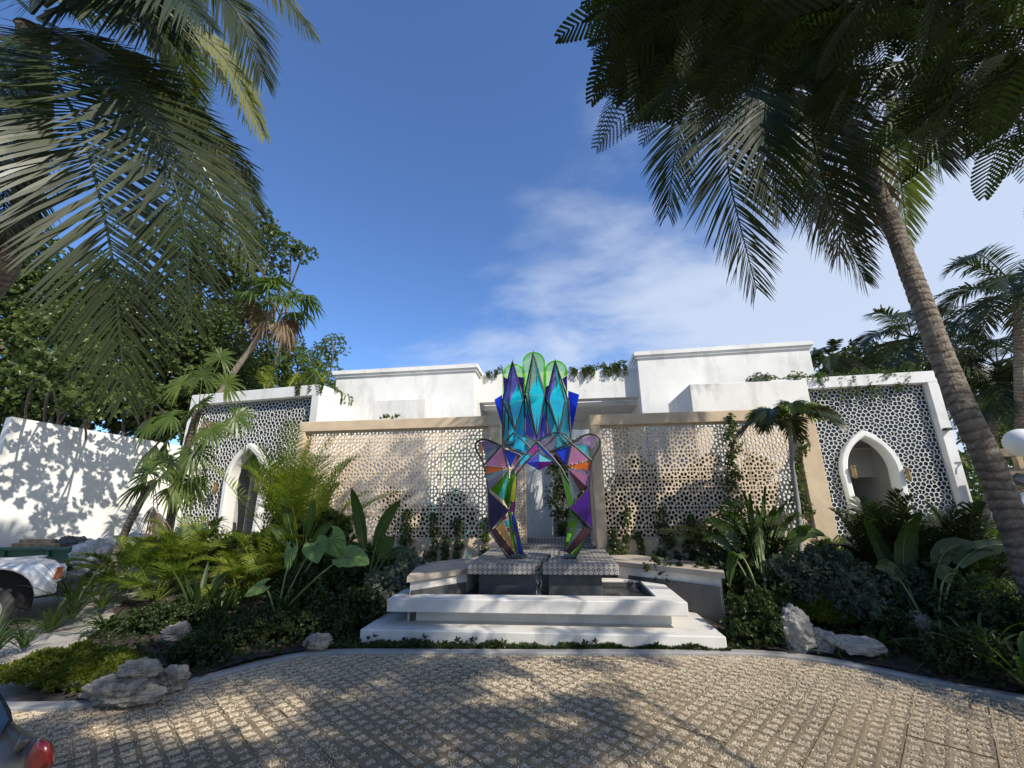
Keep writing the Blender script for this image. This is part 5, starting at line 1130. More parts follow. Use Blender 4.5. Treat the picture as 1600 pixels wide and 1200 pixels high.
def onbed(x, y):
    z = 0.0
    for _ in range(6): p = G(x, y, z); z = float(bedz(p[0], p[1]))
    return np.array([p[0], p[1], z])
def bp(x, Y):                                     # bed point below photo column x at distance Y
    p = P(x, 900, Y); return np.array([p[0], Y, float(bedz(p[0], Y))])

# ------------------------------------------------------------------ near coconut palms
def coco_palm(label, trunk_px, rads, fronds, crown_zc_px, group, vals=.35, extra=(), nuts=5, ll=.62, nl=125, w=.034, zs=1.0, ref=None):
    kk_ = len(trunk_px)-1; tp = [K(p[0], p[1], p[2]*(1+(zs-1)*(i/kk_)**1.2)) for i, p in enumerate(trunk_px)]; base = tp[0]
    t = thing('coconut_palm', label, 'palm tree', tuple(base*[1, 1, 0]+[0, 0, base[2]]), group)
    m = MB(); trunk_tube(m, tp, rads, n=20, amp=.07); m.build('trunk', M['bark'], t, smooth=False)
    c = tp[-1]
    for k, f_ in enumerate(fronds):
        pts, l_, kw = f_[0], f_[1], (f_[2] if len(f_) > 2 else {})
        q = np.array([K(p[0], p[1], p[2]*zs) for p in pts]); l_ = l_*zs; kw.setdefault('ref', ref) if isinstance(kw, dict) else None
        if len(q) == 3: cur = bez(*q, 22)
        else:
            d = np.r_[0, np.cumsum(np.linalg.norm(np.diff(q, axis=0), axis=1))]; s = np.linspace(0, d[-1], 22); cur = np.stack([np.interp(s, d, q[:, i]) for i in range(3)], -1)
            for _ in range(4): cur[1:-1] = (cur[:-2]+2*cur[1:-1]+cur[2:])/4
        kw = dict(kw); mt = kw.pop('mat', 'coco'); m = MB(); frond(m, cur, **{**dict(ll=l_, nl=nl, w=w, hang=.30, val=vals+rng.normal()*.08, rr=.022, t0=.08), **kw}); m.build('frond', M[mt], t)
    for k in range(nuts):
        a = k*2*math.pi/max(nuts, 1); p = c+[.2*math.cos(a), .2*math.sin(a), -.22]; m = MB(); m.lathe([(0, -.12), (.07, -.09), (.105, 0), (.08, .08), (0, .12)], p, 10); m.build('coconut', M['fruit'], t, smooth=True)
    return t, c
M['pale'] = leafmat('pale_coconut_leaf', [(0.10, 0.12, 0.04), (0.17, 0.18, 0.07), (0.26, 0.26, 0.12)], rough=0.5, trans=0.4)
LPc = (50, 40, 4.9)
coco_palm('large coconut palm filling the top left corner with long drooping fronds', [(-330, 900, 7.2), (-120, 600, 6.6), (0, 430, 6.2), (40, 330, 5.9), (60, 180, 5.4), LPc], [.19, .16, .15, .145, .14, .14],
  [([(60, 30, 4.9), (200, 100, 4.6), (320, 260, 4.7), (396, 415, 4.9)], .60, dict(hang=.30, val=.75, w=.034)),
   ([(60, 40, 4.9), (190, 120, 4.3), (285, 300, 4.2), (300, 505, 4.3)], .88, dict(hang=.10, nl=105, w=.030, val=.35)),
   ([(60, 30, 4.9), (230, -60, 4.6), (370, 0, 4.6), (410, 120, 4.8)], .66, dict(hang=.6)),
   ([(70, 20, 4.9), (200, -20, 5.2), (270, 60, 5.5), (302, 158, 5.7)], .6, dict(val=.95, hang=.25, mat='pale')),
   ([(70, 20, 4.9), (230, 0, 5.3), (350, 80, 5.6), (412, 212, 5.9)], .45, dict(val=.9, hang=.5, mat='pale')),
   ([(70, 10, 4.9), (250, -120, 4.8), (400, -60, 5.0), (490, 52, 5.2)], .5, dict(hang=.8, val=.7)),
   ([(60, 40, 4.9), (220, 130, 5.4), (340, 230, 5.6), (402, 330, 5.8)], .6, dict(hang=.35)),
   ([(50, 60, 4.9), (130, 200, 4.2), (178, 400, 4.0), (195, 620, 4.1)], .92, dict(hang=.2, val=.3)),
   ([(40, 40, 4.9), (-40, 120, 4.6), (-90, 220, 4.6), (-110, 360, 4.8)], .8, dict(hang=.3)),
   ([(50, 50, 4.9), (20, 130, 5.2), (0, 240, 5.4), (10, 380, 5.6)], .8, dict(hang=.25, val=.15)),
   ([(50, 20, 4.9), (100, -60, 4.6), (190, -60, 4.4), (260, 60, 4.3)], .8, dict(hang=.5, val=.2)),
   ([(50, 20, 4.9), (60, -150, 5.2), (150, -250, 5.6), (260, -240, 6)], .6), ([(50, 20, 4.9), (-80, -100, 5.2), (-200, -100, 5.4), (-300, 60, 5.6)], .6),
   ([(50, 20, 4.9), (120, -60, 4.3), (220, -60, 3.9), (330, 40, 3.8)], .6, dict(hang=.7))],
  None, 'coconut palms near the camera', nuts=0, ref=(.62, -.72, .28))
RPc = (1292, 128, 5.6)
coco_palm('tall leaning coconut palm with grey ringed trunk on the right', [(1735, 1180, 4.2), (1618, 910, 4.25), (1592, 840, 4.3), (1542, 715, 4.4), (1505, 640, 4.5), (1471, 555, 4.65), (1440, 470, 4.8), (1402, 372, 5.1), (1345, 240, 5.4), RPc], [.17, .135, .13, .122, .119, .116, .114, .11, .105, .10],
  [([(1290, 128, 5.6), (1150, 90, 5.3), (1060, 190, 5.3), (1043, 335, 5.5)], .62, dict(hang=.35, val=.4)),
   ([(1290, 130, 5.6), (1150, 60, 5.0), (1130, 250, 4.8), (1182, 452, 4.9)], .78, dict(hang=.25, nl=135)),
   ([(1290, 130, 5.6), (1200, 120, 5.6), (1235, 260, 5.5), (1268, 345, 5.6)], .7, dict(hang=.4, mat='dry', val=.2)),
   ([(1292, 130, 5.6), (1265, 200, 5.1), (1300, 330, 5.0), (1352, 440, 5.1)], .62, dict(hang=.35, val=.25)),
   ([(1292, 130, 5.6), (1390, 150, 5.6), (1405, 260, 5.6), (1418, 375, 5.8)], .45, dict(val=.7, hang=.5, mat='pale')),
   ([(1292, 130, 5.6), (1370, 100, 5.2), (1440, 150, 5.0), (1470, 260, 5.1)], .6, dict(hang=.5)),
   ([(1292, 120, 5.6), (1180, 20, 5.8), (1060, -10, 6.0), (980, 90, 6.3)], .55, dict(hang=.6, val=.7)),
   ([(1292, 120, 5.6), (1240, 0, 5.4), (1120, -80, 5.4), (1010, -60, 5.6)], .6), ([(1292, 120, 5.6), (1330, 0, 5.6), (1420, -60, 5.8), (1520, 0, 6)], .6),
   ([(1292, 130, 5.6), (1220, 90, 4.9), (1190, 180, 4.6), (1220, 330, 4.6)], .7, dict(hang=.35)),
   ([(1292, 130, 5.6), (1300, 160, 5.3), (1330, 260, 5.3), (1310, 400, 5.4)], .55, dict(mat='dry', hang=.6, missing=.25)),
   ([(1292, 120, 5.6), (1400, 40, 6), (1500, 80, 6.4), (1560, 200, 6.8)], .6)],
  None, 'coconut palms near the camera', zs=1.22, ref=(-.15, -.85, .5))

# ------------------------------------------------------------------ flamboyant tree, overhead on the right and behind the camera
def flame_leaf(L_=.46, npair=14, fine=11, droop=.16):
    m = MB(); n = 14; s = np.linspace(0, 1, n); pts = np.column_stack([L_*s, .02*np.sin(s*3), -droop*L_*s*s]); m.tube(pts, np.linspace(.0035, .001, n), 4, cap=False, val=.3)
    for k in range(npair):
        t = .14+.86*k/(npair-1); p = np.array([np.interp(t, s, pts[:, i]) for i in range(3)]); lp = .125*math.sin(math.pi*(.2+.72*t))**.7*(L_/.46)
        for sg in (-1, 1):
            ph = math.radians(15+35*t); d = np.array([math.sin(ph), sg*math.cos(ph), -.10]); wv = np.array([math.cos(ph), -sg*math.sin(ph), 0])
            if fine:
                u = (np.arange(fine)+.5)/fine; c = p+np.outer(u*lp, d)-np.outer(u*u*lp*.25, [0, 0, 1]); a = .0115*np.sin(math.pi*(.12+.8*u))**.5*(L_/.46); du = lp/fine*.56
                Vt = np.concatenate([c-d*du, c+d*du, c+np.outer(a, wv)*1.0+d*du*1.2, c-np.outer(a, wv)+d*du*1.2]); i = np.arange(fine)
                m.add(Vt, np.concatenate([np.stack([i, i+fine, i+2*fine], -1), np.stack([i, i+3*fine, i+fine], -1)]), .2+.6*rng.random())
            else:
                a = .0105*(L_/.46); m.add([p-wv*a*.6, p+wv*a*.6, p+d*lp+wv*a-[0, 0, lp*.2], p+d*lp-wv*a-[0, 0, lp*.2]], [(0, 1, 2, 3)], .2+.6*rng.random())
    return m
fl_t = thing('flamboyant_tree', 'feathery leaved tree overhanging the top right corner, dark against the sky', 'tree', (6.5, -3.0, 0))
fmesh = []
for k in range(4): o = flame_leaf(.46, 14, 11, .10+.08*k).build('leaf', M['flame']); fmesh.append(o.data); bpy.data.objects.remove(o)
bx_ = np.array([955, 975, 1000, 1060, 1110, 1200, 1300, 1345, 1400, 1440, 1480, 1530, 1570, 1600, 1660]); by_ = np.array([20, 150, 175, 150, 120, 110, 100, 180, 300, 290, 200, 225, 240, 250, 280])
cnt = 0; tips = []
def shades(p):                                     # leaf whose shade would land on the sculpture or the far end of the left screen
    t1 = (p[1]-6.9)/SUN[1]; a = p-SUN*t1; t2 = (p[1]-8.15)/SUN[1]; b = p-SUN*t2
    return (t1 > 0 and -1.25 < a[0] < 1.0 and .9 < a[2] < 4.3) or (t2 > 0 and -5.4 < b[0] < -3.1 and .9 < b[2] < 3.4 and rng.random() < .8)
while cnt < 292:
    x = rng.uniform(975, 1680); lim = np.interp(x, bx_, by_); y = rng.uniform(-160, lim-10)
    if 1395 < x < 1470 and 20 < y < 120 and rng.random() < .93: continue
    if x > 1380 and y > 130 and rng.random() < .55: continue
    zc = rng.uniform(2.7, 4.6)
    if y > lim-60: zc = rng.uniform(2.6, 3.6)
    p = K(x, y, zc)
    if shades(p): continue
    o = bpy.data.objects.new('leaf', fmesh[cnt % 4]); COL.objects.link(o); o.parent = fl_t
    # leaf axis: from the branches outwards (left or down in the picture) and drooping
    ax_ = nrm(np.array([-.45, .75, -.25])+rng.normal(size=3)*[.75, .5, .28]); zx = nrm(np.array([0, 0, 1.])+rng.normal(size=3)*.35); R = frame(ax_, zx); R = np.stack([nrm(ax_), nrm(np.cross(zx, ax_)), np.cross(nrm(ax_), nrm(np.cross(zx, ax_)))], -1)
    o.matrix_local = Matrix.Translation(Vector([float(v) for v in p-np.array(fl_t['_o'])]))@Matrix([[float(v) for v in r] for r in R]).to_4x4()@Matrix.Scale(float(rng.uniform(.75, 1.15)), 4)
    tips.append(p); cnt += 1
tips = np.array(tips)
# canopy outside the frame: its shade falls where the photograph shows shade
def shade_pts(x0, x1, y0, y1, h, n, keepf=None):
    q = np.column_stack([rng.uniform(x0, x1, n), rng.uniform(y0, y1, n)]); hh = rng.uniform(h[0], h[1], n)
    if keepf is not None: k_ = keepf(q[:, 0], q[:, 1]); q, hh = q[k_], hh[k_]
    s_ = hh/SUN[2]; return np.column_stack([q[:, 0]+SUN[0]*s_, q[:, 1]+SUN[1]*s_, hh])
def patchy(x, y, thr=0.0): return (np.sin(x*2.3+y*1.1+.5)+np.sin(y*3.4-x*1.2+1.3)+.7*np.sin(x*5.1+2)*np.sin(y*4.7)) > thr+rng.normal(size=len(x))*.25
SP_ = []
SP_.append(shade_pts(-4.2, 0.4, 2.6, 5.1, (4.0, 5.6), 560, lambda x, y: patchy(x, y, -.55)))
SP_.append(shade_pts(-4.9, -1.9, 4.5, 6.1, (6.2, 7.6), 330, lambda x, y: patchy(x, y, -1.2)))
SP_.append(shade_pts(1.9, 6.0, 5.2, 7.4, (4.8, 7.2), 480, lambda x, y: patchy(x, y, -1.2)))
SP_.append(shade_pts(2.7, 4.2, 3.4, 5.0, (4.8, 6.0), 70, lambda x, y: patchy(x, y, -.2)))
SP_.append(shade_pts(-2.0, 0.8, 5.2, 6.0, (6.0, 7.5), 50, lambda x, y: patchy(x, y, .3)))
SP_.append(shade_pts(-8.0, -4.6, 2.6, 4.6, (6.2, 7.6), 120, lambda x, y: patchy(x, y, -.6)))
sp = np.concatenate(SP_)
# keep these leaves out of the picture
q = sp-[0, 0, EYE]; zc = q@_f; px = 800+F_PX*(q@_rr)/np.maximum(zc, .05); py = 600-F_PX*(q@_uu)/np.maximum(zc, .05)
inview = (zc > .15) & (px > -80) & (px < 1680) & (py > -90) & (py < 1290)
inframe_ok = inview & (px > 1080) & (py < np.interp(px, bx_, by_)-20)
sp = sp[~inview | inframe_ok]
cl = flame_leaf(.46, 14, 0, .2); CV = np.concatenate(cl.V); 
tmpV = CV; quads = np.concatenate([np.concatenate([f if f.shape[1] == 4 else np.zeros((0, 4), int) for f in cl.F])])

dn = []
while len(dn) < 780:
    x = rng.uniform(985, 1700); lim = np.interp(x, bx_, by_)-(70 if x < 1330 else 30); y = rng.uniform(-180, lim)
    if 1395 < x < 1470 and 20 < y < 130: continue
    if x > 1360 and y > 130 and rng.random() < .75: continue
    if x < 1120 and y > 120 and rng.random() < .5: continue
    p = K(x, y, rng.uniform(3.2, 5.2))
    if not shades(p): dn.append(p)
dn = np.array(dn); cf = flame_leaf(.46, 14, 0, .18); FV = np.concatenate(cf.V); tri = np.concatenate([f for f in cf.F if f.shape[1] == 4])
n = len(dn); axd = nrm(np.array([-.45, .75, -.25])+rng.normal(size=(n, 3))*[.75, .6, .3]); zx = nrm(np.array([0, 0, 1.])+rng.normal(size=(n, 3))*.35); yv = nrm(np.cross(zx, axd))
g = MB(); g.scatter(FV, tri, dn, np.stack([axd, yv, np.cross(axd, yv)], -1), rng.uniform(.85, 1.25, n), rng.random(n)); o = g.build('inner_crown', M['flame'], fl_t); o['kind'] = 'stuff'
n = len(sp); axd = nrm(rng.normal(size=(n, 3))*[1, 1, .25]); zx = nrm(np.array([0, 0, 1.])+rng.normal(size=(n, 3))*.35); yv = nrm(np.cross(zx, axd)); Rr = np.stack([axd, yv, np.cross(axd, yv)], -1)
g = MB(); g.scatter(tmpV, quads, sp-axd*.2, Rr, rng.uniform(.9, 1.35, n), rng.random(n)); o = g.build('crown', M['flame'], fl_t); o['kind'] = 'stuff'; print('canopy', n)
m = MB(); tb = np.array([6.5, -3.0, 0]); fork = np.array([6.2, -2.6, 3.2]); m.tube(bez(tb, [6.7, -3, 1.6], fork, 10), np.linspace(.34, .24, 10), 12, jitter=.03); m.build('trunk', M['bark2'], fl_t, smooth=True)
allp = np.concatenate([tips, sp]); 
ends = [K(1500, -60, 3.6), K(1250, -120, 3.9), K(1620, 120, 3.6), K(1450, -250, 3.4), np.array([2.6, -1.2, 5.6]), np.array([1.6, 0.4, 6.9]), np.array([3.4, 1.4, 7.0])]
for e_ in ends:
    m = MB(); e_ = np.array(e_); cur = bez(fork-[0, 0, .05], (fork+e_)/2+[0, 0, .5], e_, 14); m.tube(cur, np.linspace(.035, .008, 14), 8, cap=False)
    near = allp[np.argsort(np.linalg.norm(allp-e_, axis=1))[:10]]
    for q_ in near: m.tube(bez(cur[-3], (cur[-2]+q_)/2+[0, 0, .08], q_, 6), np.linspace(.014, .004, 6), 5, cap=False)
    m.build('limb', M['bark2'], fl_t, smooth=True)
# ------------------------------------------------------------------ background palms
def bg_palm(label, top, base_px, zc, nfr, Lf, group, crown_el=(-.5, 1.2), leaf='coco', ll=.5, trunk_r=.13, vals=.4, cat='palm tree', zb=None, w=.05, shared=None, nuts=0, azr=(0, 2*math.pi), hang=.35):
    c = K(*top, zc); b = K(*base_px, zc); b[2] = float(gz(b[0], b[1])) if zb is None else zb
    t = thing('coconut_palm' if leaf == 'coco' else 'palm', label, cat, b, group)
    m = MB(); trunk_tube(m, bez(b, [c[0]*.4+b[0]*.6, c[1]*.5+b[1]*.5, (b[2]+c[2])/2], c, 8), np.linspace(trunk_r*1.15, trunk_r*.8, 8), n=9); m.build('trunk', M['bark'], t)
    for k in range(nfr):
        az = azr[0]+(azr[1]-azr[0])*(k+.5*rng.random())/nfr; el = crown_el[0]+(crown_el[1]-crown_el[0])*((k*0.618) % 1)
        m = MB(); frond(m, fpts(c+[0, 0, .05], az, el, Lf*rng.uniform(.85, 1.1), sag=.45+.2*rng.random()), ll=ll, nl=46, w=w, hang=hang, val=vals+rng.normal()*.1, rr=.022, t0=.15); m.build('frond', M[leaf], t)
    return t
GP = 'coconut palms behind the right gateway'
bg_palm('coconut palm at the right edge with its crown above the dark parapets', (1590, 455), (1620, 900), 12.5, 20, 3.1, GP, ll=.75)
bg_palm('smaller coconut palm crown peeping over the right gateway left of the leaning trunk', (1425, 530), (1440, 900), 16, 17, 3.1, GP, ll=.75, vals=.5)
bg_palm('coconut palm low behind the leaning trunk with pale arching fronds', (1560, 575), (1560, 880), 14.5, 17, 3.0, GP, ll=.75, vals=.5)
bg_palm('coconut palm lowest at the right edge beside the round lamp', (1625, 610), (1640, 900), 13.2, 14, 2.6, GP, ll=.62, vals=.45)
bg_palm('small feathery palm just behind the parapet of the right gateway', (1300, 560), (1300, 860), 16.5, 11, 1.3, GP, ll=.35, vals=.5, trunk_r=.08)
# tall shaggy fan palm on the left, crown against the sky
tb = K(330, 640, 13.5); tb[2] = .6; tcw = K(436, 470, 14.5)
t = thing('fan_palm', 'tall thin trunked fan palm with shaggy dead leaves rising against the sky on the left', 'palm tree', tb)
m = MB(); m.tube([K(300, 760, 13.2)*[1, 1, 0]+[0, 0, .6], K(332, 632, 13.5), K(367, 579, 13.8), K(392, 544, 14), K(416, 505, 14.2), tcw], [.12, .10, .09, .085, .08, .08], 9, val=.7); m.build('trunk', M['bark'], t)
for k in range(26):
    a = rng.uniform(0, 2*math.pi); e = rng.uniform(-.7, 1.2); d = np.array([math.cos(a)*math.cos(e), math.sin(a)*math.cos(e), math.sin(e)]); dead = e < -.25
    e_ = tcw+d*rng.uniform(.55, .9); m = MB(); fan_leaf(m, tcw, e_, [0, 0, 1], R=rng.uniform(.5, .7), nseg=16, val=.5, droop=.75, span=100, w=1.1); m.build('leaf', M['dry'] if dead else M['fan'], t)
for k in range(9):
    a = rng.uniform(0, 2*math.pi); e_ = tcw+np.array([math.cos(a)*.35, math.sin(a)*.35, -.5-.5*rng.random()]); m = MB(); fan_leaf(m, tcw-[0, 0, .2], e_, [math.cos(a), math.sin(a), .2], R=.65, nseg=12, val=.6, droop=.6, span=70); m.build('leaf', M['dry'], t)

# ------------------------------------------------------------------ broadleaf trees
def tree(label, base, clumps_px, zc, rad, mt, dens, size, group=None, trunk_r=.22, tmpl=R6, val=.5, name='broadleaf_tree', limbs=True):
    cl_ = [(K(x, y, zc+(rng.uniform(-1, 1) if len(q) < 2 else q[1])), np.array([r_, r_, r_*.8])*rad) for (x, y, r_, *q) in [(c[0], c[1], c[2], *(c[3:] or ())) for c in clumps_px]] if False else []
    for c in clumps_px:
        x, y, r_ = c[:3]; z_ = zc+(c[3] if len(c) > 3 else rng.uniform(-.8, .8)); cl_.append((K(x, y, z_), np.array([r_, r_, r_*.8])*z_/F_PX*rad))
    base = np.asarray(base, float); t = thing(name, label, 'tree', base, group)
    fork = base+[0, 0, .9]; m = MB(); m.tube([base-[0, 0, .1], base+[.03, .02, .45], fork], [trunk_r*1.2, trunk_r, trunk_r*.8], 10, jitter=.04, cap=False); m.build('trunk', M['bark2'], t, smooth=True)
    m = MB(); twigs(m, fork-[0, 0, .05], cl_, r0=trunk_r*.42, n=8, mi=0); m.build('limbs', M['bark2'], t, smooth=True)['kind'] = 'stuff'
    m = MB(); foliage(m, cl_, dens, size, tmpl, val); m.build('crown', M[mt], t); return t
TG = 'broadleaf trees behind the plain wall'
def gb(x, zc): p = K(x, 800, zc); return [p[0], p[1], float(gz(p[0], p[1]))]
tree('dense glossy leaved tree overhanging the left end of the plain white wall', gb(60, 13.5), [(20, 560, 60), (80, 600, 55), (-30, 480, 80), (40, 470, 60), (110, 520, 55), (60, 640, 45), (-60, 600, 70), (130, 620, 45), (20, 400, 60), (-60, 380, 70), (10, 640, 40), (150, 570, 45)], 13.2, 1.15, 'broad', 52, .115, TG, .24)
tree('dense glossy leaved tree right of the leftmost one, behind the middle of the plain wall', gb(200, 14.5), [(180, 640, 48), (230, 600, 52), (200, 540, 55), (270, 550, 50), (150, 500, 50), (240, 480, 50), (290, 620, 40), (180, 450, 45), (300, 500, 42), (240, 660, 35), (120, 470, 50), (270, 660, 30)], 14.3, 1.15, 'broad', 50, .115, TG, .2)
tree('tall open tree with sprays of leaves against the blue sky left of the shaggy palm', gb(330, 17), [(330, 560, 45), (360, 520, 38), (330, 470, 42), (385, 480, 28), (350, 420, 36), (395, 425, 24), (400, 380, 26), (430, 372, 17), (455, 388, 15), (474, 395, 13), (380, 350, 22), (310, 400, 40), (360, 590, 40), (415, 350, 16), (440, 415, 12), (405, 500, 16), (300, 350, 30)], 16.5, 1.3, 'broad', 34, .12, TG, .22, val=.55)
tree('lighter green fine leaved tree beside the shaggy palm above the left gateway', gb(440, 19), [(420, 590, 30), (450, 575, 28), (480, 580, 24), (400, 570, 26), (440, 550, 20), (505, 590, 20), (500, 560, 16), (517, 545, 14), (524, 532, 9), (470, 610, 22), (510, 615, 18), (380, 600, 28), (430, 615, 24), (395, 555, 15), (460, 545, 14)], 18, 1.55, 'lime', 46, .10, TG, .18, tmpl=R4, val=.45)
tree('bushy dark tree filling in behind the fan palms and the left gateway corner', gb(270, 16), [(300, 600, 34), (330, 620, 30), (280, 640, 34), (350, 600, 28), (240, 630, 34), (310, 570, 34), (350, 560, 30), (370, 610, 26)], 15.2, 1.35, 'broad', 48, .11, TG, .16)
tree('round crowned tree low behind the round lamp at the right edge', gb(1580, 20), [(1540, 640, 26), (1580, 650, 34), (1620, 630, 40), (1560, 690, 30), (1600, 700, 32), (1530, 680, 20), (1640, 690, 40)], 17.5, 1.2, 'lime', 26, .14, None, .18, val=.35)
tree('dark bushy tree behind the parapet of the right gateway', gb(1400, 22), [(1290, 575, 24), (1330, 570, 28), (1370, 575, 26), (1400, 560, 26), (1440, 585, 24), (1490, 590, 30), (1530, 610, 30), (1350, 555, 20), (1270, 560, 12), (1560, 640, 30)], 19.5, 1.2, 'shrub', 24, .15, None, .2, val=.8)
m = MB(); cl_ = [(np.array([x, 34+4*math.sin(x), 1.2]), np.array([3.2, 2, 3.0])) for x in np.arange(-46, -22, 3.4)]+[(np.array([x, 33+3*math.sin(x), 1.2]), np.array([3.2, 2, 3.4])) for x in np.arange(20, 52, 3.4)]
foliage(m, cl_, 6, .42, R4, .3); o = m.build('woodland', M['broad']); o['kind'] = 'stuff'; o['label'] = 'green mass of trees far behind the buildings'

# boughs of the two wall side trees that overhang the wall and shade it
for (tn_, spots) in (('dense glossy leaved tree overhanging', [(40, 700, 2.4), (95, 690, 2.6), (60, 745, 3.2), (100, 800, 3.3), (20, 760, 3.0), (130, 735, 2.9), (75, 815, 3.6)]), ('dense glossy leaved tree right', [(165, 705, 2.2), (195, 740, 2.6), (150, 765, 2.9), (215, 700, 2.0)])):
    tt = [o for o in bpy.data.objects if o.get('label', '').startswith(tn_)][0]; cl_ = []
    for (x, y, k_) in spots:
        u_, z_ = onplane(x, y, a0*[1, 1, 0], d_, nn); q = a0*[1, 1, 0]+d_*u_; q[2] = z_
        cl_.append((q+SUN*k_, (.40, .40, .32)))
    m = MB(); foliage(m, cl_, 20, .13, R6, .6, fill=.1); m.build('bough_leaves', M['broad'], tt)
    m = MB(); twigs(m, np.array(tt['_o'])+[0, 0, 2.6], cl_, r0=.05, n=10, mi=0); m.build('boughs', M['bark2'], tt, smooth=True)['kind'] = 'stuff'
# ------------------------------------------------------------------ trailing plants on the roofs
def trail(label, pts, r, mt, group, dens=260, size=.055, hangs=10, hl=.35, cat='trailing plant', tm=R4, val=.5):
    pts = np.array(pts); t = thing('roof_plant', label, cat, pts.mean(0), group); cl_ = []
    for i in range(len(pts)-1):
        L_ = np.linalg.norm(pts[i+1]-pts[i]); n = max(2, int(L_/(r*1.3)))
        for k in range(n): p = pts[i]+(pts[i+1]-pts[i])*(k+rng.random())/n; rr2 = r*rng.uniform(.55, 1.2); cl_.append((p+rng.normal(size=3)*r*.25, (rr2, rr2*.8, rr2*.75)))
    m = MB(); foliage(m, cl_, dens, size, tm, val, fill=.3)
    st = MB()
    for k in range(hangs):
        i = rng.integers(len(pts)-1); p = pts[i]+(pts[i+1]-pts[i])*rng.random(); f = nrm(-p*[1, 1, 0])*.12; e_ = p+f*1.1-[0, 0, hl*rng.uniform(.4, 1.2)]
        cur = bez(p, p+f+[0, 0, .05], e_, 10); st.tube(cur, .004, 4, cap=False); foliage(m, [(q_, (.05, .05, .05)) for q_ in cur[3:]], dens*1.2, size*.8, tm, val, fill=.2)
    m.build('foliage', M[mt], t)
    if st.n: st.build('stems', M['stem'], t)['kind'] = 'stuff'
    return t
RG = 'plants trailing over the parapets'
zb0 = G(870, 583, 5.0); Yr = 12.95; e0 = P(757, 583, 12.6); e1 = P(900, 579, Yr); e2 = P(990, 574, Yr)
trail('bushy plant trailing over the link roof left of the sculpture top', [P(762, 585, Yr), P(784, 580, Yr)], .20, 'broad', RG, hangs=2)
trail('bushy plant trailing over the link roof between the sculpture and the right tower', [P(892, 579, Yr), P(985, 572, Yr)], .17, 'broad', RG, hangs=12)
A_, B_ = PR['A']+[0, 0, 4.78], PR['A']+PR['d']*PR['W']+[0, 0, 4.78]
back = np.array([0, .15, 0])
trail('long green planting draped along the parapet of the right gateway', [A_+back, (A_*.5+B_*.5)+back, B_+back-PR['d']*.3], .21, 'broad', RG, hangs=26, hl=.55)
trail('silvery trailing plant spilling down the left shoulder of the right gateway', [A_+[0, .2, .1]-PR['d']*.1, P(1180, 606, 11.2), P(1150, 620, 11.0), P(1133, 634, 10.8)], .19, 'silver', RG, hangs=10, hl=.4, val=.35)
A2, B2 = PL['A']+[0, 0, 4.78], PL['A']+PL['d']*PL['W']+[0, 0, 4.78]
trail('green plant trailing over the parapet at the right end of the left gateway', [B2+[-.9, .2, 0], B2+[-.05, .15, 0]], .12, 'broad', RG, hangs=7, hl=.25)
trail('spiky green plant along the roof edge between the left gateway and the tower', [G(520, 610, 4.75), G(545, 622, 4.75), G(580, 640, 4.75)], .14, 'lime', RG, hangs=8, hl=.3)
trail('small feathery plant resting on the sand coloured beam left of the tower block', [P(596, 651, 8.6), P(622, 652, 8.6)], .07, 'lime', RG, hangs=0)
t = thing('roof_plant', 'yellow green bamboo like plant on the roof behind the left gateway', 'plant', G(430, 600, 4.8), RG)
m = MB()
for k in range(14): b_ = G(400+8*k, 606, 4.85)+[0, rng.uniform(0, .8), 0]; frond(m, fpts(b_, rng.uniform(0, 6.28), 1.1, 1.0, .2, 10), ll=.28, nl=18, w=.03, val=.75)
m.build('foliage', M['areca'], t)

# ------------------------------------------------------------------ climbers on the pierced screens
CG = 'climbers trained up the pierced screens'
def climber(x, y0, y1, wd, label, mt='broad', dens=420):
    a, b = P(x, y0, 8.08), P(x, y1, 8.10); n = max(3, int((b[2]-a[2])/.14)); t = thing('climber', label, 'climbing plant', a, CG); m = MB(); cl_ = []
    for k in range(n): p = a+(b-a)*k/(n-1)+[rng.normal()*wd*.3, 0, 0]; cl_.append((p, (wd*rng.uniform(.6, 1.1)*(1-.35*k/n), .07, .11)))
    foliage(m, cl_, dens, .052, R4, .5, fill=.2); m.build('foliage', M[mt], t)
    m = MB(); cur = bez(a, (a+b)/2+[.04, -.03, 0], b, 10); m.tube(cur, .007, 5); m.build('stem', M['bark2'], t)
for x, y0, y1, w_, lab in ((634, 868, 806, .16, 'leafy climber nearest the bird of paradise plant on the left screen'), (676, 868, 812, .10, 'narrow dark climber second from left at the foot of the left screen'), (694, 868, 846, .07, 'shortest climber at the foot of the left screen'), (718, 870, 818, .13, 'broad climber right of the shortest one on the left screen'), (757, 866, 818, .10, 'bright climber at the right pillar of the left screen')): climber(x, y0, y1, w_, lab)
for x, y0, y1, w_, lab in ((957, 862, 834, .10, 'small bright climber beside the left pillar of the right screen'), (978, 864, 800, .08, 'thin sparse climber second from the pillar on the right screen'), (1000, 862, 838, .07, 'low leafy climber on the base wall right of the thin one'), (1035, 868, 802, .17, 'bushy dark climber in the middle of the right screen'), (1082, 870, 815, .14, 'shaded climber just right of the bushy one on the right screen'), (1143, 760, 655, .16, 'tall thick climber reaching the beam behind the feathery palm'), (1252, 800, 690, .14, 'climber on the right pillar of the right screen behind the slim palm trunk')): climber(x, y0, y1, w_, lab)

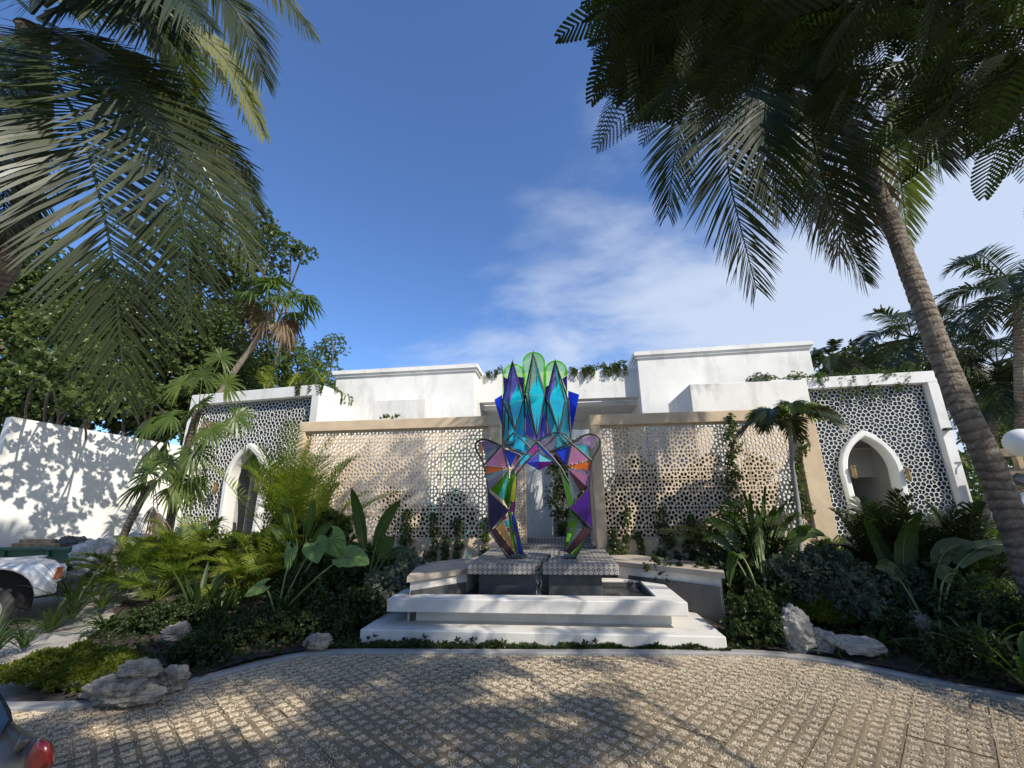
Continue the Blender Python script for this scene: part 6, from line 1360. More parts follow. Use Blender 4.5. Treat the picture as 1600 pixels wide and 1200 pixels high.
# ------------------------------------------------------------------ planting left of the fountain
def clump_palm(name, label, base, nfr, Lf, mt, ll=.28, el=(.7, 1.45), vals=.5, group=None, sag=.35, w=.016, nl=34, cat='palm', az=(0, 2*math.pi), stem=0, hang=.25):
    base = np.asarray(base, float); t = thing(name, label, cat, base, group)
    for k in range(nfr):
        a = az[0]+(az[1]-az[0])*((k*.618+.1*rng.random()) % 1); e = rng.uniform(*el); st = base+np.array([math.cos(a), math.sin(a), 0])*.08*rng.random()
        m = MB(); frond(m, fpts(st+[0, 0, stem*rng.random()], a, e, Lf*rng.uniform(.7, 1.15), sag, 14), ll=ll, nl=nl, w=w, val=vals+rng.normal()*.12, hang=hang, rr=.009, t0=.30, lift=.3); m.build('frond', M[mt], t)
    if stem:
        for k in range(4): m = MB(); a = k*1.6; m.tube([base+[.05*math.cos(a), .05*math.sin(a), -.05], base+[.09*math.cos(a), .09*math.sin(a), stem]], .018, 6, val=.6); m.build('stem', M['stem'], t)
    return t
AG = 'areca palms in the planting'
clump_palm('areca_palm', 'tallest feathery palm in front of the right side of the left gateway', bp(436, 8.1), 28, 3.0, 'areca', ll=.45, el=(.95, 1.5), group=AG, stem=.6, sag=.2, vals=.45, w=.016, nl=46)
clump_palm('areca_palm', 'dark arching feathery palm leaning over the left end of the pale screen', bp(470, 7.7), 22, 2.6, 'areca', ll=.45, el=(.8, 1.4), group=AG, stem=.4, sag=.3, vals=.6, w=.016, nl=46)
clump_palm('areca_palm', 'yellow green feathery palm below the louvred arch', bp(410, 7.2), 26, 1.6, 'areca', el=(.6, 1.45), group=AG, vals=.75)
clump_palm('areca_palm', 'bright feathery palm in front of the teal drum', bp(285, 7.6), 26, 1.75, 'areca', el=(.6, 1.45), group=AG, vals=.6)
clump_palm('areca_palm', 'bright low feathery palm between the sacks and the slanted fan palm', bp(205, 7.0), 22, 1.45, 'areca', el=(.6, 1.4), group=AG, vals=.55)
clump_palm('areca_palm', 'mid green feathery palm beside the tilted strap leaved plants', bp(250, 6.6), 16, 1.15, 'areca', el=(.5, 1.3), group=AG, vals=.4)
clump_palm('areca_palm', 'yellow stemmed feathery palm just left of the elephant ear leaves', bp(385, 6.7), 16, 1.15, 'areca', el=(.6, 1.45), group=AG, vals=.85)
clump_palm('areca_palm', 'small feathery palm close to the white pickup nose', bp(150, 6.6), 9, .7, 'areca', el=(.5, 1.3), group=AG, vals=.5)
clump_palm('areca_palm', 'bushy shaded feathery palm between the bird of paradise and the tallest palm', bp(500, 7.7), 12, 1.05, 'coco', el=(.6, 1.4), group=AG, vals=.7, ll=.3)
# fan palms with slanted trunks
FG = 'fan palms beside the left gateway'
def fan_palm(label, trunk_px, leaves, r=.06, deads=(), zc=8.0):
    tp = [K(*p) for p in trunk_px]; t = thing('fan_palm', label, 'palm tree', tp[0], FG); m = MB(); trunk_tube(m, tp, np.linspace(r*1.2, r, len(tp)), n=9, ring=.07); m.build('trunk', M['bark'], t)
    for (x, y, dz, R_, face) in leaves:
        e_ = K(x, y, trunk_px[-1][2]+dz); m = MB(); fan_leaf(m, tp[-1], e_, face, R=R_, nseg=28, val=.35+.4*rng.random(), droop=.35+.25*rng.random(), w=1.25, span=140); m.build('leaf', M['fan'], t)
    for (x, y, dz, R_) in deads:
        e_ = K(x, y, trunk_px[-1][2]+dz); m = MB(); fan_leaf(m, tp[-1], e_, [0, -1, .2], R=R_, nseg=16, val=.6, droop=.5, span=42); m.build('leaf', M['dry'], t)
vw = np.array([.45, -1, .5])
fan_palm('short fan palm with a slanted slender trunk and a hanging brown dead leaf', [(165, 925, 8.0), (184, 859, 8.1), (201, 819, 8.1), (221, 781, 8.2), (240, 752, 8.2)],
         [(250, 746, -.25, .50, vw), (232, 740, .1, .42, [-.4, -1, .5]), (262, 722, -.1, .42, [.8, -.8, .6]), (222, 758, -.15, .42, [-.8, -.8, .4]), (246, 724, .2, .42, [0, -.6, 1]), (270, 760, .2, .45, [1, -.5, .4])], .062, [(247, 800, -.1, .75), (240, 790, .15, .6)])
fan_palm('taller fan palm whose leaves hang in front of the star screen left of the arch', [(252, 905, 9.0), (262, 840, 9.0), (275, 760, 9.0), (296, 690, 9.0), (310, 640, 9.0)],
         [(303, 705, -.4, .50, vw), (312, 632, -.2, .50, vw), (268, 650, -.1, .47, [-.6, -1, .4]), (316, 588, .1, .47, [.1, -1, .6]), (352, 600, .2, .47, [.8, -1, .5]), (368, 650, .1, .46, [.9, -.8, .3]), (330, 670, -.3, .46, [.5, -1, .2]), (285, 600, .3, .46, [-.4, -.8, .8]), (262, 690, .2, .47, [-.8, -.8, .2]), (235, 660, .3, .46, [-.8, -.6, .2]), (345, 560, .4, .42, [.4, -.6, .9]), (300, 750, -.2, .5, vw), (240, 700, -.1, .55, [-.8, -.8, .2])], .075, [(318, 655, -.1, .5), (305, 665, .1, .45)])
# elephant ears
te = thing('elephant_ear', 'elephant ear plant with big scalloped heart shaped leaves left of the fountain', 'plant', bp(445, 6.1)); b_ = bp(440, 6.05)
for (x, y, zc_, td, nd, L_) in ((492, 850, 5.9, [.35, -.45, -.35], [.1, -1, .55], .34), (540, 868, 5.6, [.85, -.2, -.12], [.05, -.8, .9], .36), (456, 858, 6.1, [-.1, -.2, -1], [-.5, -1, .2], .30), (516, 840, 6.2, [.5, .1, -.6], [.5, -1, .3], .36), (412, 915, 5.9, [-.7, -.3, -.3], [-.4, -.8, .6], .26)):
    m = MB(); taro_leaf(m, b_, K(x, y, zc_), td, nd, L_); m.build('leaf', [M['taro'], M['stem']], te, smooth=True)
# bird of paradise, left
def bop(label, base, leaves, group, mt='paddle'):
    t = thing('bird_of_paradise', label, 'plant', base, group)
    for (mx_, tx, zc_, W_, sd__, lp, v_) in leaves:
        mid = K(mx_[0], mx_[1], zc_); tip = K(tx[0], tx[1], zc_); m = MB(); paddle(m, base, mid*2-(np.asarray(base)+tip)/2, tip, W_, lp, sd__, v_); m.build('leaf', [M[mt], M['stem']], t, smooth=True)
    return t
BG_ = 'large paddle leaved plants'
bop('bird of paradise with two tall upright leaves in front of the left pale screen', bp(575, 6.7), [((566, 838), (549, 762), 6.6, .10, [1, .3, 0], .42, .4), ((592, 838), (626, 783), 6.5, .10, [.9, .2, -.3], .42, .5), ((594, 868), (618, 842), 6.4, .12, [.4, .2, -.9], .5, .8), ((566, 870), (540, 850), 6.8, .08, [.3, .2, 1], .5, .5), ((608, 868), (654, 872), 6.6, .09, [0, .3, 1], .45, .4)], BG_)
# strap leaved plants
SG = 'strap leaved plants along the beds'
def strapplant(label, base, n, L_, w, mt='strap', group=SG, cat='plant', name='strap_leaved_plant', **kw):
    m = MB(); base = np.asarray(base, float); straps(m, base, n, L_, w, **kw); return tag(m.build(name, M[mt], loc=tuple(base)), label, cat, group)
strapplant('tall spiky tilted plant in front of the skip end', bp(128, 5.9), 26, 1.15, .035, el=(55, 88), sag=.5, val=.45)
strapplant('lime centred strap leaved plant with one broad yellow leaf by the pickup wheel', bp(98, 5.6), 18, .6, .05, el=(30, 80), sag=.3, val=.8)
strapplant('dark grassy clump at the left edge above the kerb', bp(18, 4.6), 60, .75, .018, el=(50, 85), sag=.6, val=.1)
strapplant('second dark grassy clump right of the one at the left edge', bp(66, 4.9), 40, .55, .016, el=(45, 85), sag=.6, val=.1)
strapplant('broad dark strap leaved plant in the middle of the left bed', bp(185, 5.6), 26, .55, .045, el=(30, 80), sag=.6, val=.15)
strapplant('broad dark strap leaved plant right of the pale concrete path', bp(230, 5.7), 26, .55, .04, el=(30, 80), sag=.6, val=.2)
strapplant('stiff upright dark agave in the left bed', bp(318, 5.9), 18, .80, .075, el=(50, 86), sag=.1, val=.12, stiff=True, name='agave', cat='agave')
strapplant('second stiff dark agave right of the upright one', bp(352, 6.0), 12, .60, .06, el=(45, 80), sag=.1, val=.15, stiff=True, name='agave', cat='agave')
strapplant('arching green strap plant in front of the elephant ears', bp(410, 5.8), 30, .55, .03, el=(30, 80), sag=.7, val=.3)
strapplant('fine grassy clump close to the left end of the fountain', bp(530, 6.0), 50, .6, .012, el=(55, 85), sag=.5, val=.2)
strapplant('dark red leaved plant beside the louvred arch', bp(322, 8.9)+[0, 0, .55], 18, .42, .06, mt='red', el=(10, 75), sag=.6, val=.3, group=None)
m = MB(); b_ = bp(322, 8.9); m.tube([b_, b_+[.02, 0, .58]], .018, 6); tag(m.build('plant_stem', M['bark2'], loc=tuple(b_)), 'bare woody stem under the dark red leaved plant', 'stem')
strapplant('narrow leaved clump in front of the wide dark shrub', bp(350, 5.0), 30, .34, .016, el=(30, 80), sag=.5, val=.3)
strapplant('broad leaved clump between the two dark shrubs left of the fountain', bp(430, 5.5), 22, .42, .035, el=(30, 80), sag=.5, val=.25)
strapplant('tall reed like clump left of the bird of paradise', bp(520, 6.6), 40, .8, .016, el=(60, 88), sag=.4, val=.2)
strapplant('dark sword leaved clump under the elephant ear leaves', bp(465, 6.0), 24, .6, .04, el=(50, 85), sag=.25, val=.15)
strapplant('pale green strap clump right of the agaves', bp(375, 6.3), 24, .6, .03, el=(40, 85), sag=.5, val=.7)
strapplant('yellowing strap clump beneath the small palm by the pickup', bp(170, 6.2), 24, .55, .028, el=(35, 85), sag=.6, val=.75)
# shrubs
HG = 'rounded shrubs in the beds'
def shrub(label, base, r, mt='shrub', dens=300, size=.058, n=6, group=HG, tm=R4, val=.5, flat=.8, name='shrub', flowers=None):
    base = np.asarray(base, float); r = np.asarray(r, float); t = thing(name, label, 'shrub', base, group); cl_ = []
    for k in range(n):
        d = rng.normal(size=3)*[.5, .5, .3]; cl_.append((base+d*r*.9*[1, 1, 0]+[0, 0, r[2]*(.45+.35*rng.random())], r*rng.uniform(.38, .6)))
    m = MB(); foliage(m, cl_, dens, size, tm, val, fill=.25)
    for k in range(n*7):                                     # loose shoots break the outline
        c, rr2 = cl_[k % n]; d = nrm(rng.normal(size=3)+[0, 0, .6]); foliage(m, [(c+d*rr2*rng.uniform(1.0, 1.35), (.03, .03, .05))], dens*4, size*.85, tm, val+.1, fill=.1)
    m.build('foliage', M[mt], t); m = MB(); twigs(m, base-[0, 0, .03], cl_, r0=.014, n=5, mi=0); m.build('stems', M['bark2'], t)['kind'] = 'stuff'
    if flowers:
        col, nf = flowers; m = MB(); q = [c+nrm(rng.normal(size=3)+[0, -1, .5])*rr2*1.05 for c, rr2 in cl_ for _ in range(nf)]; q = np.array(q)
        fv, ff = rosette(5, 20, LVo); m.scatter(fv, ff, q, rand_rot(len(q), np.array([0, -1, .6]), .4), .022, rng.random(len(q))); m.build('flowers', M[col], t)['kind'] = 'stuff'
    return t
M['petal'] = mat('pale_petal', (.7, .68, .6), .6, nscale=4, namt=.05); M['petal2'] = mat('orange_petal', (.65, .25, .05), .6, nscale=4, namt=.05)
shrub('silvery leaved shrub beside the left end of the fountain', bp(622, 6.5), (.32, .32, .50), 'silver', 520, .045, 8)
shrub('silvery shrub lower and nearer the fountain rim', bp(642, 6.7)+[0, 0, 0], (.22, .22, .36), 'silver', 520, .042, 5)
shrub('dark fine leaved shrub directly left of the fountain steps', bp(560, 5.9), (.40, .35, .42), n=8)
shrub('dark fine leaved shrub behind the kerb left of the fountain', bp(470, 5.65), (.5, .3, .22), n=8, size=.04, dens=460)
shrub('wide dark shrub in front of the agaves', bp(385, 5.25), (.55, .34, .22), n=9, size=.038, dens=480)
shrub('dark shrub just right of the stacked boulders', bp(322, 4.85), (.42, .28, .17), n=8, size=.038, dens=480)
shrub('dark shrub between the small boulder and the fountain', bp(520, 5.5), (.4, .2, .18), n=6, size=.038, dens=480)
shrub('dark leafy shrub under the elephant ear leaves', bp(480, 6.5), (.42, .4, .42), n=7, size=.055)
shrub('dark broad leaved shrub below the bird of paradise', bp(545, 6.9), (.4, .4, .42), n=7, size=.065, dens=260)
shrub('low dark mound of foliage in front of the white path', bp(270, 5.6), (.45, .3, .25), n=7, size=.042)
shrub('leafy bush in front of the left pale screen behind the feathery palms', bp(510, 8.0), (.55, .3, .8), 'broad', 200, .075, 8, tm=R6)
shrub('leafy bush at the foot of the left screen pillar', bp(470, 8.1), (.5, .3, .7), 'broad', 200, .075, 8, tm=R6)
shrub('mid green bush behind the silvery shrub by the bench', bp(600, 7.3), (.4, .3, .42), 'broad', 260, .06, 6)
shrub('green bush on the bank below the left arch', bp(350, 7.9), (.7, .4, .5), 'broad', 200, .07, 8)
shrub('green bush behind the yellow green feathery palm', bp(300, 8.4), (.5, .4, .4), 'lime', 220, .07, 6)
# low ground cover: individual mounds by the kerb and one carpet
def cover(name, label, pts_w, mt, dens, size, hgt, tm=R4, val=.5):
    m = MB(); q = np.array(pts_w); D = nrm(rng.normal(size=(len(q), 3))*[.6, .6, .3]+[0, 0, 1]); m.scatter(tm[0], tm[1], q, rand_rot(len(q), D, .35), size*rng.uniform(.7, 1.3, len(q)), np.clip(val+rng.normal(size=len(q))*.2, 0, 1)); o = m.build(name, M[mt]); o['kind'] = 'stuff'; o['label'] = label; return o
n = 5200; x = rng.uniform(-2.9, 2.2, n); y0 = kerb_y(x)+.06; y = y0+rng.uniform(0, 1, n)**1.3*(np.where((x > -2.45) & (x < 1.75), 5.40-y0, .55)); hN = .035+.05*(np.sin(x*6)+np.sin(x*14.3+1)+1.2)/3
cover('ground_cover', 'low leafy ground cover planted between the kerb and the fountain step', np.column_stack([x, y, bedz(x, y)+rng.random(n)*np.clip(hN, .01, .12)*(1.0)]), 'shrub', 0, .030, 0, val=.75)
n = 5200; th_ = rng.uniform(0, 2*math.pi, n); rr3 = rng.random(n)**.5; c = onbed(120, 1060); x = c[0]+.72*rr3*np.cos(th_); y = c[1]+.30*rr3*np.sin(th_)+.12*(x-c[0]); kk = y > kerb_y(x)+.07; x, y, rr3 = x[kk], y[kk], rr3[kk]
cover('ground_cover', 'yellow green low ground cover carpet left of the stacked boulders', np.column_stack([x, y, bedz(x, y)+.03+.20*(1-rr3**2)*rng.uniform(.2, 1.1, len(x))+.035*np.sin(x*15)*np.sin(y*13)]), 'yellow', 0, .052, 0, val=.4)
n = 2600; th_ = rng.uniform(0, 2*math.pi, n); rr3 = rng.random(n)**.5; c = onbed(1300, 985); x = c[0]+.42*rr3*np.cos(th_); y = c[1]+.06+.22*rr3*np.sin(th_)
cover('ground_cover', 'yellow green ground cover spilling over the pale boulders on the right', np.column_stack([x, y, bedz(x, y)+.12+.24*(1-rr3**2)*rng.uniform(.5, 1.1, n)]), 'yellow', 0, .040, 0, val=.55)
n = 9000; x = rng.uniform(-6.0, 7.5, n); y = rng.uniform(3.7, 9.5, n); kk = inbed(x, y) & ((np.abs(x+.36) > 2.35) | (y < 5.4)); x, y = x[kk], y[kk]
cover('leaf_litter', 'small dark leaves and seedlings scattered over the planting bed', np.column_stack([x, y, bedz(x, y)+rng.uniform(.0, .10, len(x))]), 'shrub', 0, .055, 0, val=.4)

bop('small paddle leaved plant in front of the tallest feathery palm', bp(470, 7.3), [((455, 830), (440, 770), 7.2, .09, [1, .2, .1], .5, .5), ((480, 835), (492, 780), 7.2, .09, [1, .2, -.2], .5, .6), ((490, 850), (520, 815), 7.1, .09, [.6, .2, -.8], .5, .5), ((450, 850), (420, 820), 7.1, .09, [.6, .2, .8], .5, .6)], BG_)
shrub('leafy light green bush between the yellow green palm and the paddle plant', bp(420, 7.5), (.5, .35, .55), 'lime', 230, .07, 8)
shrub('leafy light green bush below the star screen next to the sacks', bp(245, 7.9), (.5, .35, .45), 'lime', 230, .07, 8)
# ------------------------------------------------------------------ planting right of the fountain
clump_palm('areca_palm', 'dark feathery palm in front of the right pale screen', bp(1150, 7.3), 20, 2.0, 'coco', el=(.7, 1.4), group=AG, vals=.5, ll=.34, stem=.35, w=.018)
clump_palm('areca_palm', 'dark low feathery palm under the slim crowned palm', bp(1210, 7.1), 18, 1.5, 'coco', el=(.5, 1.3), group=AG, vals=.55, ll=.3)
clump_palm('areca_palm', 'yellow green feathery palm left of the dark open arch', bp(1318, 7.3), 20, 1.2, 'areca', el=(.4, 1.4), group=AG, vals=.6)
clump_palm('areca_palm', 'small spiky palm just above the yellow green one by the sand coloured pillar', bp(1290, 7.5), 10, 1.0, 'areca', el=(.9, 1.5), group=AG, vals=.35, ll=.2)
# slim crowned palm
sb = bp(1250, 6.9); sc_ = K(1233, 668, 6.6)
t = thing('slim_palm', 'slim crowned palm with plume fronds standing in front of the right gateway', 'palm tree', sb)
m = MB(); m.tube([sb, K(1247, 790, 6.7), K(1238, 730, 6.65), sc_-[0, 0, .1]], [.042, .036, .032, .030], 9, val=.8); m.build('trunk', M['kerb'], t, smooth=True)
m = MB(); m.tube([sc_-[0, 0, .12], sc_+[0, 0, .12]], [.032, .022], 8); m.build('crownshaft', M['stem'], t, smooth=True)
for k in range(9):
    a = k*2*math.pi/9+.3; m = MB(); frond(m, fpts(sc_+[0, 0, .10], a, [.9, .45, .7][k % 3], .92, .62, 14), ll=.30, nl=60, w=.030, hang=.55, val=.5+rng.normal()*.1, rr=.011, t0=.1, lift=.45); m.build('frond', M['areca'] if k % 3 == 0 else M['coco'], t)
# dense rhapis like clumps
for (x, Y, n_, Lf, lab) in ((1400, 6.7, 30, 1.3, 'bushy dark palm clump in front of the dark open arch'), (1460, 6.5, 32, 1.35, 'bushy dark palm clump below the right half of the star screen'), (1520, 6.3, 30, 1.3, 'bushy dark palm clump left of the leaning coconut trunk'), (1370, 6.9, 20, 1.1, 'small bushy dark palm clump beside the left leg of the open arch')):
    clump_palm('bamboo_palm', lab, bp(x, Y), n_, Lf, 'coco', ll=.22, el=(.75, 1.5), group='bushy palm clumps', vals=.6, stem=.6, w=.024, nl=26, sag=.3)
bop('broad leaved plant with arching leaves right of the fountain bench', bp(1190, 6.0), [((1150, 850), (1100, 812), 6.0, .10, [.5, .2, .8], .45, .3), ((1168, 840), (1138, 800), 6.1, .08, [1, .3, .3], .45, .3), ((1176, 835), (1172, 770), 6.1, .06, [1, .3, 0], .4, .2), ((1200, 840), (1212, 790), 6.2, .09, [1, .2, 0], .4, .3), ((1228, 860), (1268, 822), 5.9, .12, [.6, .2, -.8], .42, .6), ((1215, 872), (1232, 905), 5.7, .10, [.9, .3, .1], .45, .6), ((1158, 868), (1140, 918), 5.6, .10, [1, .2, 0], .45, .6), ((1240, 850), (1290, 838), 6.0, .09, [.2, .3, 1], .45, .4), ((1185, 850), (1186, 800), 5.9, .07, [1, .3, 0], .4, .5), ((1140, 860), (1095, 845), 6.0, .07, [.2, .3, 1], .5, .3), ((1180, 840), (1160, 765), 6.2, .05, [1, .3, 0], .35, .2), ((1192, 835), (1196, 758), 6.25, .05, [1, .3, 0], .35, .2), ((1205, 838), (1232, 782), 6.2, .055, [1, .2, -.2], .35, .2), ((1170, 850), (1120, 792), 6.2, .055, [1, .3, .4], .38, .2), ((1188, 842), (1182, 790), 5.8, .05, [1, .3, 0], .35, .1), ((1212, 850), (1250, 800), 6.1, .06, [.8, .2, -.5], .38, .2)], BG_)
bop('traveller palm like plant with one huge upright paddle leaf on the right', bp(1440, 5.4), [((1412, 880), (1440, 797), 5.2, .17, [1, .2, .15], .40, .4), ((1385, 878), (1350, 812), 5.4, .13, [.8, .3, .6], .42, .3), ((1470, 872), (1545, 862), 5.0, .12, [0, .4, 1], .42, .4), ((1500, 880), (1600, 856), 4.8, .10, [0, .4, 1], .50, .4), ((1405, 905), (1368, 888), 5.0, .10, [.2, .3, 1], .5, .5), ((1475, 905), (1520, 925), 4.7, .10, [.2, .4, 1], .5, .4), ((1435, 890), (1470, 850), 5.6, .10, [1, .2, -.3], .5, .4)], BG_)
shrub('grey green fine leaved shrub right of the broad leaved plant', bp(1290, 6.3), (.48, .4, .62), 'silver', 480, .04, 9, val=.0)
shrub('grey green fine leaved shrub behind the pale boulders', bp(1345, 6.3), (.42, .35, .52), 'silver', 480, .04, 8, val=.0)
shrub('small leaved shrub just right of the fountain step', bp(1160, 5.85), (.36, .28, .36), n=8, size=.04, dens=460, val=.8)
shrub('dark shrub behind the right end of the fountain step', bp(1110, 6.9), (.5, .35, .42), n=7, size=.05)
shrub('dark shrub under the broad leaved plant on the right', bp(1215, 6.4), (.5, .35, .4), n=7, size=.05, flowers=('petal', 2))
shrub('dark shrub beside the bench end on the right', bp(1080, 7.5), (.45, .25, .32), n=6, size=.05)
shrub('grey green wispy shrub on the bench top by the right screen', bp(1125, 7.7)+[0, 0, .2], (.42, .2, .40), 'silver', 380, .04, 7, val=.1)
shrub('dark shrub between the pale boulders and the upright boulder', bp(1385, 5.75), (.30, .22, .24), n=8, size=.045, dens=460)
shrub('dark shrub in front of the upright boulder with a few orange flowers', bp(1490, 4.72), (.34, .22, .26), n=8, size=.040, dens=460, flowers=('petal2', 1))
shrub('large leafy bush behind the huge paddle leaf', bp(1480, 6.1), (.6, .4, .62), 'broad', 220, .06, 8)
shrub('leafy bush right of the small feathery palms before the pillar', bp(1290, 7.3), (.4, .3, .45), 'broad', 240, .06, 7)
shrub('leafy bush hiding the foot of the right screen', bp(1170, 7.75), (.6, .25, .5), 'broad', 220, .055, 8)
shrub('dark bush at the foot of the leaning coconut trunk', bp(1580, 5.2), (.5, .4, .5), n=8, size=.05)
shrub('pale leaved bush behind the leaning coconut trunk', bp(1570, 7.6), (.6, .4, .6), 'lime', 220, .06, 7)
strapplant('long arching strap leaved plant at the lower right edge', bp(1560, 4.45), 46, .85, .034, el=(35, 85), sag=.6, val=.45)
strapplant('bright strap leaved plant left of the arching one in the right corner', bp(1500, 4.85), 36, .8, .030, el=(35, 85), sag=.6, val=.65)
strapplant('leafy strap plant above the lower right corner beside the trunk', bp(1590, 5.0), 40, .85, .034, el=(35, 85), sag=.6, val=.5)
strapplant('grassy clump between the upright boulder and the strap plants', bp(1470, 5.1), 50, .6, .014, el=(45, 85), sag=.6, val=.2)
strapplant('dark grassy clump right of the fountain behind the pale boulder', bp(1205, 5.9), 60, .75, .013, el=(55, 88), sag=.4, val=.15)
strapplant('thin upright grassy clump in front of the bench support wall', bp(1065, 6.9), 40, .55, .012, el=(55, 88), sag=.4, val=.1)
strapplant('low strap clump right of the yellow ground cover', bp(1350, 5.5), 24, .45, .028, el=(25, 70), sag=.6, val=.4)
for (x0_, x1_, top_, lab) in ((1.0, 4.2, 2.1, 'added dark foliage behind the right pierced screen, darkening its holes'), (-3.6, -1.6, 1.45, 'added dark foliage behind the lower left pierced screen, darkening its holes')):  # unseen leaf rows, added so that the screen holes read dark
    t = thing('added_foliage', lab, 'added_foliage', ((x0_+x1_)/2, 9.3, .8)); m = MB(); cl_ = [((x_, 9.25, z_), (.3, .25, .3)) for x_ in np.arange(x0_, x1_, .33) for z_ in np.arange(.95, top_+.2*math.sin(x_*5), .32)]
    foliage(m, cl_, 90, .09, R6, .3, fill=.2); m.build('foliage', M['shrub'], t)
# planter plants in the courtyard gap
t = thing('courtyard_palm', 'thin stemmed leafy plants growing out of the tiled planter behind the sculpture', 'plant', (0.4, 9.9, 1.2))
m = MB(); foliage(m, [((x_, 9.75+.1*math.sin(x_*9), 1.28+.08*rng.random()), (.14, .14, .12)) for x_ in np.linspace(-.1, .8, 8)]+[((.3+.2*rng.normal(), 10.1, 1.6+1.3*rng.random()), (.25, .2, .3)) for _ in range(9)], 220, .06, R4, .5, fill=.2)
foliage(m, [((x_, 9.52, 1.12-.12*k), (.07, .05, .08)) for k in range(3) for x_ in (-.05, .05, .45)], 420, .05, R4, .7); m.build('foliage', M['broad'], t)
m = MB()
for k in range(9): b_ = np.array([.0+.09*k, 9.95, 1.2]); m.tube(bez(b_, b_+[.05*rng.normal(), 0, .8], b_+[.35*rng.normal(), .1, 1.9], 9), .012, 5)
m.build('stems', M['bark2'], t)['kind'] = 'stuff'
for k in range(6): m = MB(); frond(m, fpts(np.array([.35, 10., 2.2+.15*k]), rng.uniform(2.0, 5.0), .6, 1.0, .6, 10), ll=.3, nl=26, w=.022, val=.4, hang=.5); m.build('frond', M['areca'], t)

# ------------------------------------------------------------------ boulders
def boulder(label, px, zc, r, seed, yaw=0.0, mt='rock'):
    c = K(*px, zc); r_ = np.random.default_rng(seed); nt_, npp = 60, 100; th = np.linspace(0, math.pi, nt_); ph = np.linspace(0, 2*math.pi, npp, endpoint=False)
    T_, P_ = np.meshgrid(th, ph, indexing='ij'); D = np.stack([np.sin(T_)*np.cos(P_), np.sin(T_)*np.sin(P_), np.cos(T_)], -1); h = np.ones(T_.shape)
    for k in range(10): dv = nrm(r_.normal(size=3)); h = np.minimum(h, r_.uniform(.72, .95)/np.maximum(np.sum(D*dv, -1), .2)) if k < 7 else h
    for k in range(34): dv = nrm(r_.normal(size=3)); f_ = 2.5*1.12**k; h += .062*np.sin(D@dv*f_+r_.uniform(0, 6))/(1+.14*k)
    for k in range(80):
        dv = nrm(r_.normal(size=3)); a_ = np.arccos(np.clip(np.sum(D*dv, -1), -1, 1)); wd = r_.uniform(.06, .17); h -= .17*np.exp(-(a_/wd)**2)*r_.uniform(.3, 1)
    V = D*h[..., None]*np.array(r); cy_, sy_ = math.cos(yaw), math.sin(yaw); V = V.reshape(-1, 3); tilt = r_.uniform(-.1, .1); V = V@np.array([[cy_, sy_, 0], [-sy_, cy_, 0], [0, 0, 1.]])
    i = np.arange(nt_-1)[:, None]*npp; j = np.arange(npp)[None, :]; k = (j+1) % npp; m = MB(); m.add(V+c, np.stack([i+j, i+npp+j, i+npp+k, i+k], -1).reshape(-1, 4))
    tag(m.build('boulder', M[mt], smooth=True, loc=tuple(c-[0, 0, r[2]*.8])), label, 'rock', 'limestone boulders in the beds')
M['rockw'] = mat('pale_limestone', (0.43, 0.40, 0.35), 0.92, nscale=4, namt=0.16, bump=1.0, bscale=11, bdist=0.05, stain=(4.2, (0.10, 0.09, 0.08), 0.85, 0.54))
def zg(x, y): p = onbed(x, y); q = p-[0, 0, EYE]; return float(q@_f)
boulder('large long cream boulder at the kerb on the left, lowest of the stack', (193, 1080), zg(200, 1095)+.05, (.33, .18, .115), 1, .12)
boulder('smaller tan boulder lying on top of the large left boulder', (220, 1046), zg(215, 1090)+.06, (.165, .12, .08), 2, .2)
boulder('dark pitted boulder at the right end of the large left boulder', (268, 1062), zg(265, 1080)+.10, (.15, .12, .11), 3)
boulder('half hidden boulder among the strap plants behind the left stack', (275, 990), zg(272, 1010)+.10, (.17, .14, .12), 4)
boulder('small pale boulder peeping out of the dark shrubs left of the fountain', (497, 1004), zg(497, 1012)+.10, (.17, .12, .09), 5)
boulder('tall pale pitted boulder right of the fountain, the brightest of them', (1240, 985), zg(1250, 1015)+.05, (.20, .17, .22), 6, -.3, 'rockw')
boulder('low smooth boulder joining the bright pitted one on its right', (1278, 1003), zg(1280, 1018)+.05, (.22, .16, .12), 9, -.2, 'rockw')
boulder('long low pale boulder pointing right along the kerb', (1338, 1008), zg(1340, 1028)+.06, (.26, .13, .10), 7, -.25, 'rockw')
boulder('upright tan boulder at the foot of the huge paddle leaved plant', (1440, 985), zg(1440, 1020)+.2, (.17, .14, .20), 8)

# ------------------------------------------------------------------ right edge: globe lamp, rails, parked car
gl = K(1598, 692, 8.2); t = thing('globe_lamp', 'round white globe lamp at the right edge behind the leaning trunk', 'lamp', gl*[1, 1, 0]+[0, 0, .5])
m = MB(); m.lathe([(0, -.30)]+[(.27*math.sin(a), -.27*math.cos(a)) for a in np.linspace(.25, math.pi, 16)], gl, 28); M['globe'] = mat('opal_globe', (.72, .71, .67), .35, nscale=2, namt=.04); m.build('globe', M['globe'], t, smooth=True)
m = MB(); m.tube([gl*[1, 1, 0]+[0, 0, .5], gl-[0, 0, .26]], .05, 10); m.build('post', M['rim'], t)
fr_ = thing('rail_fence', 'low weathered timber rail fence behind the leaning trunk at the right', 'fence', K(1580, 760, 9.5)*[1, 1, 0]+[0, 0, .6])
for (a, b, hh) in (((1524, 712, 9.8), (1640, 702, 9.3), .09), ((1530, 740, 9.8), (1640, 735, 9.3), .07), ((1536, 763, 9.8), (1640, 756, 9.3), .05)):
    p0, p1 = K(*a), K(*b); m = MB(); m.obox((p0+p1)/2, (np.linalg.norm(p1-p0)/2, .05, hh), frame(nrm(p1-p0), (0, 0, 1)), .01); m.build('rail', M['wood'], fr_)
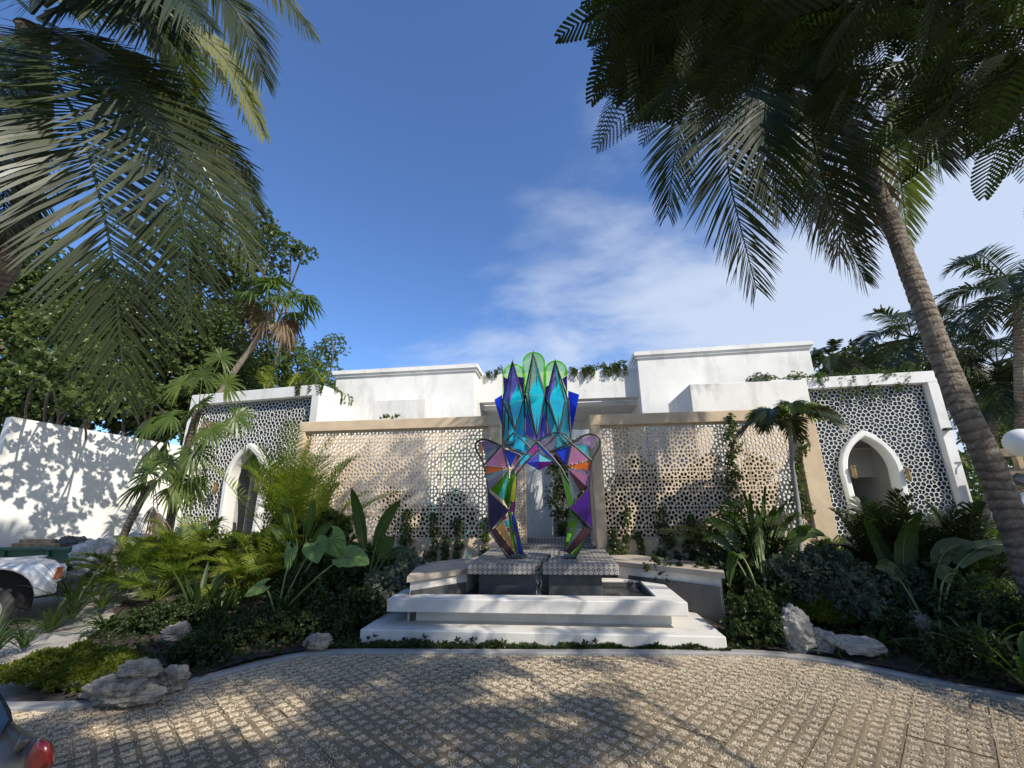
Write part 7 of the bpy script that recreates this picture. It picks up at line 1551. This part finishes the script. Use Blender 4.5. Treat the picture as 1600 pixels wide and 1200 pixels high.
for x_ in (1596, 1640): p0 = K(x_, 705, 9.6); m = MB(); m.box((p0[0]-.06, p0[1]+.08, .5), (p0[0]+.06, p0[1]+.2, p0[2]+.06)); m.build('post', M['wood'], fr_)
pc_ = thing('parked_car', 'silver blue car bonnet and dark windscreen parked behind the leaning trunk', 'car', K(1640, 840, 8.4)*[1, 1, 0]+[0, 0, .5])
M['carblue'] = mat('silver_blue_paint', (.30, .36, .42), .3, metal=.3, coat=.8, nscale=3, namt=.05)
def kk3(l): return [K(*p) for p in l]
skin([kk3([(1545, 850, 8.2), (1545, 812, 8.2), (1552, 796, 8.25), (1580, 776, 8.7), (1600, 768, 9.0)]), kk3([(1600, 856, 8.0), (1600, 808, 8.0), (1606, 790, 8.05), (1640, 768, 8.5), (1670, 758, 8.8)]), kk3([(1760, 872, 7.6), (1760, 800, 7.6), (1765, 776, 7.65), (1800, 740, 8.1), (1830, 720, 8.4)])], M['carblue'], 'body', pc_)
m = MB(); m.add(np.array(kk3([(1552, 770, 9.0), (1600, 764, 9.02), (1680, 752, 8.8), (1700, 690, 9.6), (1610, 720, 9.8)])), [(0, 1, 2, 3, 4)]); m.build('windscreen', M['carglass'], pc_)
m = MB(); wc_ = K(1590, 862, 7.9); m.lathe([(0, -.1), (.30, -.1), (.33, 0), (.30, .1), (0, .1)], wc_, 20, axis=0); m.build('wheel', M['tyre'], pc_)
# fixtures on the right gateway pillar, and a painted bracket lamp
def onpil(x, y): return on_portal(PR, x, y, .004)
q = onpil(1478, 671); t = thing('security_light', 'small black box light on the right pillar of the right gateway', 'light', q); m = MB(); m.obox(q+PR['n']*.05, (.07, .06, .03), PR['R'], .006); m.build('housing', M['black'], t)
q = onpil(1503, 722); t = thing('tap', 'bronze garden tap with bracket on the right pillar of the right gateway', 'tap', q); m = MB(); m.tube([q, q+PR['n']*.10, q+PR['n']*.12+[0, 0, -.10]], .016, 8); m.build('spout', M['brass'], t); m = MB(); m.obox(q+PR['n']*.06+[0, 0, .08], (.06, .012, .012), PR['R'], .003); m.tube([q+PR['n']*.06, q+PR['n']*.06+[0, 0, .08]], .008, 6); m.build('handle', M['brass'], t)

# fallen leaves on the drive
n = 90; x = rng.uniform(-3.6, 3.4, n); y = rng.uniform(3.0, 5.0, n); kk = y < kerb_y(x)-.1
m = MB(); m.scatter(LV, LF, np.column_stack([x, y, np.full(n, .012)])[kk], rand_rot(int(kk.sum()), np.array([0, 0, 1.]), .25), rng.uniform(.02, .045, int(kk.sum())), rng.random(int(kk.sum()))); o = m.build('fallen_leaves', M['dry']); o['kind'] = 'stuff'; o['label'] = 'small dry leaves fallen on the gravel filled pavers'
